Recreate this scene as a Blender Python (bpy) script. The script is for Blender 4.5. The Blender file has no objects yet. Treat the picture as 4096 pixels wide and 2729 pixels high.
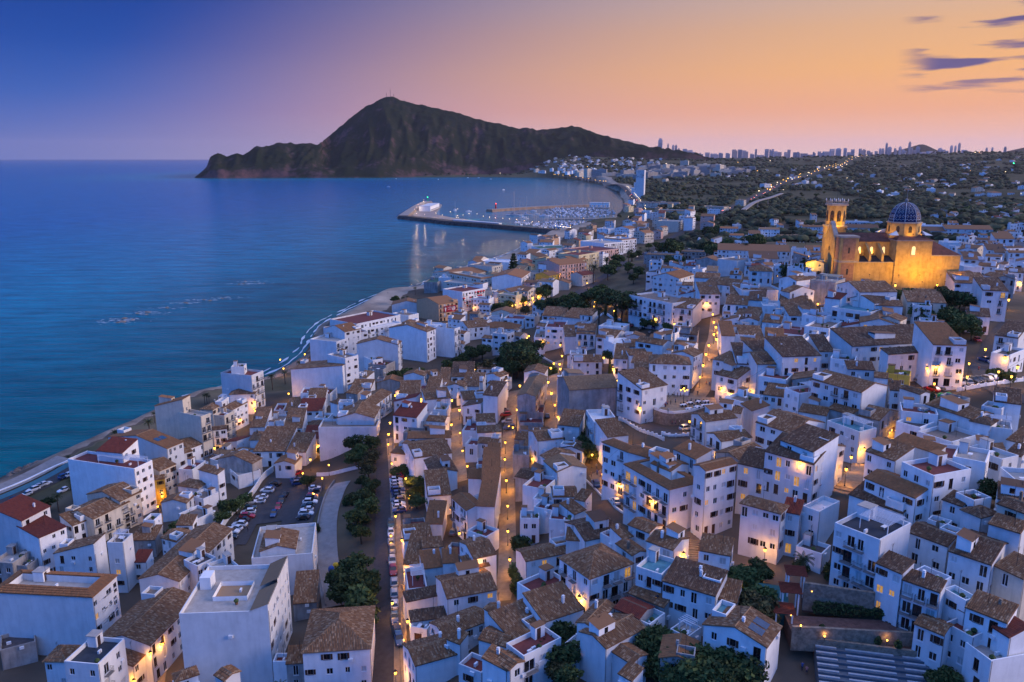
import bpy, math, random
import numpy as np
from mathutils import Vector, Matrix, noise
rng = random.Random(11)
R = math.radians
HAZE = 1.4e-5
sc = bpy.context.scene
COL = sc.collection
# ---------------------------------------------------------------- camera
cam = bpy.data.cameras.new('camera'); cam_ob = bpy.data.objects.new('camera', cam); COL.objects.link(cam_ob)
PITCH = math.atan(422/1832.)
CAM = Vector((0, 0, 115.0))
cam_ob.location = CAM; cam_ob.rotation_euler = (math.pi/2-PITCH, 0, 0)
cam.sensor_width = 36; cam.lens = 3190/4096*36; cam.clip_start = 1; cam.clip_end = 150000
sc.camera = cam_ob
# ---------------------------------------------------------------- render and exposure
sc.view_settings.view_transform = 'Standard'; sc.view_settings.look = 'None'
sc.view_settings.exposure = 0.0; sc.view_settings.gamma = 1.0; sc.view_settings.use_curve_mapping = False
sc.render.engine = 'CYCLES'
sc.cycles.use_denoising = True
sc.cycles.sample_clamp_indirect = 4.0; sc.cycles.sample_clamp_direct = 40.0
sc.cycles.max_bounces = 5; sc.cycles.diffuse_bounces = 2; sc.cycles.glossy_bounces = 2; sc.cycles.transmission_bounces = 2
sc.cycles.volume_bounces = 0; sc.cycles.caustics_reflective = False; sc.cycles.caustics_refractive = False
# ---------------------------------------------------------------- world: dusk sky, afterglow to the south-west
SUN_AZ = 38.0
def srgb(*c):
    return tuple(((v/255)/12.92 if v/255 <= .04045 else ((v/255+.055)/1.055)**2.4) for v in c)
world = bpy.data.worlds.new('World'); sc.world = world; world.use_nodes = True
wt = world.node_tree; wn = wt.nodes; wl = wt.links
for n in list(wn): wn.remove(n)
def WN(t, **k):
    n = wn.new(t)
    for a, b in k.items(): setattr(n, a, b)
    return n
def ramp(node, stops, lin=True):
    cr = node.color_ramp
    while len(cr.elements) > 1: cr.elements.remove(cr.elements[-1])
    for i, (p, c) in enumerate(stops):
        e = cr.elements[0] if i == 0 else cr.elements.new(p)
        e.position = p; e.color = (*c, 1) if len(c) == 3 else c
tc = WN('ShaderNodeTexCoord')
sep = WN('ShaderNodeSeparateXYZ'); wl.new(tc.outputs['Generated'], sep.inputs[0])
asn = WN('ShaderNodeMath', operation='ARCSINE'); wl.new(sep.outputs['Z'], asn.inputs[0])
ele = WN('ShaderNodeMath', operation='MULTIPLY'); wl.new(asn.outputs[0], ele.inputs[0]); ele.inputs[1].default_value = 2/math.pi
hor = WN('ShaderNodeVectorMath', operation='MULTIPLY'); wl.new(tc.outputs['Generated'], hor.inputs[0]); hor.inputs[1].default_value = (1, 1, 0)
nrm = WN('ShaderNodeVectorMath', operation='NORMALIZE'); wl.new(hor.outputs[0], nrm.inputs[0])
dot = WN('ShaderNodeVectorMath', operation='DOT_PRODUCT'); wl.new(nrm.outputs[0], dot.inputs[0])
dot.inputs[1].default_value = (math.sin(R(SUN_AZ)), math.cos(R(SUN_AZ)), 0)
warm = WN('ShaderNodeValToRGB'); cool = WN('ShaderNodeValToRGB'); back = WN('ShaderNodeValToRGB')
D = 1/90.
K_ = lambda k, *c: tuple(k*v for v in srgb(*c))
Z_ = K_(1.8, 208, 194, 214)
ramp(warm, [(0, srgb(252, 206, 178)), (1.2*D, srgb(252, 192, 160)), (3*D, srgb(252, 178, 126)), (5.5*D, srgb(255, 187, 112)), (8*D, srgb(244, 188, 130)),
            (11*D, srgb(222, 194, 172)), (20*D, srgb(190, 178, 205)), (45*D, K_(1.7, 182, 180, 226)), (1, Z_)])
ramp(cool, [(0, srgb(84, 116, 194)), (1.5*D, srgb(80, 110, 190)), (4*D, srgb(44, 94, 182)), (7*D, srgb(5, 74, 166)), (11*D, srgb(0, 58, 148)),
            (20*D, srgb(8, 84, 195)), (45*D, K_(1.5, 70, 148, 244)), (1, Z_)])
ramp(back, [(0, K_(1.05, 10, 106, 222)), (10*D, K_(1.25, 8, 108, 232)), (45*D, K_(1.65, 62, 140, 244)), (1, Z_)])
for r_ in (warm, cool, back): wl.new(ele.outputs[0], r_.inputs[0])
mr = WN('ShaderNodeMapRange', interpolation_type='SMOOTHSTEP'); eh = WN('ShaderNodeMapRange'); wl.new(ele.outputs[0], eh.inputs[0]); eh.inputs[2].default_value = 15*D; eh.inputs[4].default_value = .26
ds = WN('ShaderNodeMath', operation='SUBTRACT'); wl.new(dot.outputs['Value'], ds.inputs[0]); wl.new(eh.outputs[0], ds.inputs[1]); wl.new(ds.outputs[0], mr.inputs[0])
mr.inputs[1].default_value = 0.30; mr.inputs[2].default_value = 0.985
mx = WN('ShaderNodeMix', data_type='RGBA'); wl.new(mr.outputs[0], mx.inputs['Factor']); wl.new(cool.outputs[0], mx.inputs[6]); wl.new(warm.outputs[0], mx.inputs[7])
mr2 = WN('ShaderNodeMapRange', interpolation_type='SMOOTHSTEP'); wl.new(dot.outputs['Value'], mr2.inputs[0])
mr2.inputs[1].default_value = 0.1; mr2.inputs[2].default_value = -0.6
mx2 = WN('ShaderNodeMix', data_type='RGBA'); wl.new(mr2.outputs[0], mx2.inputs['Factor']); wl.new(mx.outputs[2], mx2.inputs[6]); wl.new(back.outputs[0], mx2.inputs[7])
# thin violet cloud bars low in the afterglow
cm = WN('ShaderNodeMapping'); wl.new(tc.outputs['Generated'], cm.inputs[0]); cm.inputs['Scale'].default_value = (9, 9, 90); cm.inputs['Location'].default_value = (1.3, .4, 2.35)
cn = WN('ShaderNodeTexNoise'); wl.new(cm.outputs[0], cn.inputs[0]); cn.inputs['Scale'].default_value = 1.0; cn.inputs['Detail'].default_value = 7; cn.inputs['Roughness'].default_value = .5
ct = WN('ShaderNodeMapRange', interpolation_type='SMOOTHSTEP'); wl.new(cn.outputs[0], ct.inputs[0]); ct.inputs[1].default_value = .49; ct.inputs[2].default_value = .63
ca = WN('ShaderNodeMapRange', interpolation_type='SMOOTHSTEP'); wl.new(dot.outputs['Value'], ca.inputs[0]); ca.inputs[1].default_value = .972; ca.inputs[2].default_value = .982
ce = WN('ShaderNodeMapRange', interpolation_type='SMOOTHSTEP'); wl.new(ele.outputs[0], ce.inputs[0]); ce.inputs[1].default_value = 2.6*D; ce.inputs[2].default_value = 5.2*D
ce2 = WN('ShaderNodeMapRange', interpolation_type='SMOOTHSTEP'); wl.new(ele.outputs[0], ce2.inputs[0]); ce2.inputs[1].default_value = 9.6*D; ce2.inputs[2].default_value = 8.6*D
m1 = WN('ShaderNodeMath', operation='MULTIPLY'); wl.new(ct.outputs[0], m1.inputs[0]); wl.new(ca.outputs[0], m1.inputs[1])
m2 = WN('ShaderNodeMath', operation='MULTIPLY'); wl.new(m1.outputs[0], m2.inputs[0]); wl.new(ce.outputs[0], m2.inputs[1])
m3 = WN('ShaderNodeMath', operation='MULTIPLY'); wl.new(m2.outputs[0], m3.inputs[0]); wl.new(ce2.outputs[0], m3.inputs[1])
mx3 = WN('ShaderNodeMix', data_type='RGBA'); wl.new(m3.outputs[0], mx3.inputs['Factor']); wl.new(mx2.outputs[2], mx3.inputs[6]); mx3.inputs[7].default_value = (*srgb(100, 88, 136), 1)
bg = WN('ShaderNodeBackground'); wl.new(mx3.outputs[2], bg.inputs[0]); bg.inputs[1].default_value = 1.0
wo = WN('ShaderNodeOutputWorld'); wl.new(bg.outputs[0], wo.inputs[0])
# ---------------------------------------------------------------- the last light of the sun, low and very soft
sun = bpy.data.lights.new('sun', 'SUN'); sun.energy = 3.4; sun.angle = R(30); sun.color = (1.0, .79, .74)
sun_ob = bpy.data.objects.new('sun', sun); COL.objects.link(sun_ob)
se, sa = R(17), R(96)
sun_ob.rotation_euler = Vector((math.sin(sa)*math.cos(se), math.cos(sa)*math.cos(se), math.sin(se))).to_track_quat('Z', 'Y').to_euler()
TERRAIN=[(-164.9,251.9,3.0),(-119.3,239.4,4.0),(-114.2,266.1,5.0),(-112.6,318.0,5.0),(-117.9,387.7,4.0),(-110.8,474.6,4.0),(-87.9,572.3,4.0),(-65.8,717.5,4.0),(-12.7,873.4,4.0),(71.0,1054.8,4.0),(210.7,1537.3,3.0),(-150.9,215.6,4.0),(-116.2,193.9,5.0),(-74.0,239.5,7.0),(-73.7,200.2,8.0),(-98.0,174.2,8.0),(-97.1,145.2,9.0),(-73.8,143.8,10.0),(-40.5,136.9,15.0),(-59.8,171.0,10.0),(-23.5,134.2,17.0),(-30.2,179.0,17.0),(-39.3,231.2,18.0),(-46.0,277.5,19.0),(-71.2,275.4,8.0),(-48.5,189.9,11.0),(-50.0,226.2,13.0),(-34.2,162.8,15.0),(-22.1,262.6,21.0),(-2.3,236.8,23.0),(-1.7,168.0,23.0),(-3.4,153.2,23.0),(-16.0,148.1,19.0),(-15.0,184.5,20.0),(13.5,285.2,30.0),(33.2,261.7,37.0),(34.8,230.6,38.0),(68.4,287.9,46.0),(67.1,268.0,43.0),(25.4,177.4,35.0),(37.6,215.1,38.0),(46.9,212.3,39.0),(38.9,155.4,40.0),(37.1,146.1,35.0),(64.5,164.6,48.0),(70.8,154.9,50.0),(47.7,138.8,39.0),(43.8,125.0,34.0),(55.1,125.4,38.0),(58.7,115.7,36.0),(15.4,146.5,27.0),(13.1,121.9,26.0),(27.3,117.8,29.0),(17.4,192.9,28.0),(134.4,221.1,53.0),(112.7,214.7,51.0),(104.0,238.2,51.0),(146.7,368.8,60.0),(163.8,320.8,60.0),(208.6,452.3,60.0),(197.7,317.5,57.0),(132.0,197.9,56.0),(87.6,126.4,54.0),(86.8,145.4,54.0),(64.9,89.0,50.0),(60.5,100.0,42.0),(67.2,122.4,52.0),(117.8,409.0,54.0),(73.6,410.6,40.0),(97.1,471.9,42.0),(60.1,485.8,29.0),(37.4,547.9,18.0),(17.8,433.8,21.0),(7.3,562.9,9.0),(-6.8,460.3,10.0),(-28.9,442.3,9.0),(208.6,731.7,38.0),(166.0,716.1,24.0),(158.2,895.5,11.0),(121.0,807.1,8.0),(-23.2,546.1,6.0),(-38.2,383.4,12.0),(-14.7,338.8,18.0),(-45.3,352.3,10.0),(531.7,960.8,45.0),(511.1,801.5,48.0),(424.2,1084.4,36.0),(381.1,1348.1,24.0),(331.1,1900.1,7.0),(216.2,636.7,48.0),(309.1,480.0,54.0),(317.4,598.7,52.0),(500,1500,12),(900,1800,22),(1300,1800,45),(300,2200,8),(500,2600,25),(1000,2800,35),(1700,2600,62),(2200,3300,85),(1300,4000,70),(600,3500,35),(800,5000,95),(1800,5200,112),(2300,5200,122),(2800,5200,140),(3800,5200,163),(2700,4000,110),(4200,8500,120),(6500,8500,130),(1000,8500,100),(200,3200,12),(1200,1200,45),(900,900,50),(700,1200,38),(2000,8500,110),(5200,7000,150),(500,5300,120),(-800,4760,1),(-1500,4700,1),(-1850,5000,0),(-1000,6500,0),(-150,5050,6),(-1900,7500,0),(50.3,117.7,31),(58,115.8,31),(66.9,113.8,32),(48,112,27),(57,111,26),(65,110,27),(46.4,118.1,32),(56,117.6,32),(65.8,116.2,34),(50.7,125.4,37),(56,123.5,37),(61.5,122,38),(50,128,39.5),(48.3,125.3,37),(46.2,122,34),(52,121,34),(60,119.5,34),(45,127.9,37),(45,114,28),(60,106,22),(50,107,22),(53,114,28),(62,112.5,28),(70,108,30)]
PATH_STRAIGHT=[(-22.0, 121.8), (-23.9, 133.1), (-28.1, 159.4), (-33.2, 191.3), (-38.4, 224.4), (-42.7, 251.1), (-45.4, 269.8), (-48.0, 291.3)]
PATH_WALK=[(-20.5, 127.9), (-22.2, 141.2), (-24.6, 157.2), (-29.7, 189.3), (-35.4, 223.4), (-40.0, 250.0), (-42.9, 265.2)]
PATH_CALLE=[(-114.6, 229.3), (-114.0, 250.7), (-112.2, 273.3), (-110.7, 297.1), (-114.0, 328.2), (-108.1, 343.9)]
PATH_ALLEY1=[(-2.4, 151.8), (-1.0, 161.1), (-1.1, 177.3), (-1.3, 199.1), (-1.8, 231.6), (-0.7, 263.1), (0.9, 289.0)]
PATH_ALLEY2=[(12.6, 238.4), (13.0, 256.9), (15.8, 297.2), (21.8, 356.2)]
PATH_ALLEY3=[(-15.1, 218.3), (-17.9, 243.9), (-20.3, 271.2), (-21.3, 290.0)]
PATH_CURVE=[(42.9, 354.8), (37.1, 299.4), (34.2, 257.6), (35.3, 234.2), (39.9, 221.3), (44.8, 214.3), (50.7, 212.7), (58.6, 220.1)]
PATH_LANE=[(23.5, 203.2), (25.5, 195.4), (28.2, 175.4), (32.1, 162.8), (35.4, 155.9)]
PATH_PLAZA=[(93.5, 358.0), (75.0, 290.8), (68.4, 268.3), (63.9, 252.8), (57.2, 242.6)]
PATH_BOTTOMALLEY=[(-70.4, 135.2), (-76.0, 152.7), (-77.5, 163.8), (-76.5, 179.7)]
PATH_UPPER=[(126.3, 192.0), (138.2, 227.8), (167.2, 272.5), (187.1, 291.3)]
PATH_PARKROAD=[(34.5, 549.0), (58.2, 608.1), (88.2, 659.8), (137.4, 856.3), (181.7, 971.3), (230.2, 1078.1), (282.1, 1175.7)]
PATH_HIGHWAY=[(276.3, 1151.2), (443.9, 1634.4), (572.3, 1956.9), (680.6, 2190.4), (842.0, 2561.3), (1180.0, 3277.7), (1415.2, 3666.9), (1874.6, 4553.0), (2149.3, 5000.1)]
PATH_COASTROAD=[(169.4, 1186.3), (262.2, 1626.4), (305.2, 1985.5), (341.8, 2343.3), (342.4, 2468.9), (385.0, 3216.4), (305.3, 3490.7), (208.0, 3760.5)]
PATH_SEASIDE=[(-171.5, 240.6), (-160.4, 271.5), (-158.5, 276.7)]
PATH_FLYOVER=[(376.8, 1313.6), (477.2, 1583.5), (545.3, 1711.3), (641.4, 1926.8)]
PATH_STAIRA=[(36.5, 144.5), (36.7, 150.4), (36.9, 154.0), (40.5, 160.3), (45.8, 165.4)]
PATH_STAIRB=[(68.7, 154.2), (73.7, 161.2), (84.3, 180.5)]
PATH_RAMP=[(-40.1, 162.1), (-44.2, 176.1), (-50.1, 196.9), (-53.6, 214.8), (-54.7, 230.8), (-53.8, 236.6)]
PATH_LOT=[(-75.1, 217.9), (-67.0, 215.8), (-58.6, 211.8), (-60.4, 237.3), (-69.0, 249.2), (-74.3, 253.9), (-80.5, 255.4), (-82.1, 237.7), (-80.9, 206.0), (-78.3, 197.5)]
PATH_COAST=[(-200.4, 212.6), (-191.2, 264.3), (-187.8, 273.7), (-185.7, 282.5), (-176.4, 301.2), (-169.4, 319.6), (-165.0, 341.4), (-157.7, 373.9), (-148.7, 387.3), (-131.4, 411.9), (-123.0, 461.0), (-134.8, 545.1), (-125.8, 601.7), (-115.2, 662.1), (-106.4, 684.2), (-85.7, 717.5), (-70.6, 771.0), (-45.5, 860.3), (-23.2, 912.8), (7.3, 990.3), (22.7, 1081.6), (44.1, 1184.4), (89.9, 1239.7), (172.1, 1421.4), (206.1, 1578.5), (254.9, 1849.9), (297.7, 2164.9), (353.6, 2704.2), (379.6, 3481.1), (330.3, 4302.1), (213.0, 4769.9), (-121.2, 4875.8), (-460.1, 4875.8)]
CARS=[(-33.0,200.6,279.0,'g','street',1),(-32.2,195.2,279.0,'w','street',2),(-31.3,189.5,280.0,'s','street',3),(-30.3,184.9,280.0,'y','street',4),(-29.4,178.9,280.0,'s','street',5),(-28.5,174.2,281.0,'r','street',6),(-27.5,168.9,279.0,'s','street',7),(-26.8,164.2,279.0,'s','street',8),(-25.9,158.6,279.0,'w','street',9),(-24.9,151.8,280.0,'b','street',10),(-23.8,147.0,284.0,'k','street',11),(-22.9,144.0,286.0,'b','street',12),(-35.8,231.9,3.0,'r','bay',1),(-35.7,229.5,7.0,'w','bay',2),(-35.2,227.1,11.0,'w','bay',3),(-34.8,224.9,13.0,'s','bay',4),(-34.2,222.3,12.0,'b','bay',5),(-33.7,219.9,11.0,'b','bay',6),(-33.2,217.5,8.0,'g','bay',7),(-33.0,215.1,8.0,'y','bay',8),(-32.5,212.3,11.0,'w','bay',9),(-32.0,209.7,11.0,'w','bay',10),(-31.6,207.5,10.0,'b','bay',11),(-63.7,240.4,14.0,'w','lotright',1),(-62.1,234.3,10.0,'k','lotright',2),(-61.6,228.6,6.0,'r','lotright',3),(-61.3,226.2,8.0,'k','lotright',4),(-60.8,223.2,5.0,'w','lotright',5),(-60.8,220.5,3.0,'g','lotright',6),(-60.5,217.9,8.0,'w','lotright',7),(-60.1,215.5,2.0,'w','lotright',8),(-60.4,213.4,352.0,'k','lotright',9),(-73.4,240.5,273.0,'k','lotmid',1),(-73.1,235.2,278.0,'k','lotmid',2),(-71.4,226.0,279.0,'r','lotmid',3),(-70.7,219.2,276.0,'b','lotmid',4),(-82.1,233.5,14.0,'w','lotwall',1),(-80.6,227.7,13.0,'g','lotwall',2),(-79.5,222.8,12.0,'w','lotwall',3),(-78.7,219.3,3.0,'r','lotwall',4),(-79.2,217.0,353.0,'k','lotwall',5),(-79.3,214.4,354.0,'w','lotwall',6),(-79.7,212.5,343.0,'w','lotwall',7),(-80.4,210.8,355.0,'w','lotwall',8),(-80.1,208.0,1.0,'k','lotwall',9),(-80.4,205.7,353.0,'b','lotwall',10),(-78.7,248.0,339.0,'k','lotfar',1),(-79.8,245.1,344.0,'b','lotfar',2),(-80.1,243.2,356.0,'w','lotfar',3),(-80.3,238.2,0.0,'w','lotfar',4),(-80.0,234.5,5.0,'w','lotfar',5),(-71.0,247.7,20,'b','drive',1),(-72.6,250.1,60,'b','drive',1),(-72.8,254.4,70,'r','drive',1),(24.8,177.3,97.0,'w','lane',1),(22.2,197.6,97.0,'b','lane',2),(11.8,254.5,90,'b','alley',1),(-14.9,188.7,75,'y','alley',1),(-2.7,272.4,6.0,'y','left',1),(-2.2,268.3,6.0,'r','left',2),(-1.6,262.3,7.0,'s','left',3),(-0.8,256.0,7.0,'b','left',4),(117.2,213.9,117.0,'r','ridge',1),(119.3,215.0,115.0,'k','ridge',2),(121.5,216.0,94.0,'w','ridge',3),(122.9,215.2,93.0,'w','ridge',4),(124.8,216.2,116.0,'s','ridge',5),(126.7,217.1,91.0,'w','ridge',6),(128.1,216.2,89.0,'s','ridge',7),(130.3,217.1,111.0,'k','ridge',8),(132.2,217.8,110.0,'k','ridge',9),(134.4,218.5,114.0,'s','ridge',10),(136.5,219.7,117.0,'w','ridge',11),(138.8,220.8,116.0,'b','ridge',12),(140.9,221.8,116.0,'k','ridge',13),(119.2,224.3,20,'y','up',1),(158.4,259.4,277.0,'b','up',1),(158.8,255.9,257.0,'w','up',2),(156.0,249.0,248.0,'k','up',3),(165.9,277.0,80,'r','up',1),(57.7,375.6,50,'r','square',1),(61.3,375.2,50,'k','square',2),(64.2,369.8,50,'g','square',3),(66.7,364.4,50,'b','square',4),(61.0,367.6,50,'g','square',5),(64.0,357.9,50,'g','square',6),(66.6,346.8,50,'w','square',7),(69.0,357.2,50,'r','square',8),(71.3,352.2,50,'k','square',9),(-164.2,251.0,60,'w','sea',1),(-164.0,254.8,60,'w','sea',2),(-163.3,258.0,60,'s','sea',3),(-162.4,259.6,60,'w','sea',4),(-152.7,253.0,60,'w','sea',5),(-158.7,264.8,60,'b','sea',6),(-157.0,266.1,60,'w','sea',7),(-165.5,247.2,60,'k','sea',8),(133.2,849.3,35,'s','station',1),(138.2,858.2,35,'w','station',2),(143.5,868.7,35,'b','station',3),(149.5,883.1,35,'w','station',4),(246.1,943.2,35,'w','station',5),(250.2,944.1,35,'s','station',6),(50.0,217.3,25,'s','curve',1)]
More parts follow.
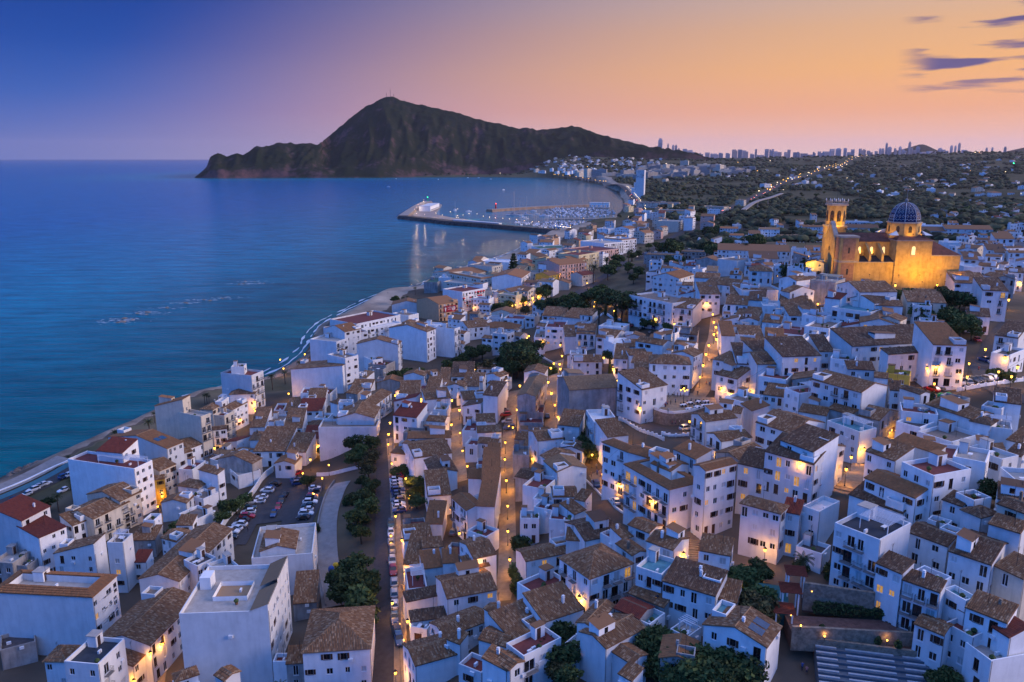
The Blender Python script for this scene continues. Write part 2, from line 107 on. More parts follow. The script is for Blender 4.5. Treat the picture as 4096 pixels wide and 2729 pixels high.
HOUSES=[
(-45.9,134.8,31.9,93.6,17.8,16.4,17.0,'f','n','w',6,0,'slots','big blank white block with low brown roofs round its court'),
(-88.8,152.2,24.4,84.7,9.0,22.7,15.0,'f','o','w',4,0,'slots2','tall white building with orange roof and slit windows'),
(-75.3,128.1,25.2,82.4,8.0,6.7,14.0,'f','k','w',2,2,'b1','white block with black flat roof in the near corner'),
(-84.0,132.8,22.5,89.0,4.8,4.1,12.0,'h','b','w',1,2,'t',''),
(-72.6,142.0,19.7,81.4,18.3,11.5,9.0,'g1','b','w',6,0,'t',''),
(-78.4,170.0,17.8,83.1,27.4,9.9,8.0,'g1','b','w',7,0,'t','long white row house with tan tile roof beside the car park'),
(-107.2,187.3,15.7,89.4,5.8,10.6,10.0,'S1','b','w',0,1,'',''),
(-96.2,180.7,22.3,88.0,5.0,3.9,14.0,'f','b','w',0,1,'p',''),
(-122.5,189.6,19.0,62.0,7.5,22.0,13.0,'s1','r','w',3,0,'',''),
(-128.8,193.3,22.0,75.5,9.4,9.0,16.0,'s1','r','w',2,0,'',''),
(-118.9,209.0,15.0,68.0,12.9,10.9,9.0,'g1','b','c',4,0,'b1',''),
(-115.5,218.1,16.3,67.7,7.7,13.2,11.0,'g1','b','c',3,0,'b1',''),
(-123.6,206.7,14.1,57.1,5.5,6.2,8.0,'s1','b','w',3,1,'t',''),
(-127.4,185.3,14.2,82.3,7.2,5.9,8.0,'f','n','g',0,1,'',''),
(-124.4,186.2,12.9,82.3,4.9,4.6,7.0,'f','d','g',0,0,'',''),
(-97.8,222.1,13.9,87.9,5.3,7.5,6.0,'g1','b','w',1,0,'t',''),
(-98.8,234.2,13.5,73.5,5.3,7.5,7.0,'h','b','w',1,0,'',''),
(-89.0,204.7,15.3,91.0,4.2,4.4,6.0,'s2','b','w',1,1,'t',''),
(-99.1,203.9,17.1,87.5,4.4,3.1,9.0,'f','b','w',0,1,'',''),
(-93.3,185.2,14.6,89.8,4.2,3.5,6.0,'s2','r','w',0,1,'',''),
(-97.1,199.1,13.7,92.6,5.7,6.2,6.0,'s2','b','g',0,0,'',''),
(-74.7,138.5,17.4,78.4,6.5,4.2,7.0,'s1','b','w',2,0,'',''),
(-60.5,126.1,23.1,32.8,3.8,2.6,8.0,'h','b','w',1,0,'t',''),
(-50.3,122.7,25.7,54.0,3.1,2.9,9.0,'g2','b','w',0,0,'t',''),
(-75.1,173.2,20.1,55.8,5.3,5.3,9.0,'f','d','w',3,0,'',''),
(-68.2,169.0,20.0,42.3,5.3,7.5,9.0,'f','n','w',0,0,'',''),
(-107.1,148.0,14.5,31.0,6.4,6.4,5.0,'f','d','g',0,0,'',''),
(-116.5,230.6,21.5,71.7,7.7,26.2,17.0,'f','r','w',3,0,'p',''),
(-123.0,237.2,24.0,76.2,7.5,9.5,19.5,'s2','r','w',1,0,'',''),
(-116.1,253.2,19.5,65.9,7.1,27.7,14.0,'g1','o','w',3,0,'sky',''),
(-111.3,271.5,24.8,62.4,4.5,23.2,19.0,'f','o','c',2,0,'b1','cream tower block nearest the sea with orange roofs'),
(-119.3,276.5,26.6,83.3,5.4,11.0,20.5,'S1','o','c',1,0,'',''),
(-117.1,239.7,13.6,24.0,5.0,4.0,9.0,'g1','b','y',2,0,'b1','narrow yellow house between two cream town houses'),
(-114.5,242.6,15.8,64.7,6.8,10.4,11.0,'g1','b','c',3,0,'b1',''),
(-115.8,261.1,14.3,48.4,5.0,4.7,9.0,'g1','b','w',3,0,'',''),
(-114.5,266.6,14.4,60.4,8.0,10.8,9.0,'g1','b','w',2,0,'',''),
(-111.5,282.0,15.9,24.0,5.0,4.0,9.0,'g1','d','w',3,0,'b1',''),
(-109.8,289.7,19.0,76.2,6.9,4.4,12.0,'f','r','c',2,0,'b1',''),
(-113.6,308.4,15.2,75.4,11.4,5.7,10.0,'g1','b','w',4,0,'b1',''),
(-119.9,304.9,16.5,79.6,8.9,5.3,11.0,'h','b','c',1,0,'',''),
(-117.9,309.8,18.3,85.5,7.0,2.7,13.0,'f','w','w',1,0,'p',''),
(-112.5,331.8,23.3,72.3,8.8,15.6,17.0,'f','r','w',3,0,'b1',''),
(-116.8,335.8,26.3,95.9,5.4,5.4,20.0,'f','r','w',1,0,'',''),
(-111.4,331.2,15.3,95.3,13.6,10.6,9.0,'h','d','w',3,2,'',''),
(-101.2,238.7,12.1,71.6,4.5,6.5,6.0,'h','b','w',1,1,'',''),
(-92.6,234.7,17.9,60.8,2.9,8.5,10.0,'s2','b','w',1,0,'',''),
(-86.0,247.7,16.3,71.4,5.5,13.5,8.0,'g1','b','g',0,0,'',''),
(-103.7,252.3,13.8,87.2,3.6,5.4,8.0,'f','b','w',0,1,'',''),
(-105.3,246.1,14.8,80.5,8.5,4.9,9.0,'f','r','w',0,0,'',''),
(-89.9,244.7,13.4,38.4,7.7,7.7,5.0,'f','n','w',0,3,'',''),
(-75.4,342.7,21.8,78.9,13.3,24.8,11.0,'S1','b','w',0,0,'','huge blank white gable wall facing the low roofs near the beach'),
(-74.6,345.1,27.6,52.4,7.9,12.1,16.0,'f','b','w',1,0,'',''),
(-29.9,403.1,28.6,60.8,5.8,12.1,16.0,'f','b','w',1,0,'b1',''),
(-60.4,360.1,18.4,69.9,3.6,7.9,7.0,'f','r','g',0,0,'',''),
(-49.0,269.6,24.8,89.7,13.0,13.0,8.0,'g1','b','w',3,0,'',''),
(-51.7,281.3,25.1,76.8,19.5,7.8,8.0,'g1','b','w',4,0,'b1',''),
(-47.5,265.5,23.1,91.9,8.9,20.2,9.0,'f','b','w',0,0,'',''),
(-79.3,262.6,15.0,90.5,17.7,11.0,6.0,'s2','b','w',0,3,'t',''),
(-71.7,261.4,15.1,85.7,11.5,7.0,6.0,'s2','b','w',0,0,'t',''),
(-73.2,251.8,14.5,84.5,7.2,6.7,5.0,'g1','o','w',0,1,'t','small white shed with orange roof and blue garage door'),
(-86.2,285.9,15.4,84.7,4.5,7.3,6.0,'f','r','w',0,0,'',''),
(-78.8,284.3,16.0,97.2,15.4,6.8,6.0,'s2','b','w',0,1,'',''),
(-95.6,292.6,13.5,96.1,16.1,5.6,6.0,'s2','b','w',0,1,'',''),
(-70.0,274.2,15.6,95.4,8.1,5.4,7.0,'s2','r','c',0,0,'',''),
(-91.6,275.7,14.5,96.1,8.6,4.1,6.0,'h','b','w',1,0,'',''),
(-78.0,318.1,16.2,95.6,9.9,7.2,6.0,'s2','b','w',0,1,'',''),
(-62.8,299.8,21.4,93.2,3.7,5.3,8.0,'f','b','w',0,1,'',''),
(-70.2,306.2,18.5,48.2,5.0,4.5,6.0,'h','d','w',0,0,'',''),
(-76.8,306.9,15.4,91.2,9.1,9.5,5.0,'s2','r','w',0,2,'',''),
(-88.0,316.3,12.6,91.9,8.5,6.3,5.0,'s2','b','w',0,1,'',''),
(-71.3,294.5,16.5,84.8,6.2,5.4,5.0,'f','b','w',0,1,'',''),
(-71.3,286.8,15.3,93.1,8.0,5.7,5.0,'h','d','w',0,1,'',''),
(-96.4,321.4,11.2,97.1,9.6,4.0,5.0,'f','r','w',0,1,'',''),
(-91.0,302.3,12.7,90.3,8.6,5.9,5.0,'f','b','w',0,0,'',''),
(-87.5,330.2,16.0,94.8,8.8,3.7,7.0,'f','r','w',0,1,'',''),
(-77.6,325.9,16.7,85.3,10.3,7.1,6.0,'f','r','w',0,0,'',''),
(-64.1,316.6,19.5,66.8,4.9,5.4,6.0,'s2','b','g',0,0,'',''),
(-60.2,326.1,18.9,85.0,7.7,8.8,6.0,'s2','b','w',0,0,'',''),
(-48.6,343.4,16.7,89.5,7.4,11.9,6.0,'g1','o','g',0,0,'',''),
(-39.5,343.7,19.7,79.8,6.7,9.3,9.0,'g1','b','w',3,0,'b1',''),
(-36.4,347.2,18.2,33.0,6.0,6.0,7.0,'s1','b','w',3,0,'',''),
(-36.2,300.2,23.9,93.8,11.2,8.1,6.0,'s2','b','w',0,0,'',''),
(-16.3,328.0,23.8,91.0,13.8,9.5,6.0,'s2','d','w',0,1,'',''),
(-32.4,257.5,29.0,71.1,8.8,8.8,9.0,'s2','r','w',0,2,'',''),
(-19.7,243.4,27.0,93.3,6.5,13.9,7.0,'g2','o','w',0,1,'',''),
(-29.6,227.1,26.3,22.7,12.0,14.1,7.0,'g1','b','w',0,4,'t','long white house with blue panel on its brown roof'),
(-22.9,212.1,27.3,16.0,7.5,11.3,7.0,'g2','d','w',0,3,'t',''),
(-23.2,269.0,28.1,84.7,7.9,4.6,7.0,'f','b','w',0,1,'',''),
(-22.9,286.2,27.3,105.8,7.4,9.7,6.0,'s2','b','w',0,0,'',''),
(-9.5,279.6,29.0,104.0,5.7,8.4,6.0,'s2','b','w',0,0,'',''),
(-24.4,287.3,27.5,85.9,9.6,3.6,7.0,'f','r','w',0,1,'',''),
(-14.4,292.9,27.6,90.8,3.0,6.8,5.0,'f','b','w',0,1,'',''),
(-12.8,295.8,28.9,90.7,9.5,4.5,6.0,'s2','b','w',0,0,'',''),
(-23.0,259.0,27.0,79.1,6.0,6.4,6.0,'g2','b','w',0,1,'',''),
(-31.1,236.0,23.8,72.7,8.0,7.6,6.0,'f','o','w',0,1,'',''),
(-11.4,247.2,27.9,81.7,10.2,5.0,6.0,'f','r','w',0,1,'',''),
(-5.5,252.8,29.1,94.6,4.9,6.3,6.0,'s2','b','w',0,0,'',''),
(-3.4,242.1,29.4,95.9,6.6,7.7,6.0,'g2','b','w',0,0,'',''),
(-4.4,231.2,29.3,80.1,5.1,6.3,6.0,'g2','b','w',0,1,'',''),
(-10.6,231.6,28.8,75.8,6.0,4.0,6.0,'f','r','w',0,1,'',''),
(-3.6,217.9,30.4,88.5,6.4,3.6,6.0,'s2','o','g',0,0,'',''),
(-3.4,197.5,31.8,89.5,16.1,4.7,7.0,'s2','o','g',0,0,'',''),
(-6.6,213.4,29.8,93.2,5.2,3.2,6.0,'f','r','w',0,1,'',''),
(-7.3,203.9,29.4,84.3,7.2,4.7,6.0,'g2','o','w',0,0,'t',''),
(-29.3,305.9,24.6,85.5,9.7,5.3,6.0,'s2','b','w',0,0,'',''),
(-26.3,324.3,23.1,91.3,10.7,4.2,6.0,'s2','b','w',0,0,'',''),
(-26.4,131.5,26.2,96.4,14.1,12.2,9.5,'h','b','w',0,3,'t','square white house with brown four sided roof beside the crossing'),
(-47.8,174.6,22.7,100.5,16.7,14.0,11.0,'f','n','w',0,0,'',''),
(-52.0,175.1,23.5,100.1,9.4,8.1,12.0,'g1','b','w',0,0,'t',''),
(-43.1,158.1,19.7,99.0,9.3,4.9,5.0,'s2','b','g',0,0,'t',''),
(-42.9,134.1,21.6,90.9,2.7,2.6,6.0,'f','r','w',0,0,'',''),
(-39.4,133.6,21.7,96.5,3.9,3.3,6.0,'s2','b','g',0,1,'t',''),
(-21.4,185.5,23.7,102.8,6.5,5.6,5.0,'f','r','g',0,0,'',''),
(-17.6,186.0,24.7,87.2,8.6,4.4,5.0,'s2','o','w',0,0,'t',''),
(-16.4,199.5,26.7,100.8,10.9,6.2,6.0,'s2','b','w',0,0,'t',''),
(-11.2,182.9,29.8,28.3,4.7,9.0,9.0,'g2','o','w',0,4,'t,b2',''),
(-4.3,180.1,32.2,85.6,17.2,4.2,9.0,'s2','o','w',0,0,'t',''),
(-6.4,189.5,29.7,48.4,5.0,4.5,7.0,'f','o','w',0,1,'',''),
(-19.6,180.4,23.8,104.2,5.4,7.0,5.0,'s2','b','w',0,0,'t',''),
(-16.4,172.2,25.7,100.5,3.3,4.6,6.0,'s2','b','w',0,1,'t',''),
(-20.8,167.6,23.4,86.2,11.0,4.3,5.0,'s2','b','w',0,0,'t',''),
(-15.4,161.7,26.3,104.8,5.5,4.4,6.0,'s2','o','w',0,0,'t',''),
(-11.9,161.3,27.5,97.7,4.3,3.4,6.0,'s2','o','w',0,0,'t',''),
(-18.1,154.1,25.6,101.9,9.1,4.1,6.0,'f','r','w',0,1,'p',''),
(-13.0,144.2,28.8,19.8,10.5,8.9,7.0,'g1','b','w',3,0,'t,lit','white house with mossy brown roof and one lit balcony'),
(-9.6,154.4,29.4,24.0,5.2,4.0,7.0,'s1','b','w',0,0,'t',''),
(-8.2,155.8,31.3,24.6,5.3,8.4,8.0,'g1','b','w',1,3,'t',''),
(-6.0,171.5,28.5,53.9,4.9,5.8,6.0,'f','r','w',0,1,'',''),
(-13.1,144.2,24.7,103.6,2.7,7.3,5.0,'s2','d','w',0,0,'t',''),
(-14.1,152.6,24.9,111.6,2.7,8.5,5.0,'s2','d','w',0,0,'t',''),
(-12.7,133.2,27.4,34.3,10.1,5.5,6.0,'g1','b','w',1,2,'t',''),
(-16.8,140.3,24.4,71.2,3.2,3.6,5.0,'f','b','w',0,1,'',''),
(-17.2,125.1,27.0,25.5,8.2,7.0,7.0,'g1','b','w',0,3,'t',''),
(-9.4,128.0,29.4,57.2,2.6,3.0,7.0,'s2','b','w',0,0,'t',''),
(-5.1,116.4,31.8,58.2,3.9,4.6,6.0,'f','r','w',0,1,'',''),
(-1.0,121.8,33.0,65.2,4.1,5.3,7.0,'g2','b','w',0,1,'t',''),
(-1.0,113.7,34.1,66.8,4.0,4.2,7.0,'s1','b','w',1,0,'t',''),
(-1.3,133.2,30.6,41.1,2.6,6.1,6.0,'g2','b','w',0,0,'t',''),
(1.9,115.7,35.4,38.7,8.3,4.6,8.0,'f','r','w',3,0,'b1',''),
(5.6,126.6,34.7,30.0,8.6,7.1,7.0,'s1','b','w',0,0,'t','house with the broadest mottled tile roof at the near edge'),
(-0.1,123.4,33.2,37.7,8.3,6.7,6.5,'s1','b','w',0,0,'t',''),
(14.4,134.2,38.9,33.1,10.4,9.4,10.0,'h','b','w',4,2,'t,b1,b2','large white house with brown four sided roof and balconies'),
(2.9,154.2,31.6,22.5,11.9,5.3,6.0,'g1','b','w',2,0,'t',''),
(5.4,138.2,32.7,39.0,8.5,7.0,6.0,'f','r','w',0,0,'',''),
(15.3,156.1,35.3,80.9,3.7,3.8,7.0,'s2','b','w',0,1,'t',''),
(15.3,154.0,36.4,22.5,8.5,9.4,6.0,'g1','d','w',0,0,'t',''),
(13.4,165.1,35.7,79.5,4.9,5.1,8.0,'f','r','w',0,1,'',''),
(6.4,173.5,32.2,88.0,4.3,4.5,7.0,'f','b','w',0,3,'',''),
(7.8,184.6,34.7,62.5,8.4,5.8,7.0,'f','r','w',0,0,'',''),
(15.7,178.3,35.6,91.9,5.9,5.9,6.0,'g2','b','w',0,1,'t',''),
(9.8,179.9,33.6,69.8,4.7,5.0,6.0,'f','o','w',0,0,'',''),
(9.7,175.0,33.5,63.4,5.2,5.0,6.0,'f','r','w',0,0,'',''),
(17.0,173.3,36.6,58.6,3.9,2.7,5.0,'s2','b','w',0,0,'t',''),
(14.0,166.9,36.3,42.7,3.8,4.4,7.0,'s1','b','w',0,0,'t',''),
(23.5,141.8,39.5,27.2,3.3,5.6,8.0,'g2','b','w',1,1,'t',''),
(22.6,149.1,39.2,34.4,2.6,4.0,8.0,'s1','b','w',0,0,'t',''),
(20.6,152.6,37.7,38.5,2.6,3.2,7.0,'f','r','w',0,0,'',''),
(27.8,148.4,41.0,44.4,4.5,5.3,7.0,'g2','b','w',0,1,'t',''),
(30.6,138.7,42.3,49.2,6.2,5.8,8.0,'g2','b','w',0,2,'t,b2',''),
(32.5,153.8,48.1,27.8,8.5,15.6,12.0,'f','o','w',3,6,'b2,lit','long white apartment house with roof terraces above the lane'),
(28.0,175.3,47.7,37.6,3.6,9.7,14.0,'h','o','w',0,4,'b2',''),
(39.3,152.1,52.9,29.7,8.6,3.3,15.0,'g1','o','w',4,1,'lit',''),
(34.1,160.5,49.3,35.4,6.4,5.8,13.0,'g2','o','w',0,0,'',''),
(33.6,168.2,48.5,47.7,5.5,9.1,14.0,'g2','o','w',0,0,'',''),
(39.6,161.8,51.6,29.4,4.4,7.2,14.5,'s2','o','w',0,1,'',''),
(34.9,123.6,41.6,57.6,6.3,9.5,8.0,'s2','d','w',0,4,'t','white house with two white chimneys on its dark roof'),
(26.8,129.8,42.2,53.8,6.6,5.1,9.5,'f','q','w',0,3,'lit','white house with turquoise roof terrace'),
(38.7,123.8,40.2,64.7,5.0,3.6,6.0,'s2','b','w',0,1,'t',''),
(40.2,134.4,43.4,67.4,4.6,5.7,8.0,'s2','b','w',1,2,'t','small white house at the foot of the stone stairs'),
(51.7,142.3,48.1,52.7,4.3,7.8,11.0,'h','b','w',1,4,'t',''),
(15.3,116.0,36.6,39.2,9.6,5.9,8.0,'g1','b','w',0,0,'t',''),
(13.7,121.0,37.1,57.7,8.5,3.0,9.0,'g1','b','w',0,1,'t',''),
(19.4,113.8,35.3,39.6,3.6,4.8,6.0,'g2','b','w',0,1,'t',''),
(16.4,117.0,33.3,52.8,5.2,9.1,5.5,'f','w','w',0,0,'',''),
(22.0,123.4,37.4,48.5,4.6,5.1,7.0,'g2','r','g',0,0,'t',''),
(26.8,126.6,37.6,48.7,2.6,7.4,6.0,'s2','b','g',0,0,'t',''),
(23.6,122.4,36.9,46.5,4.9,2.6,6.0,'f','q','w',1,1,'',''),
(39.8,111.1,40.1,53.5,7.1,10.3,8.0,'g1','b','w',0,3,'t,lit,sky','white house with blue solar panels on its tiled roof'),
(29.4,119.1,36.6,43.8,4.3,3.5,5.0,'f','n','w',0,0,'p',''),
(-0.4,113.3,34.5,43.4,3.2,3.9,7.0,'g2','b','w',1,0,'t',''),
(18.9,110.2,34.8,44.3,2.8,2.6,5.0,'s2','b','w',0,0,'t',''),
(62.4,124.2,51.8,37.5,10.6,8.3,15.0,'f','k','w',0,4,'b2,p','tall white house with dark roof terrace above the terraced garden'),
(64.3,119.5,48.1,36.0,3.7,4.4,12.0,'s2','d','w',0,2,'t,lit',''),
(68.6,115.6,47.0,45.3,2.9,5.6,12.0,'s2','d','w',0,3,'t,b2',''),
(70.1,118.1,47.3,33.5,3.3,4.7,11.0,'f','r','w',0,0,'',''),
(75.8,127.2,49.0,36.7,6.0,7.1,9.0,'g2','d','w',0,2,'t',''),
(78.3,118.8,50.1,42.6,11.2,6.4,9.0,'g2','d','w',0,5,'t',''),
(75.3,138.5,53.0,28.1,6.8,11.0,9.0,'g2','o','w',1,4,'t',''),
(73.8,139.4,49.5,36.7,5.5,10.9,6.0,'s2','d','w',0,0,'t',''),
(59.8,143.8,47.8,39.5,7.8,3.5,8.0,'f','w','w',0,1,'',''),
(56.2,144.2,47.0,61.4,4.3,3.2,9.0,'s2','r','w',0,2,'',''),
(59.0,138.9,41.4,48.3,4.7,5.0,4.0,'f','d','w',0,0,'',''),
(71.5,110.3,42.4,27.6,4.6,4.6,9.0,'f','r','w',0,2,'',''),
(67.6,111.3,42.1,42.3,3.9,4.4,9.0,'g2','b','w',0,3,'t',''),
(75.7,109.2,45.6,41.1,4.4,5.8,12.0,'s2','b','w',0,2,'t',''),
(72.1,106.1,41.2,14.6,9.0,4.9,8.0,'f','n','w',0,1,'',''),
(75.3,107.5,44.2,18.3,3.9,2.9,11.0,'s2','r','w',0,1,'',''),
(72.4,114.7,46.1,23.0,2.7,4.1,11.0,'f','q','w',0,1,'t',''),
(81.8,115.7,49.3,25.9,4.8,4.8,9.0,'s2','b','c',0,1,'t',''),
(82.5,129.8,53.2,25.2,4.5,3.6,8.0,'h','d','w',0,0,'t',''),
(81.9,134.6,53.1,32.8,3.5,3.6,8.0,'s2','d','w',0,1,'t',''),
(83.2,133.5,54.8,18.6,4.2,3.9,9.0,'f','r','w',0,1,'',''),
(87.9,125.7,55.7,30.4,4.6,5.1,8.0,'g2','d','c',0,1,'t',''),
(85.2,123.0,53.6,41.1,3.2,4.8,8.0,'s2','b','w',0,0,'t',''),
(78.9,133.3,50.1,44.7,2.7,3.4,8.0,'f','r','w',0,0,'',''),
(80.1,236.4,53.2,84.7,17.3,5.6,10.0,'s2','d','w',0,2,'',''),
(75.9,240.1,52.1,82.4,16.9,5.6,10.0,'s2','d','w',0,2,'',''),
(84.6,236.0,54.8,101.0,13.4,8.5,10.0,'s2','d','w',0,2,'',''),
(92.3,231.2,57.3,97.1,12.7,12.1,10.0,'s2','d','w',0,4,'lit',''),
(97.2,233.5,57.9,87.8,10.6,4.4,8.0,'s2','d','w',0,1,'',''),
(129.4,236.0,60.4,102.0,11.4,29.3,10.0,'s2','d','w',0,7,'',''),
(99.8,224.7,57.4,63.3,6.7,6.7,7.0,'f','d','w',0,1,'',''),
(124.8,213.0,64.6,81.4,16.5,8.6,13.0,'s2','o','w',0,3,'b2',''),
(120.9,225.7,59.7,103.3,3.5,13.0,9.0,'s2','d','w',0,3,'lit',''),
(88.9,194.7,56.7,32.3,10.9,15.1,12.0,'g2','b','w',0,3,'b2',''),
(78.6,209.3,52.1,21.3,11.9,6.0,9.0,'f','r','w',0,1,'p',''),
(79.5,222.7,52.2,57.0,7.9,7.9,10.0,'f','r','w',0,1,'',''),
(100.1,204.7,57.6,65.4,5.0,3.3,9.0,'g2','b','w',0,0,'',''),
(99.1,210.5,58.3,78.5,4.5,7.0,10.0,'s2','d','w',0,1,'',''),
(107.7,208.3,57.3,60.2,6.0,6.0,7.0,'f','b','y',0,2,'',''),
(103.7,194.3,56.3,21.1,3.3,6.5,8.0,'g2','d','w',1,0,'',''),
(102.0,200.4,55.4,71.9,4.9,2.8,7.0,'s2','d','w',0,1,'',''),
(81.0,195.9,50.1,56.7,7.2,6.9,9.0,'g2','b','w',0,0,'',''),
(86.3,193.3,51.2,35.6,2.9,6.6,9.0,'s2','b','g',0,0,'',''),
(89.9,185.6,52.3,42.1,10.5,5.2,9.0,'g2','b','g',1,0,'',''),
(67.7,183.4,49.8,35.6,13.5,10.3,10.0,'g2','b','w',0,3,'b2',''),
(83.1,181.1,51.0,26.9,6.1,9.6,9.0,'f','q','w',0,1,'p',''),
(60.6,150.4,54.9,44.8,14.6,10.6,9.0,'g2','d','w',2,5,'lit','white house lit by two lanterns beside the stepped lane'),
(60.8,151.7,57.1,31.8,7.7,8.2,11.0,'s2','d','w',0,2,'',''),
(57.5,159.1,50.7,56.0,5.1,7.5,8.0,'g2','b','w',0,1,'lit',''),
(60.7,157.0,50.4,61.9,2.6,5.7,7.0,'f','b','w',1,3,'',''),
(95.9,178.2,53.1,36.2,13.4,5.7,9.0,'f','d','w',0,2,'lit',''),
(98.9,169.7,52.6,29.4,10.9,8.4,9.0,'f','b','w',1,2,'',''),
(102.0,182.0,55.0,67.8,7.9,7.9,11.0,'f','r','w',0,1,'',''),
(111.3,187.9,56.8,37.0,3.1,5.8,8.0,'f','o','g',0,0,'',''),
(107.6,177.5,55.3,22.1,8.3,12.7,8.0,'g2','b','w',0,0,'',''),
(115.1,179.1,57.3,45.9,5.3,4.2,9.0,'f','o','w',0,0,'',''),
(110.2,174.6,54.9,43.9,5.0,4.2,8.0,'h','d','w',0,0,'',''),
(76.6,150.1,55.8,31.0,6.2,6.5,9.0,'s2','b','w',0,3,'',''),
(86.4,153.2,56.2,30.2,3.2,9.4,10.0,'s2','o','w',0,0,'',''),
(78.6,139.2,57.2,20.7,9.5,7.4,9.0,'f','r','w',2,3,'',''),
(101.1,154.9,54.3,24.3,5.3,8.0,10.0,'f','n','w',1,1,'',''),
(109.2,161.1,52.4,35.5,5.1,3.0,9.0,'s2','d','w',0,0,'',''),
(112.7,166.9,53.3,33.1,6.4,3.0,9.0,'s2','b','w',0,1,'',''),
(114.5,173.3,54.3,61.3,6.2,6.2,9.0,'f','n','w',0,1,'p',''),
(136.1,275.6,57.2,67.1,24.3,12.1,9.0,'g1','b','w',0,4,'castell,lit','white gabled restaurant with blue lettering on its front wall'),
(132.4,290.9,53.1,73.9,10.8,10.8,6.0,'s2','d','w',0,3,'lit,empordi','low lit restaurant front with lettering at its corner'),
(136.0,270.2,56.1,38.0,5.0,5.0,8.0,'s2','b','c',0,1,'',''),
(165.5,254.3,57.3,45.0,13.7,6.8,9.0,'s2','d','w',0,2,'b2',''),
(151.4,235.5,56.3,39.7,13.1,5.1,7.0,'f','d','w',1,0,'',''),
(164.0,255.2,55.1,33.0,5.0,4.5,7.0,'s2','d','w',0,0,'',''),
(120.2,180.1,58.1,61.0,6.8,5.4,8.0,'s2','d','w',0,0,'',''),
(109.3,294.5,51.7,71.2,10.7,10.7,8.0,'f','r','w',0,3,'',''),
(104.5,263.7,53.9,54.6,12.9,5.6,9.0,'f','n','w',1,0,'',''),
(95.1,271.5,51.5,62.5,6.5,6.5,8.0,'s2','o','w',0,0,'',''),
(55.8,241.1,51.9,82.4,8.9,12.4,14.0,'h','b','w',0,4,'','tall white house with four sided roof facing the round terrace'),
(38.0,224.5,48.6,32.8,10.1,10.9,11.0,'s1','b','w',2,2,'b2',''),
(59.3,252.9,51.5,54.0,7.6,7.6,8.0,'g1','b','w',5,0,'',''),
(33.0,234.5,46.5,101.3,14.2,16.0,12.0,'g2','t','g',0,0,'','bare grey gable wall with brown stains'),
(22.7,209.3,43.7,6.0,6.9,11.6,8.0,'f','w','w',0,3,'b2','white house with flat white roof above the bend'),
(25.5,201.9,42.1,18.1,6.2,8.1,7.0,'s1','b','w',0,0,'',''),
(7.7,250.2,38.7,78.8,24.7,6.1,9.0,'g1','t','g',3,0,'',''),
(11.7,281.8,37.9,78.4,9.3,7.4,8.0,'g1','b','w',0,2,'',''),
(10.4,249.8,33.4,84.9,8.4,8.3,6.0,'f','r','g',0,0,'',''),
(10.0,243.8,31.9,89.1,7.0,7.7,6.0,'f','r','g',0,0,'',''),
(-4.6,276.6,34.9,55.1,5.2,5.2,7.0,'s2','b','w',0,0,'',''),
(-4.6,278.5,37.5,54.0,5.6,5.6,9.0,'g1','b','w',2,0,'b1',''),
(-5.0,265.3,34.2,71.3,9.5,5.4,8.0,'s2','d','w',0,0,'',''),
(25.3,377.9,34.7,80.5,17.4,9.4,11.0,'f','r','w',0,3,'lit',''),
(15.9,375.4,30.3,84.5,18.3,5.3,9.0,'f','b','w',0,2,'',''),
(30.0,363.7,33.4,90.6,11.8,5.3,8.0,'s2','b','w',0,0,'',''),
(38.3,359.0,35.5,80.7,10.1,8.7,8.0,'s2','b','w',0,2,'b2',''),
(44.1,335.1,38.8,60.5,15.0,8.5,8.0,'g2','b','w',0,1,'',''),
(34.4,295.3,38.8,89.9,9.5,10.8,7.0,'g2','b','w',0,2,'',''),
(41.4,277.1,44.5,78.1,11.0,4.9,8.0,'s2','b','w',0,2,'',''),
(48.9,278.4,45.8,97.1,4.3,7.0,7.0,'s2','b','w',0,0,'',''),
(47.3,267.6,45.2,71.8,8.1,6.0,7.0,'s2','b','w',0,0,'',''),
(49.4,258.5,45.7,69.5,9.3,4.5,7.0,'s2','b','w',0,0,'',''),
(47.9,255.7,44.4,83.3,7.5,7.0,7.0,'s2','b','w',0,0,'',''),
(54.2,279.1,49.1,51.6,7.2,11.1,7.0,'g2','b','w',0,1,'',''),
(48.5,288.9,46.3,95.6,5.6,6.3,7.0,'s2','b','w',0,2,'',''),
(48.3,306.6,44.0,111.4,8.5,9.0,8.0,'f','w','w',0,1,'',''),
(60.1,259.6,51.7,50.4,5.0,4.7,9.0,'f','w','w',0,0,'p',''),
(49.7,195.4,48.7,19.9,9.6,6.4,11.0,'g1','b','w',0,2,'b2',''),
(51.5,186.0,46.8,19.4,8.9,6.1,9.0,'g1','b','w',0,2,'b2',''),
(51.5,169.5,48.2,39.0,10.1,6.5,8.0,'g1','b','g',0,0,'',''),
(58.8,153.8,50.9,53.9,6.5,12.6,9.0,'s2','d','w',0,4,'lit',''),
(70.4,245.7,51.4,52.4,18.5,6.9,9.0,'h','b','w',0,2,'',''),
(74.0,233.0,54.1,2.4,7.5,13.7,11.0,'g1','b','w',0,0,'',''),
(68.6,233.9,49.2,41.7,7.5,7.6,9.0,'s2','b','w',2,2,'lit',''),
(65.5,214.8,47.8,39.4,9.3,7.0,9.0,'f','b','w',0,2,'',''),
(65.5,207.2,47.7,10.5,4.9,6.7,9.0,'s2','o','w',0,0,'',''),
(11.5,190.7,36.7,20.6,8.3,8.5,8.0,'g2','t','w',0,0,'',''),
(9.2,198.9,37.0,26.3,8.7,3.3,8.0,'g2','b','w',0,0,'',''),
(7.1,208.9,38.5,16.4,7.5,8.4,9.0,'g1','b','w',0,2,'',''),
(6.2,193.3,33.3,60.5,6.1,6.1,6.0,'g2','d','g',0,0,'',''),
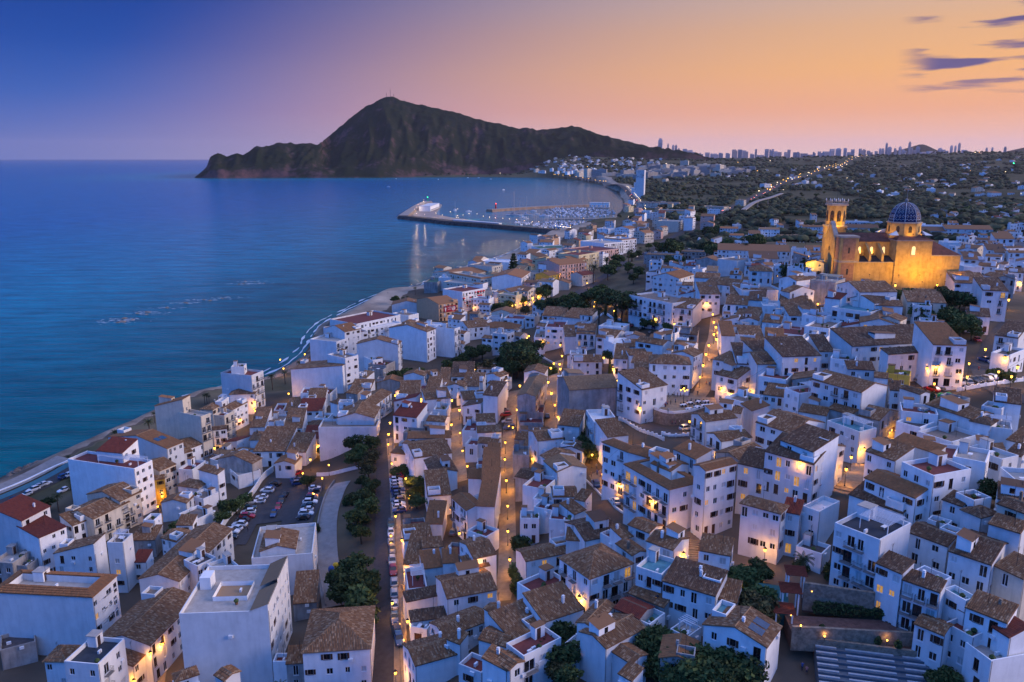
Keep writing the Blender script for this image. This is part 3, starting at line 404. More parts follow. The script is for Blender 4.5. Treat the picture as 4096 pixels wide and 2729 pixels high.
(5.2,230.3,31.0,78.8,7.0,4.5,7.0,'g2','b','g',0,0,'',''),
(4.8,210.2,33.9,89.4,7.1,4.6,7.0,'f','b','g',0,0,'',''),
(22.1,250.4,44.1,83.8,10.4,6.3,10.0,'f','b','w',0,1,'',''),
(22.6,262.4,42.2,104.1,3.0,6.6,9.0,'f','q','w',0,1,'',''),
(72.4,355.3,50.7,34.7,16.9,28.3,12.0,'f','b','w',1,5,'b2','white four storey block with dark balconies by the park'),
(80.9,351.3,48.6,54.6,10.8,10.2,9.0,'s2','b','w',0,3,'b2',''),
(91.4,432.6,50.3,54.5,20.5,15.8,10.0,'g1','o','w',1,4,'',''),
(105.4,368.5,56.2,53.8,14.3,16.3,8.0,'g2','b','w',0,2,'',''),
(103.0,392.7,56.3,74.2,12.0,11.9,8.0,'g2','b','w',0,0,'',''),
(95.5,360.9,53.8,84.6,16.2,9.1,10.0,'s2','b','w',0,2,'',''),
(104.5,351.5,54.9,77.0,12.7,6.8,8.0,'s2','b','w',0,1,'',''),
(152.5,538.3,46.7,41.2,21.8,15.6,11.0,'f','b','w',0,0,'',''),
(178.3,532.3,48.6,76.0,18.5,18.9,10.0,'s2','d','w',0,4,'b2,lit',''),
(123.5,376.1,62.2,76.3,12.6,10.1,9.0,'h','b','w',0,3,'lit',''),
(144.3,557.7,43.9,61.2,15.5,15.5,10.0,'g1','b','g',1,0,'',''),
(199.1,570.2,49.1,76.0,18.1,50.4,8.0,'s2','b','w',0,5,'',''),
(202.0,546.1,53.4,72.6,10.0,10.0,10.0,'f','b','w',0,1,'',''),
(217.5,558.2,50.8,74.7,11.3,11.3,7.0,'s2','b','w',0,3,'lit',''),
(110.9,355.2,58.8,67.6,7.9,7.9,8.0,'f','r','w',0,1,'lit',''),
(119.8,348.6,57.8,91.8,15.7,18.0,7.0,'f','b','w',0,0,'',''),
(113.6,322.3,61.1,24.0,13.2,5.0,9.0,'g2','b','w',1,0,'',''),
(118.6,329.7,64.8,32.0,8.8,8.8,10.0,'g1','b','w',0,1,'',''),
(134.7,329.1,64.4,51.9,13.9,10.5,9.0,'f','n','g',0,0,'p,lit',''),
(99.7,332.5,53.9,70.6,9.0,9.0,8.0,'s2','b','w',0,1,'',''),
(108.3,336.2,55.1,70.9,14.8,6.9,8.0,'s2','d','w',0,0,'',''),
(96.9,337.4,51.5,70.3,14.1,6.1,8.0,'f','q','w',0,1,'',''),
(113.2,325.1,54.8,78.7,13.9,8.8,8.0,'f','w','w',0,1,'',''),
(118.7,314.0,56.4,73.7,10.7,10.7,8.0,'s2','b','w',0,0,'',''),
(110.8,304.9,54.5,70.0,8.8,8.8,9.0,'f','d','w',0,1,'',''),
(103.6,301.1,52.6,64.3,6.9,6.9,9.0,'s2','b','w',0,2,'',''),
(98.9,316.4,49.9,62.5,17.3,9.9,7.0,'s2','b','w',0,0,'',''),
(91.2,322.7,49.9,57.0,5.5,5.5,8.0,'f','n','g',0,1,'',''),
(86.5,276.8,53.2,73.2,10.4,10.4,9.0,'f','r','w',0,0,'',''),
(79.5,277.5,52.9,82.2,11.6,4.6,8.0,'s2','o','w',0,0,'',''),
(89.5,274.7,51.7,83.9,11.6,8.2,8.0,'s2','b','w',0,0,'',''),
(95.2,271.8,51.5,73.8,11.1,6.3,8.0,'s2','o','w',0,0,'',''),
(104.7,280.1,52.5,56.3,19.0,12.0,9.0,'f','r','w',0,2,'',''),
(114.1,281.0,54.8,52.5,17.7,8.6,10.0,'f','b','w',0,1,'',''),
(120.5,303.1,54.9,83.4,20.5,12.7,8.0,'s2','b','w',0,1,'',''),
(130.5,301.5,56.5,73.1,10.3,10.3,8.0,'f','n','w',0,2,'',''),
(131.7,338.5,60.5,74.9,11.6,11.6,8.0,'s2','b','w',0,2,'',''),
(133.4,302.4,64.6,3.7,14.9,19.2,8.0,'g1','b','w',0,1,'',''),
(136.5,295.9,61.4,20.4,10.6,12.5,7.0,'g1','d','w',0,0,'',''),
(146.3,293.8,60.6,74.9,8.9,9.7,7.0,'g2','b','w',0,0,'',''),
(137.1,276.2,58.6,47.7,7.7,7.7,8.0,'g1','b','c',0,4,'',''),
(161.7,292.6,62.0,73.7,13.6,13.2,5.0,'s2','b','c',0,3,'lit',''),
(201.0,332.7,63.1,78.8,12.0,13.3,7.0,'s2','b','w',0,3,'lit',''),
(183.0,290.5,66.9,75.0,13.4,8.6,11.0,'s2','d','w',0,2,'b2',''),
(171.7,281.0,59.1,64.7,6.8,7.4,6.0,'s2','d','w',0,3,'lit',''),
(252.7,425.4,61.3,75.2,13.6,8.9,7.0,'s2','d','w',0,2,'',''),
(239.2,403.7,60.8,82.0,10.1,8.8,8.0,'f','w','w',0,0,'',''),
(252.6,413.4,59.3,53.5,8.6,8.6,7.0,'g2','b','w',0,1,'',''),
(289.9,468.1,61.7,72.0,9.7,9.7,8.0,'s2','d','w',0,1,'',''),
(280.8,481.3,61.4,35.5,10.2,10.2,9.0,'g2','b','c',1,0,'',''),
(331.0,526.7,62.5,74.7,11.4,11.4,12.0,'s2','b','w',0,2,'',''),
(303.5,473.1,62.9,104.6,2.6,12.3,9.0,'s2','d','w',0,1,'',''),
(307.0,542.0,58.6,76.0,12.4,13.0,8.0,'f','w','w',0,0,'',''),
(232.7,395.0,57.8,112.0,5.4,18.2,6.0,'s2','b','w',0,1,'',''),
(235.6,378.9,58.7,22.6,8.7,10.7,8.0,'g2','b','w',0,0,'',''),
(271.5,421.3,60.3,63.2,6.6,6.6,9.0,'f','r','w',0,1,'',''),
(251.7,389.6,59.6,61.4,6.3,6.3,9.0,'s2','d','w',0,1,'',''),
(126.2,302.5,61.7,45.0,5.9,5.9,8.0,'s2','r','w',0,0,'',''),
(131.7,287.9,59.5,42.1,15.9,15.0,9.0,'f','q','w',0,2,'',''),
(116.8,294.3,56.4,41.4,8.4,8.4,8.0,'f','r','w',0,2,'lit',''),
(406.6,880.4,45.8,76.0,12.4,37.7,8.0,'f','w','w',0,6,'',''),
(383.5,837.7,42.7,76.0,12.4,40.1,7.0,'s2','d','w',0,0,'',''),
(416.5,763.5,51.4,76.0,12.4,27.9,8.0,'f','w','w',0,4,'',''),
(402.1,742.7,48.2,76.0,12.4,29.0,7.0,'s2','d','w',0,0,'',''),
(441.1,735.2,50.2,76.0,12.4,39.9,8.0,'s2','b','w',0,5,'',''),
(-48.3,517.3,20.6,38.9,15.5,27.1,13.0,'g1','o','k',4,0,'sign,b1','tan apartment block with the red advertising panel'),
(29.4,628.5,24.4,51.9,7.8,10.0,9.0,'g1','b','y',2,0,'',''),
(43.9,606.0,20.8,76.0,12.4,13.2,6.0,'g1','o','c',1,0,'',''),
(54.5,611.8,26.0,41.5,13.7,12.9,8.0,'g1','r','c',1,0,'','small station house with red roof beside the track'),
(-25.9,455.9,17.8,24.5,14,16.5,6.0,'g1','b','w',3,1,'',''),
(-32.3,507.1,16.6,61.0,6.2,6.2,6.0,'g2','b','w',0,1,'',''),
(0.2,491.8,19.5,76.0,12.4,13.7,6.0,'g1','b','c',1,0,'',''),
(7.0,476.3,19.0,76.0,12.4,12.6,6.0,'f','r','w',0,2,'',''),
(2.8,459.6,16.3,76.0,12.4,21.0,6.0,'h','o','w',0,2,'',''),
(-2.7,393.6,27.7,61.7,8.3,8.3,11.0,'f','n','w',1,2,'',''),
(29.3,435.6,28.6,76.0,12.4,12.8,8.0,'s2','b','w',0,1,'',''),
(39.6,425.3,29.3,63.4,13.4,13.1,7.0,'s2','b','w',0,0,'',''),
(49.9,355.3,39.2,62.3,10.8,11.2,8.0,'f','w','w',0,1,'',''),
(38.4,361.1,36.5,83.3,5.2,8.3,9.0,'s2','b','w',0,2,'',''),
(-21.8,464.8,16.7,63.4,6.7,6.7,6.0,'s2','d','w',0,2,'',''),
(-58.5,461.6,19.4,65.5,7.2,7.2,9.0,'g1','b','w',1,0,'',''),
(-66.3,501.2,16.3,55.0,9.8,14.3,7.0,'f','b','w',0,0,'',''),
(370.0,1409.6,30.0,55.2,24,42.7,17.0,'f','t','c',3,3,'b2,b1',''),
(470.4,1640.0,30.0,58.4,17.3,17.3,16.0,'f','t','c',2,1,'b1',''),
(334.0,1295.6,33.3,76.0,12.4,19.4,9.0,'f','r','w',0,2,'',''),
(273.6,969.8,30.9,76.0,12.4,21.5,8.0,'g2','o','w',0,3,'b2',''),
(265.5,916.6,27.5,76.0,12.4,15.8,8.0,'g2','o','w',0,2,'',''),
(298.8,895.3,36.2,76.0,12.4,21.8,11.0,'g2','t','w',0,2,'',''),
(275.7,888.3,32.1,76.0,12.4,12.8,8.0,'s2','b','w',0,1,'',''),
(352.3,905.5,38.0,76.0,12.4,23.4,8.0,'g2','b','w',0,2,'',''),
(302.9,823.4,34.7,76.0,12.4,29.6,8.0,'g2','t','w',0,2,'',''),
(133.9,642.0,38.1,76.0,12.4,25.0,9.0,'f','t','g',0,4,'',''),
(172.4,708.3,33.1,76.0,12.4,21.5,9.0,'f','t','g',0,4,'b2',''),
(357.6,2200.7,81.5,71.6,22.3,22.3,62.0,'f','w','w',0,4,'b2','tall pale blue tower block behind the far beach'),
(364.2,2301.8,45.0,60.3,19.9,19.9,34.0,'f','w','w',0,3,'b2',''),
(360.5,2321.9,29.7,57.3,20.7,20.7,20.0,'f','w','w',0,3,'',''),
(758.9,2440.8,37.4,24.0,24,20.6,8.0,'f','n','w',5,0,'',''),
(-92.7,410.1,20.1,67.5,13.6,17.0,12.0,'f','n','w',3,0,'b1,x',''),
(-91.2,421.0,21.5,37.4,14.8,25.6,13.0,'f','r','w',3,0,'b1,x',''),
(-88.7,458.7,16.6,42.1,28.7,26.7,11.0,'f','w','w',7,0,'b1,x','long white balconied apartment row at the sea edge'),
(-91.7,460.3,19.3,52.4,36.0,24.0,14.0,'f','r','w',6,0,'x',''),
(-89.9,418.6,23.5,49.9,11.1,16.8,14.5,'g1','o','w',1,0,'x',''),
(-55.6,377.6,26.1,84.7,8.1,20.4,14.0,'g1','b','w',2,0,'b1,x',''),
(-43.4,395.9,28.5,64.2,8.8,23.0,16.0,'g1','b','w',2,0,'x',''),
(-37.8,427.2,25.1,77.4,8.1,13.1,15.0,'f','w','w',0,0,'x',''),
(-62.0,540.3,16.4,94.6,13.2,20.5,10.0,'g1','b','w',0,0,'x',''),
(-53.7,411.2,29.7,74.8,7.6,4.7,17.5,'h','b','w',1,1,'x',''),
(-67.1,372.1,19.8,38.0,5.4,17.1,8.0,'f','w','w',2,0,'x',''),
(-60.0,367.1,18.5,71.6,9.5,9.5,7.0,'f','r','g',0,0,'x',''),
(-35.2,559.6,21.9,48.9,23.3,20.2,14.0,'f','r','w',5,0,'a1,b1,x','white apartment block with red awnings on its balconies'),
(-24.2,614.3,23.0,40.6,16.5,43.3,12.0,'f','o','c',2,1,'x',''),
(-41.4,676.3,16.3,55.8,37.4,34.4,12.0,'g1','o','c',2,1,'x',''),
(-17.7,702.0,20.8,53.7,15.9,25.9,15.0,'f','b','c',2,0,'b1,x',''),
(-49.4,637.2,20.5,78.4,13.8,10.2,11.0,'f','w','w',0,0,'x',''),
(-59.5,629.8,18.0,79.6,25.4,11.2,9.0,'f','e','g',0,0,'x',''),
(-24.0,606.3,19.6,61.1,20.0,34.7,9.0,'f','n','c',1,1,'x',''),
(7.3,602.4,25.4,77.5,35.0,23.4,13.0,'g1','o','w',6,0,'b1,x',''),
(-14.8,582.4,18.6,62.3,9.9,8.8,9.0,'f','b','c',2,0,'b1,x',''),
(-7.3,577.8,16.9,50.0,13.7,10.8,7.0,'g1','b','w',3,0,'b1,x',''),
(-0.8,583.6,17.8,51.9,20.0,11.8,7.0,'g1','b','w',5,0,'b1,x',''),
(-2.6,753.0,17.9,67.5,21.7,30.9,9.0,'f','w','w',0,0,'x',''),
(31.3,826.8,15.7,68.9,17.4,23.1,9.0,'f','e','c',0,3,'x',''),
(34.9,643.7,29.7,55.3,16.2,16.0,13.0,'f','o','w',2,0,'b1,x',''),
(28.9,620.9,24.4,47.5,13.3,14.0,9.0,'g1','b','y',2,0,'b1,x',''),
(38.0,635.6,30.9,38.0,29.9,27.4,13.0,'g1','o','p',4,0,'b1,x',''),
(49.7,653.9,32.1,34.6,16.0,22.3,13.0,'g1','o','u',2,0,'b1,x',''),
(55.6,661.5,35.8,51.3,30.6,21.0,16.0,'f','r','u',4,0,'b1,x',''),
(79.5,785.7,24.7,41.5,38.3,36.3,15.0,'f','r','p',3,0,'b1,x',''),
(98.8,854.6,25.2,39.5,30.4,36.4,14.0,'f','n','w',4,0,'b1,x',''),
(120.9,879.5,26.4,40.0,24,28.9,15.0,'f','o','w',5,3,'b2,b1,x','white corner apartment block with broad orange roofs near the marina'),
(161.5,975.6,25.1,39.5,17.4,17.4,14.0,'g1','o','c',3,1,'b1,x',''),
(181.3,1119.4,24.5,56.9,24,24.9,10.0,'g1','o','w',3,0,'x',''),
(221.9,1071.2,31.8,65.0,24,28.7,13.0,'f','n','c',3,0,'b1,x',''),
(239.6,1066.0,36.5,59.7,12.0,12.0,14.0,'f','o','w',3,0,'b1,x',''),
(269.4,1241.3,34.5,69.1,24,47.8,12.0,'f','o','c',2,6,'b2,x',''),
(353.9,1704.0,21.3,76.0,22.7,90.5,14.0,'f','o','c',0,8,'b2,x',''),
(216.2,1264.1,33.0,67.4,13.3,13.3,13.0,'f','q','w',1,1,'x',''),
(73.4,901.2,15.9,105.6,31.1,44.6,7.0,'f','e','w',0,0,'x',''),
(135.5,1129.5,16.8,53.1,18.3,18.3,8.0,'f','n','w',0,1,'x',''),
(157.0,1075.6,21.4,51.3,22.3,22.3,11.0,'g1','o','w',2,1,'x',''),
(415.0,709.2,47.9,346.7,5.7,6.9,6.4,'g1','b','w',1,1,'',''),
(350.9,560.4,56.9,350.5,7.7,7.0,6.7,'f','r','g',2,2,'',''),
(365.5,578.2,57.0,337.0,5.0,7.0,7.1,'g2','b','w',2,2,'',''),
(253.8,446.0,60.4,349.0,5.3,7.9,6.1,'f','n','w',1,2,'',''),
(319.4,572.5,59.3,343.2,6.7,6.1,7.7,'f','n','w',3,2,'',''),
(228.6,374.0,57.5,343.3,5.3,6.3,6.5,'s2','b','g',2,2,'',''),
(332.4,544.6,56.9,345.9,6.5,6.2,6.5,'s1','d','g',3,2,'',''),
(437.9,704.0,50.8,338.3,9.3,6.1,8.5,'f','n','w',3,1,'',''),
(312.2,492.3,60.7,82.1,8.3,7.5,6.8,'f','b','w',2,1,'',''),
(348.4,571.5,58.3,69.1,7.5,7.0,7.1,'g2','o','w',2,2,'',''),
(287.3,460.8,61.3,345.7,9.8,6.6,7.7,'g1','b','w',2,2,'',''),
(270.6,466.6,62.3,75.0,5.9,7.2,9.2,'g1','b','w',1,1,'',''),
(325.4,560.5,58.8,337.2,9.3,7.1,7.8,'g1','d','w',1,2,'',''),
(313.6,513.6,60.5,68.3,5.6,6.2,7.8,'s2','b','w',1,2,'',''),
(318.5,534.7,58.1,64.0,9.4,6.7,7.4,'g1','d','w',3,2,'',''),
(281.5,464.7,60.8,340.3,5.2,5.4,7.3,'s1','d','w',1,2,'',''),
(288.3,439.2,58.7,60.7,9.4,7.7,6.1,'g1','b','w',3,2,'',''),
(425.2,699.6,49.9,341.3,7.9,7.1,8.0,'s1','b','w',3,1,'',''),
(268.1,450.8,60.5,324.9,7.7,6.3,7.7,'g1','b','w',2,1,'',''),
(253.5,406.8,58.7,336.3,5.3,6.2,7.6,'g1','b','w',3,1,'',''),
(243.9,416.2,62.8,68.0,5.3,6.7,8.4,'s2','b','w',1,2,'',''),
(288.0,494.0,61.2,67.2,5.1,6.0,7.8,'g1','b','g',3,2,'',''),
(207.8,342.2,64.0,335.5,8.5,6.1,8.7,'g2','b','g',3,2,'',''),
(435.0,771.6,52.5,344.6,5.2,7.7,7.5,'f','n','w',2,2,'',''),
(245.6,402.2,57.7,334.4,8.7,7.2,6.5,'g1','b','w',1,2,'',''),
(298.6,505.1,61.0,338.9,9.0,5.3,7.5,'f','r','w',2,2,'',''),
(141.7,360.7,68.1,69.1,6.2,7.8,8.5,'g1','d','g',1,1,'',''),
(126.5,364.8,65.7,338.5,7.2,6.1,7.4,'f','n','w',1,1,'',''),
(127.7,352.4,65.0,3.8,7.8,5.4,7.5,'f','n','w',2,1,'',''),
(127.0,581.4,37.8,324.3,9.8,7.0,6.9,'s1','r','w',3,1,'',''),
(79.0,466.3,48.5,347.2,7.9,6.3,8.6,'f','r','w',3,2,'',''),
(106.4,386.8,59.3,339.7,5.3,7.3,7.8,'g1','b','w',1,2,'',''),
(137.9,531.8,40.3,72.9,9.1,7.2,6.3,'s2','t','w',3,1,'',''),
(114.1,475.9,49.6,60.2,8.9,6.1,8.6,'f','b','w',1,2,'',''),
(127.1,582.3,36.9,68.9,9.0,7.3,7.5,'s1','d','w',1,2,'',''),
(158.6,481.0,51.4,87.5,7.9,5.6,7.2,'g2','o','w',2,2,'',''),
(124.9,378.0,64.8,344.6,6.8,6.7,8.4,'f','n','w',1,2,'',''),
(81.1,381.3,50.2,336.0,6.9,5.3,8.2,'s2','r','w',2,1,'',''),
(89.1,391.7,48.1,78.0,8.9,6.0,6.2,'s1','b','w',1,2,'',''),
(85.8,412.6,50.0,346.5,8.5,7.5,7.5,'g1','b','w',1,1,'',''),
(147.2,282.4,57.7,333.5,6.0,6.0,7.1,'f','b','w',1,2,'',''),
(90.7,311.7,51.9,339.4,7.3,5.9,9.3,'g2','d','w',2,2,'',''),
(92.4,293.5,51.1,71.4,7.9,7.8,7.6,'g2','b','w',2,2,'',''),
(83.3,306.1,49.8,338.4,9.8,7.4,6.9,'f','n','w',3,1,'',''),
(121.0,286.1,54.6,337.7,5.6,6.7,8.5,'s2','r','w',1,2,'',''),
(84.4,314.0,51.1,345.3,6.3,5.4,9.0,'s2','b','w',3,1,'',''),
(144.5,275.8,57.0,337.8,8.5,6.1,8.1,'f','b','w',1,1,'',''),
(148.8,290.8,61.7,340.5,6.1,5.1,8.0,'f','b','w',3,1,'',''),
(93.1,138.0,56.9,352.1,8.4,6.2,9.9,'f','n','w',1,1,'t',''),
(97.5,147.0,53.7,338.4,7.0,6.1,7.7,'f','r','w',1,2,'t',''),
(87.7,133.8,55.0,330.8,8.3,5.1,7.8,'s1','d','w',2,2,'t',''),
(101.6,165.0,51.4,336.3,5.7,5.7,7.9,'s2','b','w',2,1,'t',''),
(90.8,143.7,58.0,54.2,8.2,5.6,8.3,'f','n','w',3,1,'t',''),
(96.1,159.3,52.3,66.8,9.7,7.7,7.9,'f','r','w',1,1,'t',''),
(81.1,222.4,52.3,334.7,5.3,7.7,7.1,'s2','b','g',1,2,'',''),
(54.6,207.6,47.9,335.3,7.6,5.1,9.7,'g1','b','w',2,1,'',''),
(72.0,218.9,48.9,331.3,5.5,6.6,7.9,'s1','b','w',3,2,'',''),
(3.4,219.6,31.8,355.3,7.4,7.4,4.3,'g2','b','g',2,1,'',''),
(1.9,238.2,28.9,2.4,5.4,5.2,4.6,'g1','b','w',1,2,'',''),
(11.1,228.6,31.6,86.5,6.2,5.1,5.3,'s2','o','w',2,2,'',''),
(-44.7,288.5,25.0,348.6,8.9,5.3,6.4,'s2','r','w',1,2,'',''),
(-36.2,251.6,25.9,348.8,8.6,5.3,5.9,'f','b','g',1,1,'',''),
(-41.9,311.7,21.8,74.7,9.8,6.0,5.4,'g1','b','w',2,2,'',''),
(-20.2,317.8,24.7,352.8,8.3,7.2,5.7,'s1','b','w',1,1,'',''),
(-30.5,293.3,25.3,85.1,6.1,6.0,6.0,'g1','t','g',2,2,'',''),
(-15.5,327.2,22.3,352.0,6.6,6.2,4.1,'g1','b','w',2,2,'',''),
(-2.3,350.2,23.1,89.8,6.3,6.1,5.1,'f','n','w',1,2,'',''),
(-37.2,269.5,25.8,351.8,5.7,7.1,6.2,'g2','r','w',1,2,'',''),
(-15.5,341.7,23.8,351.1,7.6,7.8,5.8,'g1','b','w',3,2,'',''),
(-1.9,289.4,32.9,71.5,5.8,7.5,5.8,'f','b','w',3,1,'',''),
(-24.7,316.0,22.5,80.8,7.1,6.0,4.4,'s1','b','w',3,1,'',''),
(-41.0,322.3,20.1,1.8,8.9,7.8,4.2,'f','r','w',1,2,'',''),
(-19.2,305.0,25.9,74.4,5.6,7.0,5.4,'g1','b','w',3,2,'',''),
(-17.5,271.3,28.6,342.2,6.8,6.8,6.3,'s2','d','w',2,1,'',''),
(-15.3,166.4,26.9,349.3,5.8,5.7,5.0,'f','r','g',2,2,'t',''),
(29.1,111.9,36.6,73.3,6.3,5.5,6.0,'g1','o','g',1,1,'t',''),
(19.1,215.6,40.3,73.5,8.1,6.2,7.5,'s2','b','w',3,2,'',''),
(13.1,207.0,37.0,340.2,6.4,5.4,5.9,'g2','d','w',3,1,'',''),
(-107.4,270.5,11.3,334.8,5.9,5.3,5.3,'g1','t','w',2,1,'',''),
(-72.8,339.6,16.7,336.8,9.0,5.8,4.7,'g2','b','w',1,1,'',''),
(-105.9,262.9,12.2,330.2,8.0,5.2,5.9,'f','r','w',2,1,'',''),
(-107.9,280.8,11.5,327.6,8.6,6.7,4.3,'s2','r','w',3,2,'',''),
(-61.8,306.1,19.2,333.7,5.0,7.3,4.0,'s1','r','w',1,2,'',''),
(-70.9,352.7,17.1,331.4,5.3,5.7,5.6,'s1','t','w',3,1,'',''),
(-100.1,269.3,11.5,339.3,5.2,6.6,4.0,'g1','b','w',2,2,'',''),
(-148.6,213.9,10.6,341.3,5.4,7.9,6.3,'f','b','w',3,1,'',''),
(-149.4,204.5,12.7,344.9,6.4,7.4,8.1,'g2','d','w',1,1,'',''),
(-140.0,208.6,11.9,327.8,6.6,7.7,6.5,'f','n','g',1,2,'',''),
(-97.6,216.1,13.4,330.7,7.8,6.7,4.0,'f','b','w',1,1,'',''),
(-100.2,230.2,12.9,333.4,6.2,6.0,4.7,'f','b','w',2,1,'',''),
(-94.8,198.1,14.8,335.1,5.7,6.3,5.7,'g1','b','w',3,2,'t',''),
(-14.4,484.5,18.9,344.8,7.7,5.4,6.8,'f','b','w',3,2,'',''),
(-6.6,420.7,20.7,62.9,6.7,5.3,5.5,'s2','b','w',3,1,'',''),
(-20.6,481.3,17.4,324.7,6.1,5.6,5.9,'g1','b','w',3,2,'',''),
(-2.0,403.9,25.3,328.4,7.3,7.4,6.5,'g1','t','w',1,2,'',''),
(-26.3,422.1,15.9,86.1,5.9,6.2,5.5,'g1','b','w',2,2,'',''),
(-15.9,410.2,22.3,330.6,6.0,5.7,7.1,'g1','b','w',1,1,'',''),
(-32.9,449.8,16.2,331.8,6.0,6.6,6.7,'g1','o','w',3,2,'',''),
(7.9,474.9,21.1,334.2,6.3,7.5,6.5,'f','n','w',2,1,'',''),
(-23.3,553.2,14.1,340.2,8.1,5.3,7.6,'g1','b','w',3,2,'',''),
(-20.6,525.6,11.7,71.3,9.6,6.1,4.9,'f','r','g',1,2,'',''),
(12.7,488.4,25.0,343.6,7.8,6.0,6.6,'f','r','w',3,2,'',''),
(-39.2,478.8,18.8,334.2,8.7,6.4,7.3,'s1','b','w',2,2,'',''),
(-27.5,507.6,16.4,337.7,5.9,5.5,5.7,'g1','b','g',1,2,'',''),
(22.4,522.5,21.0,60.5,6.6,5.3,4.7,'g1','d','w',2,1,'',''),
(23.3,1061.2,15.3,316.8,14.1,8.0,10.9,'g1','d','w',3,2,'',''),
(79.3,1102.4,16.6,48.2,16.8,8.7,11.7,'g2','b','w',1,2,'',''),
(47.2,957.6,19.7,50.1,15.2,9.7,11.6,'f','n','k',2,2,'',''),
(93.6,1101.6,15.9,329.6,16.2,9.3,10.9,'s1','b','c',1,1,'',''),
(39.5,846.1,18.4,51.8,17.2,9.6,11.4,'g1','b','w',2,1,'',''),
(25.0,738.9,24.4,50.5,14.1,10.1,11.0,'s1','d','u',1,1,'',''),
(10.3,944.2,16.9,313.9,11.3,9.0,9.8,'g2','b','w',3,1,'',''),
(54.5,874.6,21.3,328.3,12.4,9.9,12.1,'g1','b','c',2,1,'',''),
(290.6,1588.5,18.1,61.2,16.6,10.3,12.6,'f','n','k',2,2,'',''),
(177.3,1023.0,23.0,332.2,13.3,9.4,10.2,'g2','d','p',3,2,'',''),
(213.7,1240.7,32.4,331.9,13.8,10.8,11.1,'f','r','w',2,2,'',''),
(252.3,1605.5,16.1,54.5,14.9,10.7,11.6,'f','n','p',2,1,'',''),
(187.7,1230.3,31.2,330.2,15.2,10.3,11.5,'g1','d','w',2,2,'',''),
(201.6,1154.2,28.9,318.0,17.6,8.2,10.5,'g2','b','c',2,2,'',''),
(237.9,1644.3,17.2,47.7,18.0,9.9,11.3,'f','n','u',3,2,'',''),
(239.9,1156.2,33.1,327.1,11.6,8.5,10.3,'f','r','w',1,2,'',''),
(195.9,1044.4,25.9,50.5,14.9,8.4,12.0,'g1','o','c',3,2,'',''),
(68.4,329.5,46.0,337.5,6.2,7.6,7.2,'f','n','w',2,1,'',''),
(51.5,290.9,49.0,344.8,7.9,7.3,5.3,'s2','o','w',1,2,'',''),
(60.9,283.3,52.4,342.0,6.4,5.8,7.2,'s1','d','g',1,2,'',''),
(58.0,277.8,49.9,332.9,7.2,5.5,6.2,'g1','b','w',3,1,'',''),
(12.7,406.9,29.7,320.3,9.3,6.2,8.1,'g1','b','w',2,1,'',''),
(30.3,381.7,34.8,340.7,7.9,7.4,6.6,'g2','b','w',3,2,'',''),
(57.3,265.7,47.2,62.6,9.2,6.6,5.1,'f','b','w',3,1,'',''),
(48.9,338.8,38.9,346.4,8.5,6.6,5.1,'g2','b','w',2,1,'',''),
(28.8,330.0,32.1,69.6,9.5,5.4,5.0,'g1','b','w',2,1,'',''),
(56.3,301.9,49.3,328.2,7.1,6.6,5.9,'f','r','w',2,2,'',''),
(35.4,408.8,35.0,332.2,6.8,7.7,6.2,'s1','b','w',1,1,'',''),
(23.8,319.4,36.1,352.5,6.8,5.8,6.9,'f','b','w',1,2,'',''),
(254.3,1085.9,37.7,337.9,17.7,10.1,13.2,'s1','b','p',3,1,'',''),
(242.1,1032.3,32.5,336.8,16.7,9.8,11.4,'g2','o','p',3,1,'',''),
(174.7,1177.4,28.4,324.5,11.7,10.8,11.9,'s1','b','p',3,1,'',''),
(226.9,1196.5,34.1,72.6,12.4,9.3,12.9,'s2','r','c',1,2,'',''),
(174.8,1104.2,25.2,56.3,13.3,10.4,13.4,'f','b','k',2,1,'',''),
(200.9,1130.9,29.6,336.0,12.1,10.5,12.2,'s2','b','c',3,1,'',''),
(169.8,1087.9,23.5,339.0,10.1,9.2,12.3,'s1','b','w',3,2,'',''),
(320.7,1666.9,21.2,333.2,10.0,9.9,11.5,'g1','t','u',2,2,'',''),
(238.4,1665.9,19.2,55.7,16.6,10.1,12.2,'s1','o','p',2,1,'',''),
(263.9,1191.9,37.4,51.8,16.9,9.3,13.1,'s1','b','w',3,1,'',''),
(334.9,1772.9,20.0,73.5,15.4,9.1,11.8,'f','r','c',1,2,'',''),
(297.5,1321.6,36.2,70.0,12.5,8.4,13.1,'g2','o','c',3,2,'',''),
(202.3,1113.0,30.7,336.6,14.1,10.1,13.6,'g2','b','c',3,1,'',''),
(167.1,1056.8,23.9,343.9,13.6,8.3,13.2,'f','n','k',2,1,'',''),
(270.3,1881.0,19.2,332.5,12.4,10.6,12.1,'g1','d','w',3,2,'',''),
(159.7,1159.4,26.0,329.5,14.6,8.9,12.0,'g2','d','c',1,1,'',''),
(120.5,668.0,34.9,334.2,8.3,6.2,7.2,'g1','b','w',3,2,'',''),
(152.9,730.9,32.4,341.3,9.8,5.1,7.9,'g1','d','w',3,1,'',''),
(124.7,598.0,36.7,69.0,7.7,6.5,7.6,'s1','b','w',2,2,'',''),
(131.8,618.8,40.8,69.7,5.5,5.8,9.7,'g1','b','w',2,1,'',''),
(112.3,677.7,34.6,339.0,8.6,7.8,8.3,'g1','b','g',1,2,'',''),
(108.7,629.5,35.2,338.2,9.6,7.7,7.3,'f','r','w',1,2,'',''),
(136.5,585.8,40.1,337.7,8.2,7.0,7.2,'g1','b','w',3,2,'',''),
(166.6,843.7,21.5,78.5,8.4,7.4,9.8,'g2','b','w',2,2,'',''),
(130.0,593.2,39.3,348.1,8.6,7.7,7.7,'f','r','w',3,1,'',''),
(347.0,956.6,40.2,104.1,8.6,5.0,9.2,'s2','d','w',3,2,'',''),
(311.6,812.7,38.2,6.3,7.5,5.1,7.0,'g1','r','w',3,1,'',''),
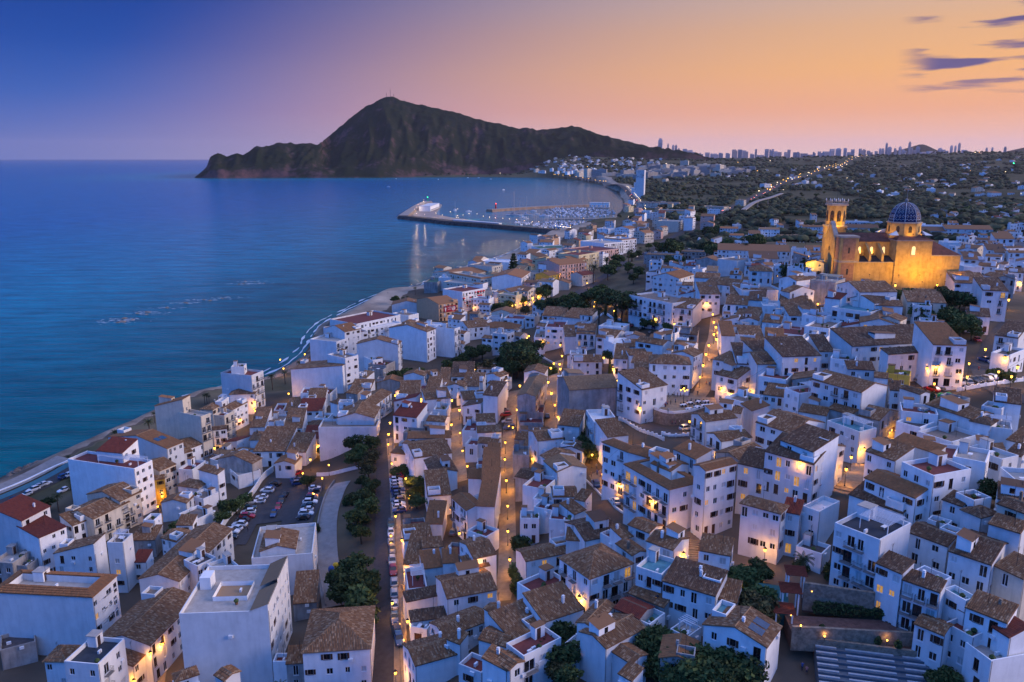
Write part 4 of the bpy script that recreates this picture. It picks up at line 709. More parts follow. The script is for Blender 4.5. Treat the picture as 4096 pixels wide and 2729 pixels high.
(198.4,596.4,52.8,356.1,6.1,5.7,7.3,'g1','o','w',2,1,'',''),
(378.3,1016.5,44.4,0.5,6.9,5.7,9.0,'s1','b','w',2,1,'',''),
(190.6,624.1,54.0,108.1,8.0,5.6,7.9,'f','n','w',2,2,'',''),
(186.9,740.2,41.2,10.0,7.9,6.6,6.1,'s2','t','w',1,1,'',''),
(321.8,965.7,35.2,9.5,5.4,7.2,6.3,'s1','o','w',1,2,'',''),
(188.1,732.8,37.7,102.2,6.6,7.0,6.3,'g2','o','w',3,2,'',''),
(282.7,1019.4,32.0,9.9,9.0,7.4,6.1,'f','b','w',1,1,'',''),
(224.2,927.8,22.6,101.5,8.0,5.9,8.7,'f','n','w',3,1,'',''),
(349.5,884.1,40.0,91.5,7.0,7.4,8.7,'g1','t','w',3,1,'',''),
(326.0,841.2,37.9,22.2,7.2,7.0,7.3,'g1','t','w',3,1,'',''),
(172.8,613.3,52.5,2.4,8.7,6.4,8.9,'f','b','w',2,1,'',''),
(301.4,849.9,34.0,15.3,5.9,6.4,6.4,'g2','t','w',3,2,'',''),
(329.6,1010.5,38.6,27.7,7.6,7.9,7.0,'g1','d','w',2,1,'',''),
(345.4,944.8,36.7,99.1,7.3,7.3,6.2,'g2','b','w',1,2,'',''),
(506.3,920.3,49.8,77.3,8.0,7.0,5.1,'s2','d','w',1,1,'',''),
(474.7,912.0,51.5,339.0,7.6,6.2,7.6,'g2','d','w',1,1,'',''),
(320.0,551.4,55.9,92.0,6.8,5.0,5.2,'f','n','w',1,1,'',''),
(476.9,758.8,54.3,348.2,6.7,6.2,7.1,'g2','o','w',3,2,'',''),
(555.1,952.7,53.0,355.6,7.1,6.7,8.0,'f','b','w',2,2,'',''),
(301.3,494.8,60.9,73.5,5.2,6.3,7.2,'g1','d','w',1,1,'',''),
(336.0,578.4,59.5,100.2,9.6,6.2,7.7,'g1','r','w',1,2,'',''),
(527.0,962.8,50.8,1.3,6.3,7.8,5.8,'g1','t','w',2,1,'',''),
(702.2,1125.9,45.0,13.0,7.7,7.4,7.1,'g1','d','w',3,1,'',''),
(281.4,506.2,60.1,3.4,9.6,7.0,7.5,'f','b','w',2,1,'',''),
(580.0,925.7,50.5,10.6,7.4,5.7,6.0,'s2','b','w',2,2,'',''),
(704.7,1114.3,44.3,353.4,5.0,5.7,6.4,'s1','b','w',2,2,'',''),
(336.9,553.1,58.8,357.5,8.7,7.4,8.2,'s2','b','w',2,1,'',''),
(558.3,903.7,51.7,85.9,7.1,7.5,7.1,'g1','d','w',3,1,'',''),
(448.2,691.5,47.5,94.4,8.6,6.0,5.4,'f','n','w',1,1,'',''),
(616.0,991.3,50.8,1.7,7.9,7.0,8.0,'s2','d','w',2,2,'',''),
(522.2,967.1,53.0,69.4,6.5,6.8,8.0,'f','r','g',1,2,'',''),
(438.6,789.1,51.8,76.5,7.5,8.0,6.8,'s2','b','w',2,1,'',''),
(541.1,881.7,51.2,84.9,9.1,6.9,6.2,'g1','d','g',3,2,'',''),
(450.2,727.9,49.5,350.0,6.4,7.2,5.4,'g1','b','w',2,1,'',''),
(576.0,934.1,51.8,87.5,6.9,6.4,7.1,'s1','t','w',3,1,'',''),
(424.5,797.6,49.3,353.6,6.0,7.3,5.1,'f','n','w',3,1,'',''),
(305.9,479.7,59.4,4.8,5.8,6.4,5.4,'s1','b','w',1,2,'',''),
(500.1,834.7,54.9,355.9,7.8,5.7,7.2,'g1','r','w',1,1,'',''),
(275.8,434.7,57.9,90.0,9.8,6.2,5.6,'g1','b','w',1,2,'',''),
(476.4,757.0,53.6,85.8,5.4,6.2,6.7,'f','n','w',2,1,'',''),
(56.3,726.6,30.6,320.3,11.1,10.9,12.1,'f','b','u',3,2,'',''),
(70.4,850.9,20.8,326.3,10.6,8.8,10.7,'f','b','p',2,1,'',''),
(114.4,950.6,22.6,336.4,11.6,11.0,11.4,'g1','b','p',3,2,'',''),
(118.9,936.3,23.6,329.0,12.2,9.8,12.2,'s1','b','k',3,1,'',''),
(84.9,1035.9,17.3,315.8,13.9,10.6,13.1,'g2','r','u',3,1,'',''),
(92.7,1054.2,14.3,331.8,10.4,10.3,10.1,'g2','b','w',1,1,'',''),
(64.5,938.9,20.3,335.5,15.1,8.4,10.2,'g2','r','k',2,2,'',''),
(64.1,699.9,33.1,325.2,17.7,10.6,11.6,'f','r','w',3,2,'',''),
(173.3,467.7,58.2,70.4,5.5,7.7,6.6,'s1','b','g',1,2,'',''),
(163.3,516.8,48.1,72.7,9.4,7.0,8.4,'g1','b','w',3,1,'',''),
(166.5,441.6,61.0,352.8,8.0,5.8,7.7,'g2','b','w',1,2,'',''),
(155.7,508.3,50.2,344.7,9.4,5.9,8.7,'g2','t','g',2,2,'',''),
(169.7,452.7,62.3,346.4,8.2,6.7,7.6,'s1','o','w',3,2,'',''),
(134.1,404.4,60.8,343.7,6.6,7.5,7.7,'g1','r','w',1,2,'',''),
(153.1,604.1,45.3,338.6,6.9,7.4,7.4,'g1','o','w',3,2,'',''),
(147.0,501.0,48.7,345.7,9.9,6.2,7.8,'g1','r','w',2,1,'',''),
(125.5,392.3,61.5,341.6,5.7,6.4,7.8,'f','n','w',3,1,'',''),
(153.0,445.4,55.8,338.3,7.1,6.1,6.7,'f','r','w',2,1,'',''),
(116.0,588.3,33.9,72.5,7.2,5.6,6.8,'s2','b','w',3,2,'',''),
(110.4,582.5,36.0,336.4,7.6,6.4,8.8,'g1','b','w',2,1,'',''),
(-30.6,767.7,18.2,68.9,17.7,8.3,10.5,'g2','o','c',3,2,'',''),
(18.3,714.9,25.0,338.5,13.1,8.6,10.5,'s2','b','u',2,2,'',''),
(2.0,732.4,21.3,330.2,16.2,10.3,9.7,'g2','r','w',3,1,'',''),
(-26.1,742.3,16.7,320.5,13.8,9.3,9.7,'s1','d','c',3,1,'',''),
(5.1,785.6,22.0,318.0,12.1,10.4,11.3,'g1','b','w',3,1,'',''),
(15.9,670.7,25.2,67.4,10.2,10.3,11.1,'s1','o','u',2,2,'',''),
(-33.0,752.6,18.0,56.8,10.9,10.9,11.5,'g1','b','w',3,2,'',''),
(-0.7,718.5,22.3,333.9,17.8,9.2,10.8,'g2','b','c',2,2,'',''),
(12.6,817.7,20.0,325.5,13.3,10.2,12.0,'s1','o','w',3,1,'',''),
(-72.2,736.3,15.5,319.0,12.3,10.6,11.4,'g1','o','c',3,1,'',''),
(31.7,930.7,18.7,345.2,16.1,8.3,10.7,'s1','o','w',1,2,'',''),
(136.0,1175.8,24.4,339.6,13.8,9.9,11.3,'g1','t','w',1,2,'',''),
(116.1,1152.4,19.4,51.9,10.3,10.9,9.8,'f','b','k',3,1,'',''),
(94.5,924.6,21.1,325.3,12.9,8.7,9.8,'f','r','c',1,2,'',''),
(116.7,1009.2,18.4,53.7,12.9,10.8,12.6,'s1','d','w',1,2,'',''),
(90.5,1083.9,16.1,328.8,14.4,9.1,11.7,'g1','d','w',1,2,'',''),
(147.5,1013.3,19.3,69.3,17.8,10.2,11.1,'f','n','w',3,2,'',''),
(43.0,1059.9,14.0,326.9,15.9,9.0,9.9,'f','b','k',2,2,'',''),
(42.0,767.6,25.8,328.6,13.8,10.2,12.1,'g2','d','c',1,2,'',''),
(43.1,1016.4,15.9,336.8,15.9,9.8,11.4,'g1','b','w',3,2,'',''),
(43.0,1025.6,15.5,68.0,15.3,10.8,11.1,'g1','o','p',2,2,'',''),
(55.0,859.8,19.2,328.7,15.2,9.6,9.7,'f','r','p',2,1,'',''),
(22.6,580.2,22.1,57.0,11.1,10.6,10.6,'f','n','c',2,2,'',''),
(-10.6,568.9,19.0,330.7,15.4,9.4,9.9,'f','n','u',1,1,'',''),
(-22.6,638.9,22.7,333.6,10.6,10.1,10.5,'g2','t','u',2,2,'',''),
(11.5,568.5,20.9,56.5,13.6,9.2,11.2,'g2','b','c',2,1,'',''),
(-34.1,600.5,19.3,333.7,13.5,8.3,9.3,'s2','b','w',2,2,'',''),
(12.7,640.5,24.6,342.3,10.7,10.4,9.5,'f','b','c',1,2,'',''),
(-28.0,561.5,17.2,337.6,12.4,8.9,10.1,'f','b','w',2,1,'',''),
(7.8,645.5,24.5,65.8,12.8,8.2,10.5,'s2','t','u',3,1,'',''),
(9.4,604.0,22.0,338.8,10.4,8.4,9.7,'g1','b','p',1,2,'',''),
(20.4,595.2,24.1,331.4,11.5,10.6,11.1,'g1','t','w',3,2,'','')]
LAMPS=[(-31.7,222.8,21.8,0),(-28.9,208.5,22.4,0),(-31.2,197.6,21.4,0),(-27.1,180.1,23.3,1),(-24.5,166.0,22.2,0),(-21.2,144.8,23.4,1),(-21.5,129.5,22.5,0),(-16.2,195.2,24.7,1),(-13.0,181.0,24.7,0),(-7.6,155.5,30.7,1),(-4.0,151.8,27.3,1),(-59.9,235.4,16.4,0),(-1.5,202.4,29.6,0),(-1.1,188.8,28.4,0),(-1.0,175.7,27.9,0),(-0.5,161.9,27.9,0),(9.7,121.4,32.2,1),(25.5,177.8,39.2,1),(29.6,158.3,43.5,1),(41.4,159.0,42.2,0),(33.1,150.8,40.1,0),(39.9,148.1,40.5,0),(33.2,141.1,40.2,1),(48.9,141.1,41.1,0),(40.9,131.2,39.4,0),(12.7,136.0,33.9,1),(26.1,129.2,37.9,1),(-43.5,270.5,22.8,0),(-42.4,259.6,22.4,0),(-41.2,251.1,21.9,0),(-37.7,234.8,21.6,0),(-31.7,222.4,21.8,0),(-28.9,208.4,22.4,0),(-70.3,273.7,13.0,1),(-68.8,255.9,14.6,0),(-60.7,248.1,15.8,0),(-69.4,247.8,13.0,0),(-20.9,261.3,25.3,0),(-17.3,251.5,25.8,0),(-15.3,233.1,26.5,1),(-13.1,219.6,26.8,0),(-2.1,237.5,27.6,0),(-2.1,218.4,29.4,0),(-16.6,347.9,21.8,0),(-35.4,356.9,15.5,0),(-35.8,315.9,21.8,0),(-34.9,293.3,24.6,1),(-47.5,310.7,20.8,0),(-99.8,341.8,12.2,0),(-111.5,330.6,11.8,1),(-110.6,327.2,9.6,0),(-123.8,412.7,9.8,0),(-118.3,399.1,8.5,0),(-112.4,419.8,11.0,0),(14.8,375.1,28.8,1),(23.0,368.7,28.1,0),(8.8,406.3,24.1,1),(19.0,302.6,34.1,0),(36.5,277.8,40.6,1),(35.7,261.2,41.0,0),(34.9,246.8,40.6,0),(37.6,224.4,43.1,1),(13.6,264.4,35.6,0),(14.2,252.8,35.0,0),(14.6,243.2,34.1,1),(2.9,281.3,33.4,0),(2.2,271.2,32.0,0),(1.8,261.6,30.6,0),(-2.1,237.7,27.6,0),(-2.1,218.3,29.5,0),(-1.6,202.5,29.6,0),(5.7,211.8,32.2,1),(21.9,205.2,35.9,0),(25.6,177.8,39.1,1),(30.7,210.7,40.8,1),(86.2,329.6,45.1,0),(77.7,299.3,48.7,0),(71.1,280.3,48.8,0),(68.4,273.0,47.3,0),(64.5,260.3,46.6,0),(61.6,252.1,44.8,0),(64.8,237.3,45.4,1),(67.2,234.8,44.3,1),(72.6,235.6,45.2,1),(65.3,198.4,42.8,0),(51.1,185.9,43.0,1),(65.4,198.8,42.8,0),(58.4,152.1,54.7,1),(70.3,157.4,51.1,0),(84.5,180.6,46.7,1),(116.2,216.0,57.4,1),(118.0,213.6,58.5,1),(132.4,223.6,56.8,0),(124.7,210.7,56.4,0),(114.7,208.4,55.1,0),(159.3,260.9,52.1,0),(150.4,236.0,55.4,1),(134.9,213.5,57.1,0),(144.1,219.8,56.7,0),(125.8,283.6,50.2,1),(86.6,229.9,51.3,1),(96.2,189.6,48.2,1),(217.6,592.1,49.8,0),(176.0,471.5,57.8,1),(157.3,324.0,63.8,0),(182.5,338.9,61.5,0),(239.2,395.7,55.5,0),(259.2,427.6,57.1,0),(193.0,305.5,61.0,0),(250.5,389.8,54.9,1),(126.7,325.3,55.8,0),(128.7,322.4,56.4,0),(129.4,318.5,56.3,0),(131.5,315.6,56.8,1),(66.5,362.9,42.0,1),(73.1,351.6,41.9,0),(63.6,389.5,42.6,0),(51.6,394.3,39.9,0),(58.4,458.1,34.6,0),(89.5,360.9,49.7,1),(120.2,345.6,56.3,0),(87.7,339.4,45.2,0),(86.1,329.6,45.1,0),(77.4,298.3,48.9,0),(71.1,280.3,48.8,0),(159.0,471.4,51.2,0),(2.4,554.7,13.4,0),(5.8,561.7,13.3,0),(9.5,568.8,13.4,1),(0.3,552.9,13.3,0),(12.1,541.2,16.4,0),(15.6,563.2,13.9,0),(7.4,506.1,19.7,0),(15.5,573.8,15.3,1),(19.2,582.0,15.1,1),(22.0,580.2,16.8,1),(47.4,453.0,31.1,0),(51.4,394.1,39.8,0),(48.7,461.7,32.1,0),(58.4,457.5,34.6,0),(-10.5,579.5,13.5,1),(-2.3,583.1,16.2,1),(-27.6,558.4,10.7,0),(7.9,603.3,16.6,1),(19.5,619.8,17.9,0),(37.8,635.2,23.7,1),(50.9,642.8,22.6,0),(63.9,622.7,23.2,1),(57.3,603.0,21.4,0),(-109.4,228.5,10.0,0),(-71.7,145.3,17.9,1),(-72.4,141.5,18.3,1),(-74.2,137.5,14.9,1),(-111.5,330.6,11.8,1),(-109.7,325.2,9.5,0),(-111.9,313.1,9.6,1),(-111.6,304.8,10.0,0),(0.3,249.1,28.5,0),(13.4,283.9,34.0,1),(15.6,309.9,32.5,0),(19.9,322.5,30.8,0),(18.2,335.8,27.7,0),(22.5,348.4,27.9,0),(-19.1,276.6,25.6,0),(-22.8,289.4,25.3,1),(90.3,352.1,46.2,0),(82.9,313.7,46.2,1),(75.9,288.7,49.2,1),(76.9,170.2,48.8,0),(23.8,196.0,34.0,0),(41.3,324.8,36.8,0),(36.2,305.2,37.9,0),(37.6,285.0,39.5,1),(50.1,214.2,42.4,0),(-20.1,136.5,22.4,0),(-25.5,152.9,22.6,0),(-30.8,186.5,21.3,0),(-112.8,239.3,8.6,0),(-110.3,279.1,10.0,0),(-76.0,164.1,15.2,0),(131.2,202.0,58.9,0),(174.0,276.9,55.2,0)]  # last entries are extra lamps added at intervals to brighten the lanes
TREES=[(-41.0,207.9,6.7,'r'),(-44.6,213.1,6.7,'r'),(-33.4,166.0,7.8,'r'),(-39.3,167.6,6.7,'r'),(-32.9,153.5,7.8,'r'),(-44.6,228.0,4.5,'r'),(-0.8,362.4,12.5,'r'),(3.3,351.6,15.0,'p'),(7.6,355.5,13.8,'p'),(-4.4,353.4,10.0,'r'),(11.1,335.9,6.6,'s'),(2.3,342.2,10.0,'r'),(23.6,123.3,5.6,'r'),(26.4,122.2,5.6,'r'),(25.3,116.6,6.7,'r'),(28.0,113.7,6.7,'r'),(29.5,113.1,6.7,'r'),(31.9,110.8,6.7,'r'),(35.2,112.8,6.7,'r'),(37.7,112.0,6.7,'r'),(25.5,111.8,5.6,'r'),(-42.3,203.1,6.7,'r'),(-43.4,214.9,5.6,'r'),(-40.3,195.9,5.6,'r'),(-37.4,170.7,7.8,'r'),(-36.8,161.9,9.0,'r'),(-33.8,162.8,7.8,'r'),(-32.8,154.8,7.8,'r'),(-30.5,148.1,5.6,'r'),(-43.3,202.1,3.3,'s'),(-48.1,220.7,3.3,'s'),(-55.8,205.1,3.3,'s'),(-67.3,244.7,4.5,'r'),(-66.5,244.5,4.5,'r'),(-67.5,269.5,5.6,'r'),(-60.8,266.7,4.5,'r'),(-54.8,259.0,6.7,'r'),(-50.0,249.8,6.7,'r'),(-48.1,256.4,6.7,'r'),(-51.3,246.6,5.6,'r'),(-45.1,234.9,6.5,'o'),(-45.8,244.8,5.2,'o'),(-46.4,230.0,4.5,'r'),(-42.5,219.9,5.6,'r'),(-41.3,224.6,4.5,'r'),(-86.4,221.4,5.6,'r'),(-83.5,223.4,5.6,'r'),(-84.5,216.0,4.5,'r'),(-83.2,230.6,4.5,'r'),(-98.0,209.2,4.4,'s'),(-97.5,213.3,3.3,'s'),(-26.7,207.4,4.5,'r'),(-19.7,200.2,5.6,'r'),(-26.9,215.8,4.5,'r'),(-35.4,233.3,4.4,'s'),(-30.6,225.4,3.3,'s'),(-28.7,226.3,3.3,'s'),(-28.1,215.9,3.3,'s'),(-53.7,356.9,9.0,'r'),(-48.5,360.6,9.0,'r'),(-44.7,363.7,7.8,'r'),(-70.8,362.1,4.4,'s'),(-30.6,372.8,6.7,'r'),(-28.0,381.7,6.7,'r'),(-25.2,389.6,6.7,'r'),(-19.6,391.1,7.8,'r'),(-15.2,394.2,9.0,'r'),(-12.4,345.1,9.1,'o'),(-22.4,400.4,6.7,'r'),(4.6,296.6,16.8,'p'),(1.3,349.1,13.8,'p'),(-3.3,344.5,10.0,'r'),(0.7,340.9,10.0,'r'),(6.2,338.8,10.0,'r'),(8.9,343.8,8.8,'r'),(-2.4,352.6,10.0,'r'),(35.8,281.8,7.2,'c'),(38.5,306.2,6.2,'r'),(17.7,210.5,6.2,'r'),(19.7,212.6,6.2,'r'),(21.2,207.5,6.2,'r'),(19.2,218.5,5.0,'r'),(18.4,228.7,4.4,'s'),(20.8,224.8,4.4,'s'),(14.2,337.0,5.5,'s'),(16.0,322.6,4.4,'s'),(8.6,121.0,7.8,'r'),(7.8,118.1,5.2,'o'),(8.9,115.2,5.6,'r'),(9.1,126.3,6.7,'r'),(24.2,120.3,6.7,'r'),(26.6,118.8,6.7,'r'),(24.1,115.9,5.6,'r'),(26.5,113.6,6.7,'r'),(28.1,111.2,6.7,'r'),(30.6,110.3,6.7,'r'),(33.4,110.1,6.7,'r'),(36.0,111.9,6.7,'r'),(33.0,113.4,5.6,'r'),(28.6,121.8,4.5,'r'),(42.7,132.8,6.7,'r'),(41.7,134.3,5.6,'r'),(41.7,125.0,7.8,'o'),(42.5,123.2,7.8,'o'),(41.5,128.3,5.6,'r'),(44.6,128.5,5.6,'r'),(1.7,158.5,4.4,'s'),(1.9,153.3,3.3,'s'),(2.5,172.9,4.4,'s'),(53.6,133.8,9.0,'m'),(62.5,134.9,2.8,'s'),(60.8,136.9,3.3,'s'),(46.5,136.1,5.0,'r'),(43.6,123.9,6.5,'o'),(66.5,110.7,5.0,'r'),(68.6,110.4,5.0,'r'),(63.0,139.2,2.2,'s'),(56.2,140.7,2.2,'s'),(-42.3,127.7,6.0,'m'),(-144.0,234.8,7.0,'m'),(-151.6,234.4,5.0,'m'),(-148.1,235.3,4.5,'r'),(-143.6,242.7,6.0,'m'),(-152.1,289.9,7.0,'m'),(-154.6,297.2,3.8,'r'),(-148.4,320.5,6.0,'m'),(-142.5,297.4,8.0,'m'),(-147.5,313.4,6.0,'m'),(-162.5,274.9,4.0,'m'),(-147.0,248.8,7.0,'m'),(-144.9,246.2,6.0,'m'),(-135.5,339.2,6.0,'m'),(-136.9,340.2,5.0,'m'),(-135.1,340.6,5.0,'m'),(-115.7,370.2,9.0,'m'),(-113.3,383.6,9.0,'m'),(-111.3,403.9,8.0,'m'),(-84.4,583.9,8.0,'m'),(-83.0,598.4,7.0,'m'),(-80.4,604.7,7.0,'m'),(-87.2,574.9,7.0,'m'),(-80.6,515.2,8.0,'m'),(-77.0,627.2,7.0,'m'),(1.2,668.2,24.6,'c2'),(-89.4,601.5,6.7,'r'),(-11.6,553.9,7.8,'r'),(-6.1,552.7,7.8,'r'),(-2.2,557.5,7.8,'r'),(1.8,570.1,7.8,'r'),(8.3,570.5,9.0,'r'),(14.2,579.9,9.0,'r'),(22.3,577.6,12.3,'r'),(25.7,582.3,12.3,'r'),(22.0,466.1,15.7,'p'),(17.6,490.5,10.1,'r'),(25.9,464.1,14.6,'p'),(30.4,452.7,13.4,'r'),(35.6,452.4,13.4,'r'),(41.2,459.0,12.3,'r'),(8.7,498.5,6.5,'o'),(46.2,456.8,13.8,'p'),(49.6,458.5,13.4,'r'),(54.1,470.0,10.1,'r'),(33.1,473.1,11.2,'r'),(38.5,474.4,10.1,'r'),(52.8,379.2,19.0,'p'),(50.9,394.7,14.6,'p'),(53.6,445.5,13.4,'r'),(53.9,471.0,12.3,'r'),(58.8,387.2,10.1,'r'),(57.5,393.7,10.1,'r'),(48.4,405.7,7.2,'c'),(51.6,390.0,8.4,'c'),(54.9,369.8,6.0,'m'),(62.4,367.7,5.6,'r'),(65.3,363.2,5.6,'r'),(69.1,350.4,5.6,'r'),(70.0,363.3,4.4,'s'),(87.8,377.1,4.0,'m'),(75.8,280.4,4.0,'m'),(139.7,713.9,17.9,'r'),(162.8,863.6,15.7,'r'),(148.6,723.0,14.6,'r'),(177.3,888.3,15.7,'r'),(153.2,611.9,13.4,'r'),(156.0,638.1,12.3,'r'),(159.7,621.1,12.3,'r'),(124.9,614.1,10.1,'r'),(130.3,623.9,10.1,'r'),(126.0,637.8,9.0,'r'),(241.0,967.7,15.7,'r'),(254.7,990.6,14.6,'r'),(241.5,998.1,13.4,'r'),(168.4,621.6,12.3,'r'),(185.6,613.0,12.3,'r'),(184.2,623.1,11.2,'r'),(191.4,621.3,11.2,'r'),(166.0,922.2,9.0,'r'),(156.5,911.5,9.0,'r'),(133.7,845.5,9.0,'r'),(107.3,709.7,9.0,'r'),(90.0,676.3,11.2,'r'),(83.6,647.7,11.2,'r'),(75.1,621.3,12.3,'r'),(92.8,635.2,9.0,'r'),(96.5,607.6,10.1,'r'),(90.9,592.3,9.0,'r'),(275.3,1043.8,10.1,'r'),(285.2,1043.2,10.1,'r'),(257.4,1112.0,13.4,'r'),(268.6,1107.2,11.2,'r'),(301.3,1274.0,13.4,'r'),(183.4,1226.2,10.1,'r'),(194.9,1257.1,10.1,'r'),(102.3,697.4,14.6,'m'),(106.6,709.3,12.0,'m'),(138.5,862.6,12.0,'m'),(121.1,712.8,12.0,'m'),(77.6,651.9,14.6,'m'),(63.2,613.6,16.8,'m'),(77.9,651.6,14.6,'m'),(42.5,381.4,15.7,'m'),(173.8,592.8,15.7,'m'),(177.4,614.5,12.0,'m'),(129.9,365.1,8.0,'m'),(130.9,373.7,7.8,'r'),(161.9,446.3,6.7,'r'),(166.9,453.8,6.7,'r'),(154.7,307.0,7.5,'r'),(153.4,314.6,4.4,'s'),(155.3,313.8,4.4,'s'),(159.3,309.8,4.4,'s'),(161.8,309.5,4.4,'s'),(163.8,308.1,4.4,'s'),(168.5,310.0,6.5,'o'),(166.8,302.5,8.8,'r'),(168.4,299.7,8.8,'r'),(170.8,299.8,7.5,'r'),(152.5,293.8,7.5,'r'),(153.5,292.1,7.5,'r'),(152.3,296.6,6.2,'r'),(158.7,285.8,8.8,'r'),(160.3,283.4,8.8,'r'),(162.5,282.2,8.8,'r'),(166.1,285.0,7.5,'r'),(162.1,289.9,7.5,'r'),(179.8,304.9,6.5,'o'),(174.5,300.9,6.5,'o'),(183.7,304.9,5.0,'r'),(243.4,395.7,5.0,'r'),(119.5,220.2,3.3,'s'),(121.8,220.3,3.3,'s'),(140.0,219.4,3.3,'s'),(139.2,221.9,3.3,'s'),(111.1,203.7,3.8,'r'),(106.1,167.2,4.4,'s'),(90.8,142.0,6.2,'r'),(107.3,158.2,5.0,'r'),(164.1,278.0,8.8,'r'),(160.8,279.6,8.8,'r')]
PLAINTREES=[(680,1802),(726,1294),(910,2158),(873,1503),(1044,1870),(370,1975),(476,1559),(432,1692),(287,1261),(607,2399),(731,2050),(592,973),(551,1656),(597,946),(414,1382),(459,1996),(637,1579),(531,2545),(565,2388),(493,1657),(704,1596),(500,2136),(457,1815),(444,2400),(555,992),(506,2192),(829,2375),(750,1664),(648,2440),(675,2522),(883,1855),(1032,1813),(420,1119),(645,1141),(647,1820),(723,1696),(686,1173),(588,1711),(677,1743),(455,2368),(751,1600),(940,2146),(367,1323),(502,2374),(933,2365),(695,1580),(621,2117),(349,1697),(473,2445),(920,1762),(540,2289),(503,1676),(716,1994),(385,1588),(1055,1730),(801,1581),(606,1235),(685,1100),(681,1247),(613,1518),(691,1107),(890,2198),(814,2223),(391,1312),(691,1563),(456,2172),(944,1538),(723,2341),(603,1604),(855,2057),(914,1542),(278,1328),(589,1612),(783,2499),(484,2096),(682,1728),(537,1556),(985,1865),(537,983),(750,1208),(959,1529),(774,1584),(487,1970),(802,2083),(540,1767),(700,2163),(617,1677),(925,1657),(677,2064),(960,1755),(716,1132),(631,1695),(923,1919),(599,2227),(393,2171),(524,1575),(612,1598),(524,828),(438,1994),(298,1350),(513,905),(652,2085),(736,1529),(723,2392),(884,2049),(867,2479),(428,1660),(894,2427),(728,1938),(773,1259),(741,1567),(418,1096),(384,1652),(840,1617),(605,1733),(445,1820),(697,1519),(912,1549),(790,1678),(729,1677),(876,2072),(718,1229),(378,1125),(553,2333),(964,1712),(572,2460),(551,1633),(389,1104),(678,1154),(416,1984)]
VILLAS=[(2323,3920),(1783,3206),(2775,4508),(1181,1890),(1759,3043),(1106,1753),(909,1937),(724,1246),(1044,1962),(1141,2202),(1959,3526),(1182,3152),(944,1515),(1256,3242),(1170,2187),(1108,1761),(1077,3325),(892,1711),(1165,2299),(1735,3914),(1045,3056),(1356,3150),(1070,1808),(1450,2615),(1113,2710),(859,3242),(2448,3956),(1131,3638),(1038,2306),(1869,3158),(945,1769),(1109,1942),(900,1600),(2056,3612),(1006,3572),(1691,2998),(1407,3515),(1808,3784),(1597,3658),(926,3237),(1250,3632),(1032,2216),(693,3660),(623,3380),(1016,2062),(578,3056),(1778,3195),(1335,2293),(1241,2123),(731,1242),(1054,2160),(878,2116),(1067,1848),(1918,4072),(1809,3500),(691,3031),(2385,3875),(878,1875),(1282,2492),(834,2380),(1232,2325),(1208,2234),(1092,3147),(1152,2262),(885,1531),(932,2225),(1008,2786),(2182,3792),(1120,1942),(950,2563),(1230,3570),(2035,4119),(1135,2855),(679,3743),(880,1674),(1399,2255),(1033,1892),(1102,1800),(1148,3356),(927,2559),(1355,2575),(1294,2631),(1836,3014),(1055,2530),(1853,3186),(1297,2690),(758,1217),(1216,2785),(675,3435),(1442,2876),(1529,2608),(1213,2563),(1364,2195),(731,1268),(992,2350),(888,2070),(1148,2251),(1340,3040),(1731,3419),(867,1399),(696,1163),(1088,1833),(1218,2067),(1431,3025),(1472,2566),(1070,3129),(1347,2436),(2411,3855),(738,1167),(1162,3075),(1478,3709),(1177,2335),(1380,3687),(924,2025),(1406,2402),(900,3321),(945,2638),(1274,2455),(1041,2033),(1932,3436),(1923,3486),(851,2444),(1120,2205),(1497,2573),(896,2549),(1717,3078),(2315,3779),(891,2378),(1289,2529),(1287,2441)]
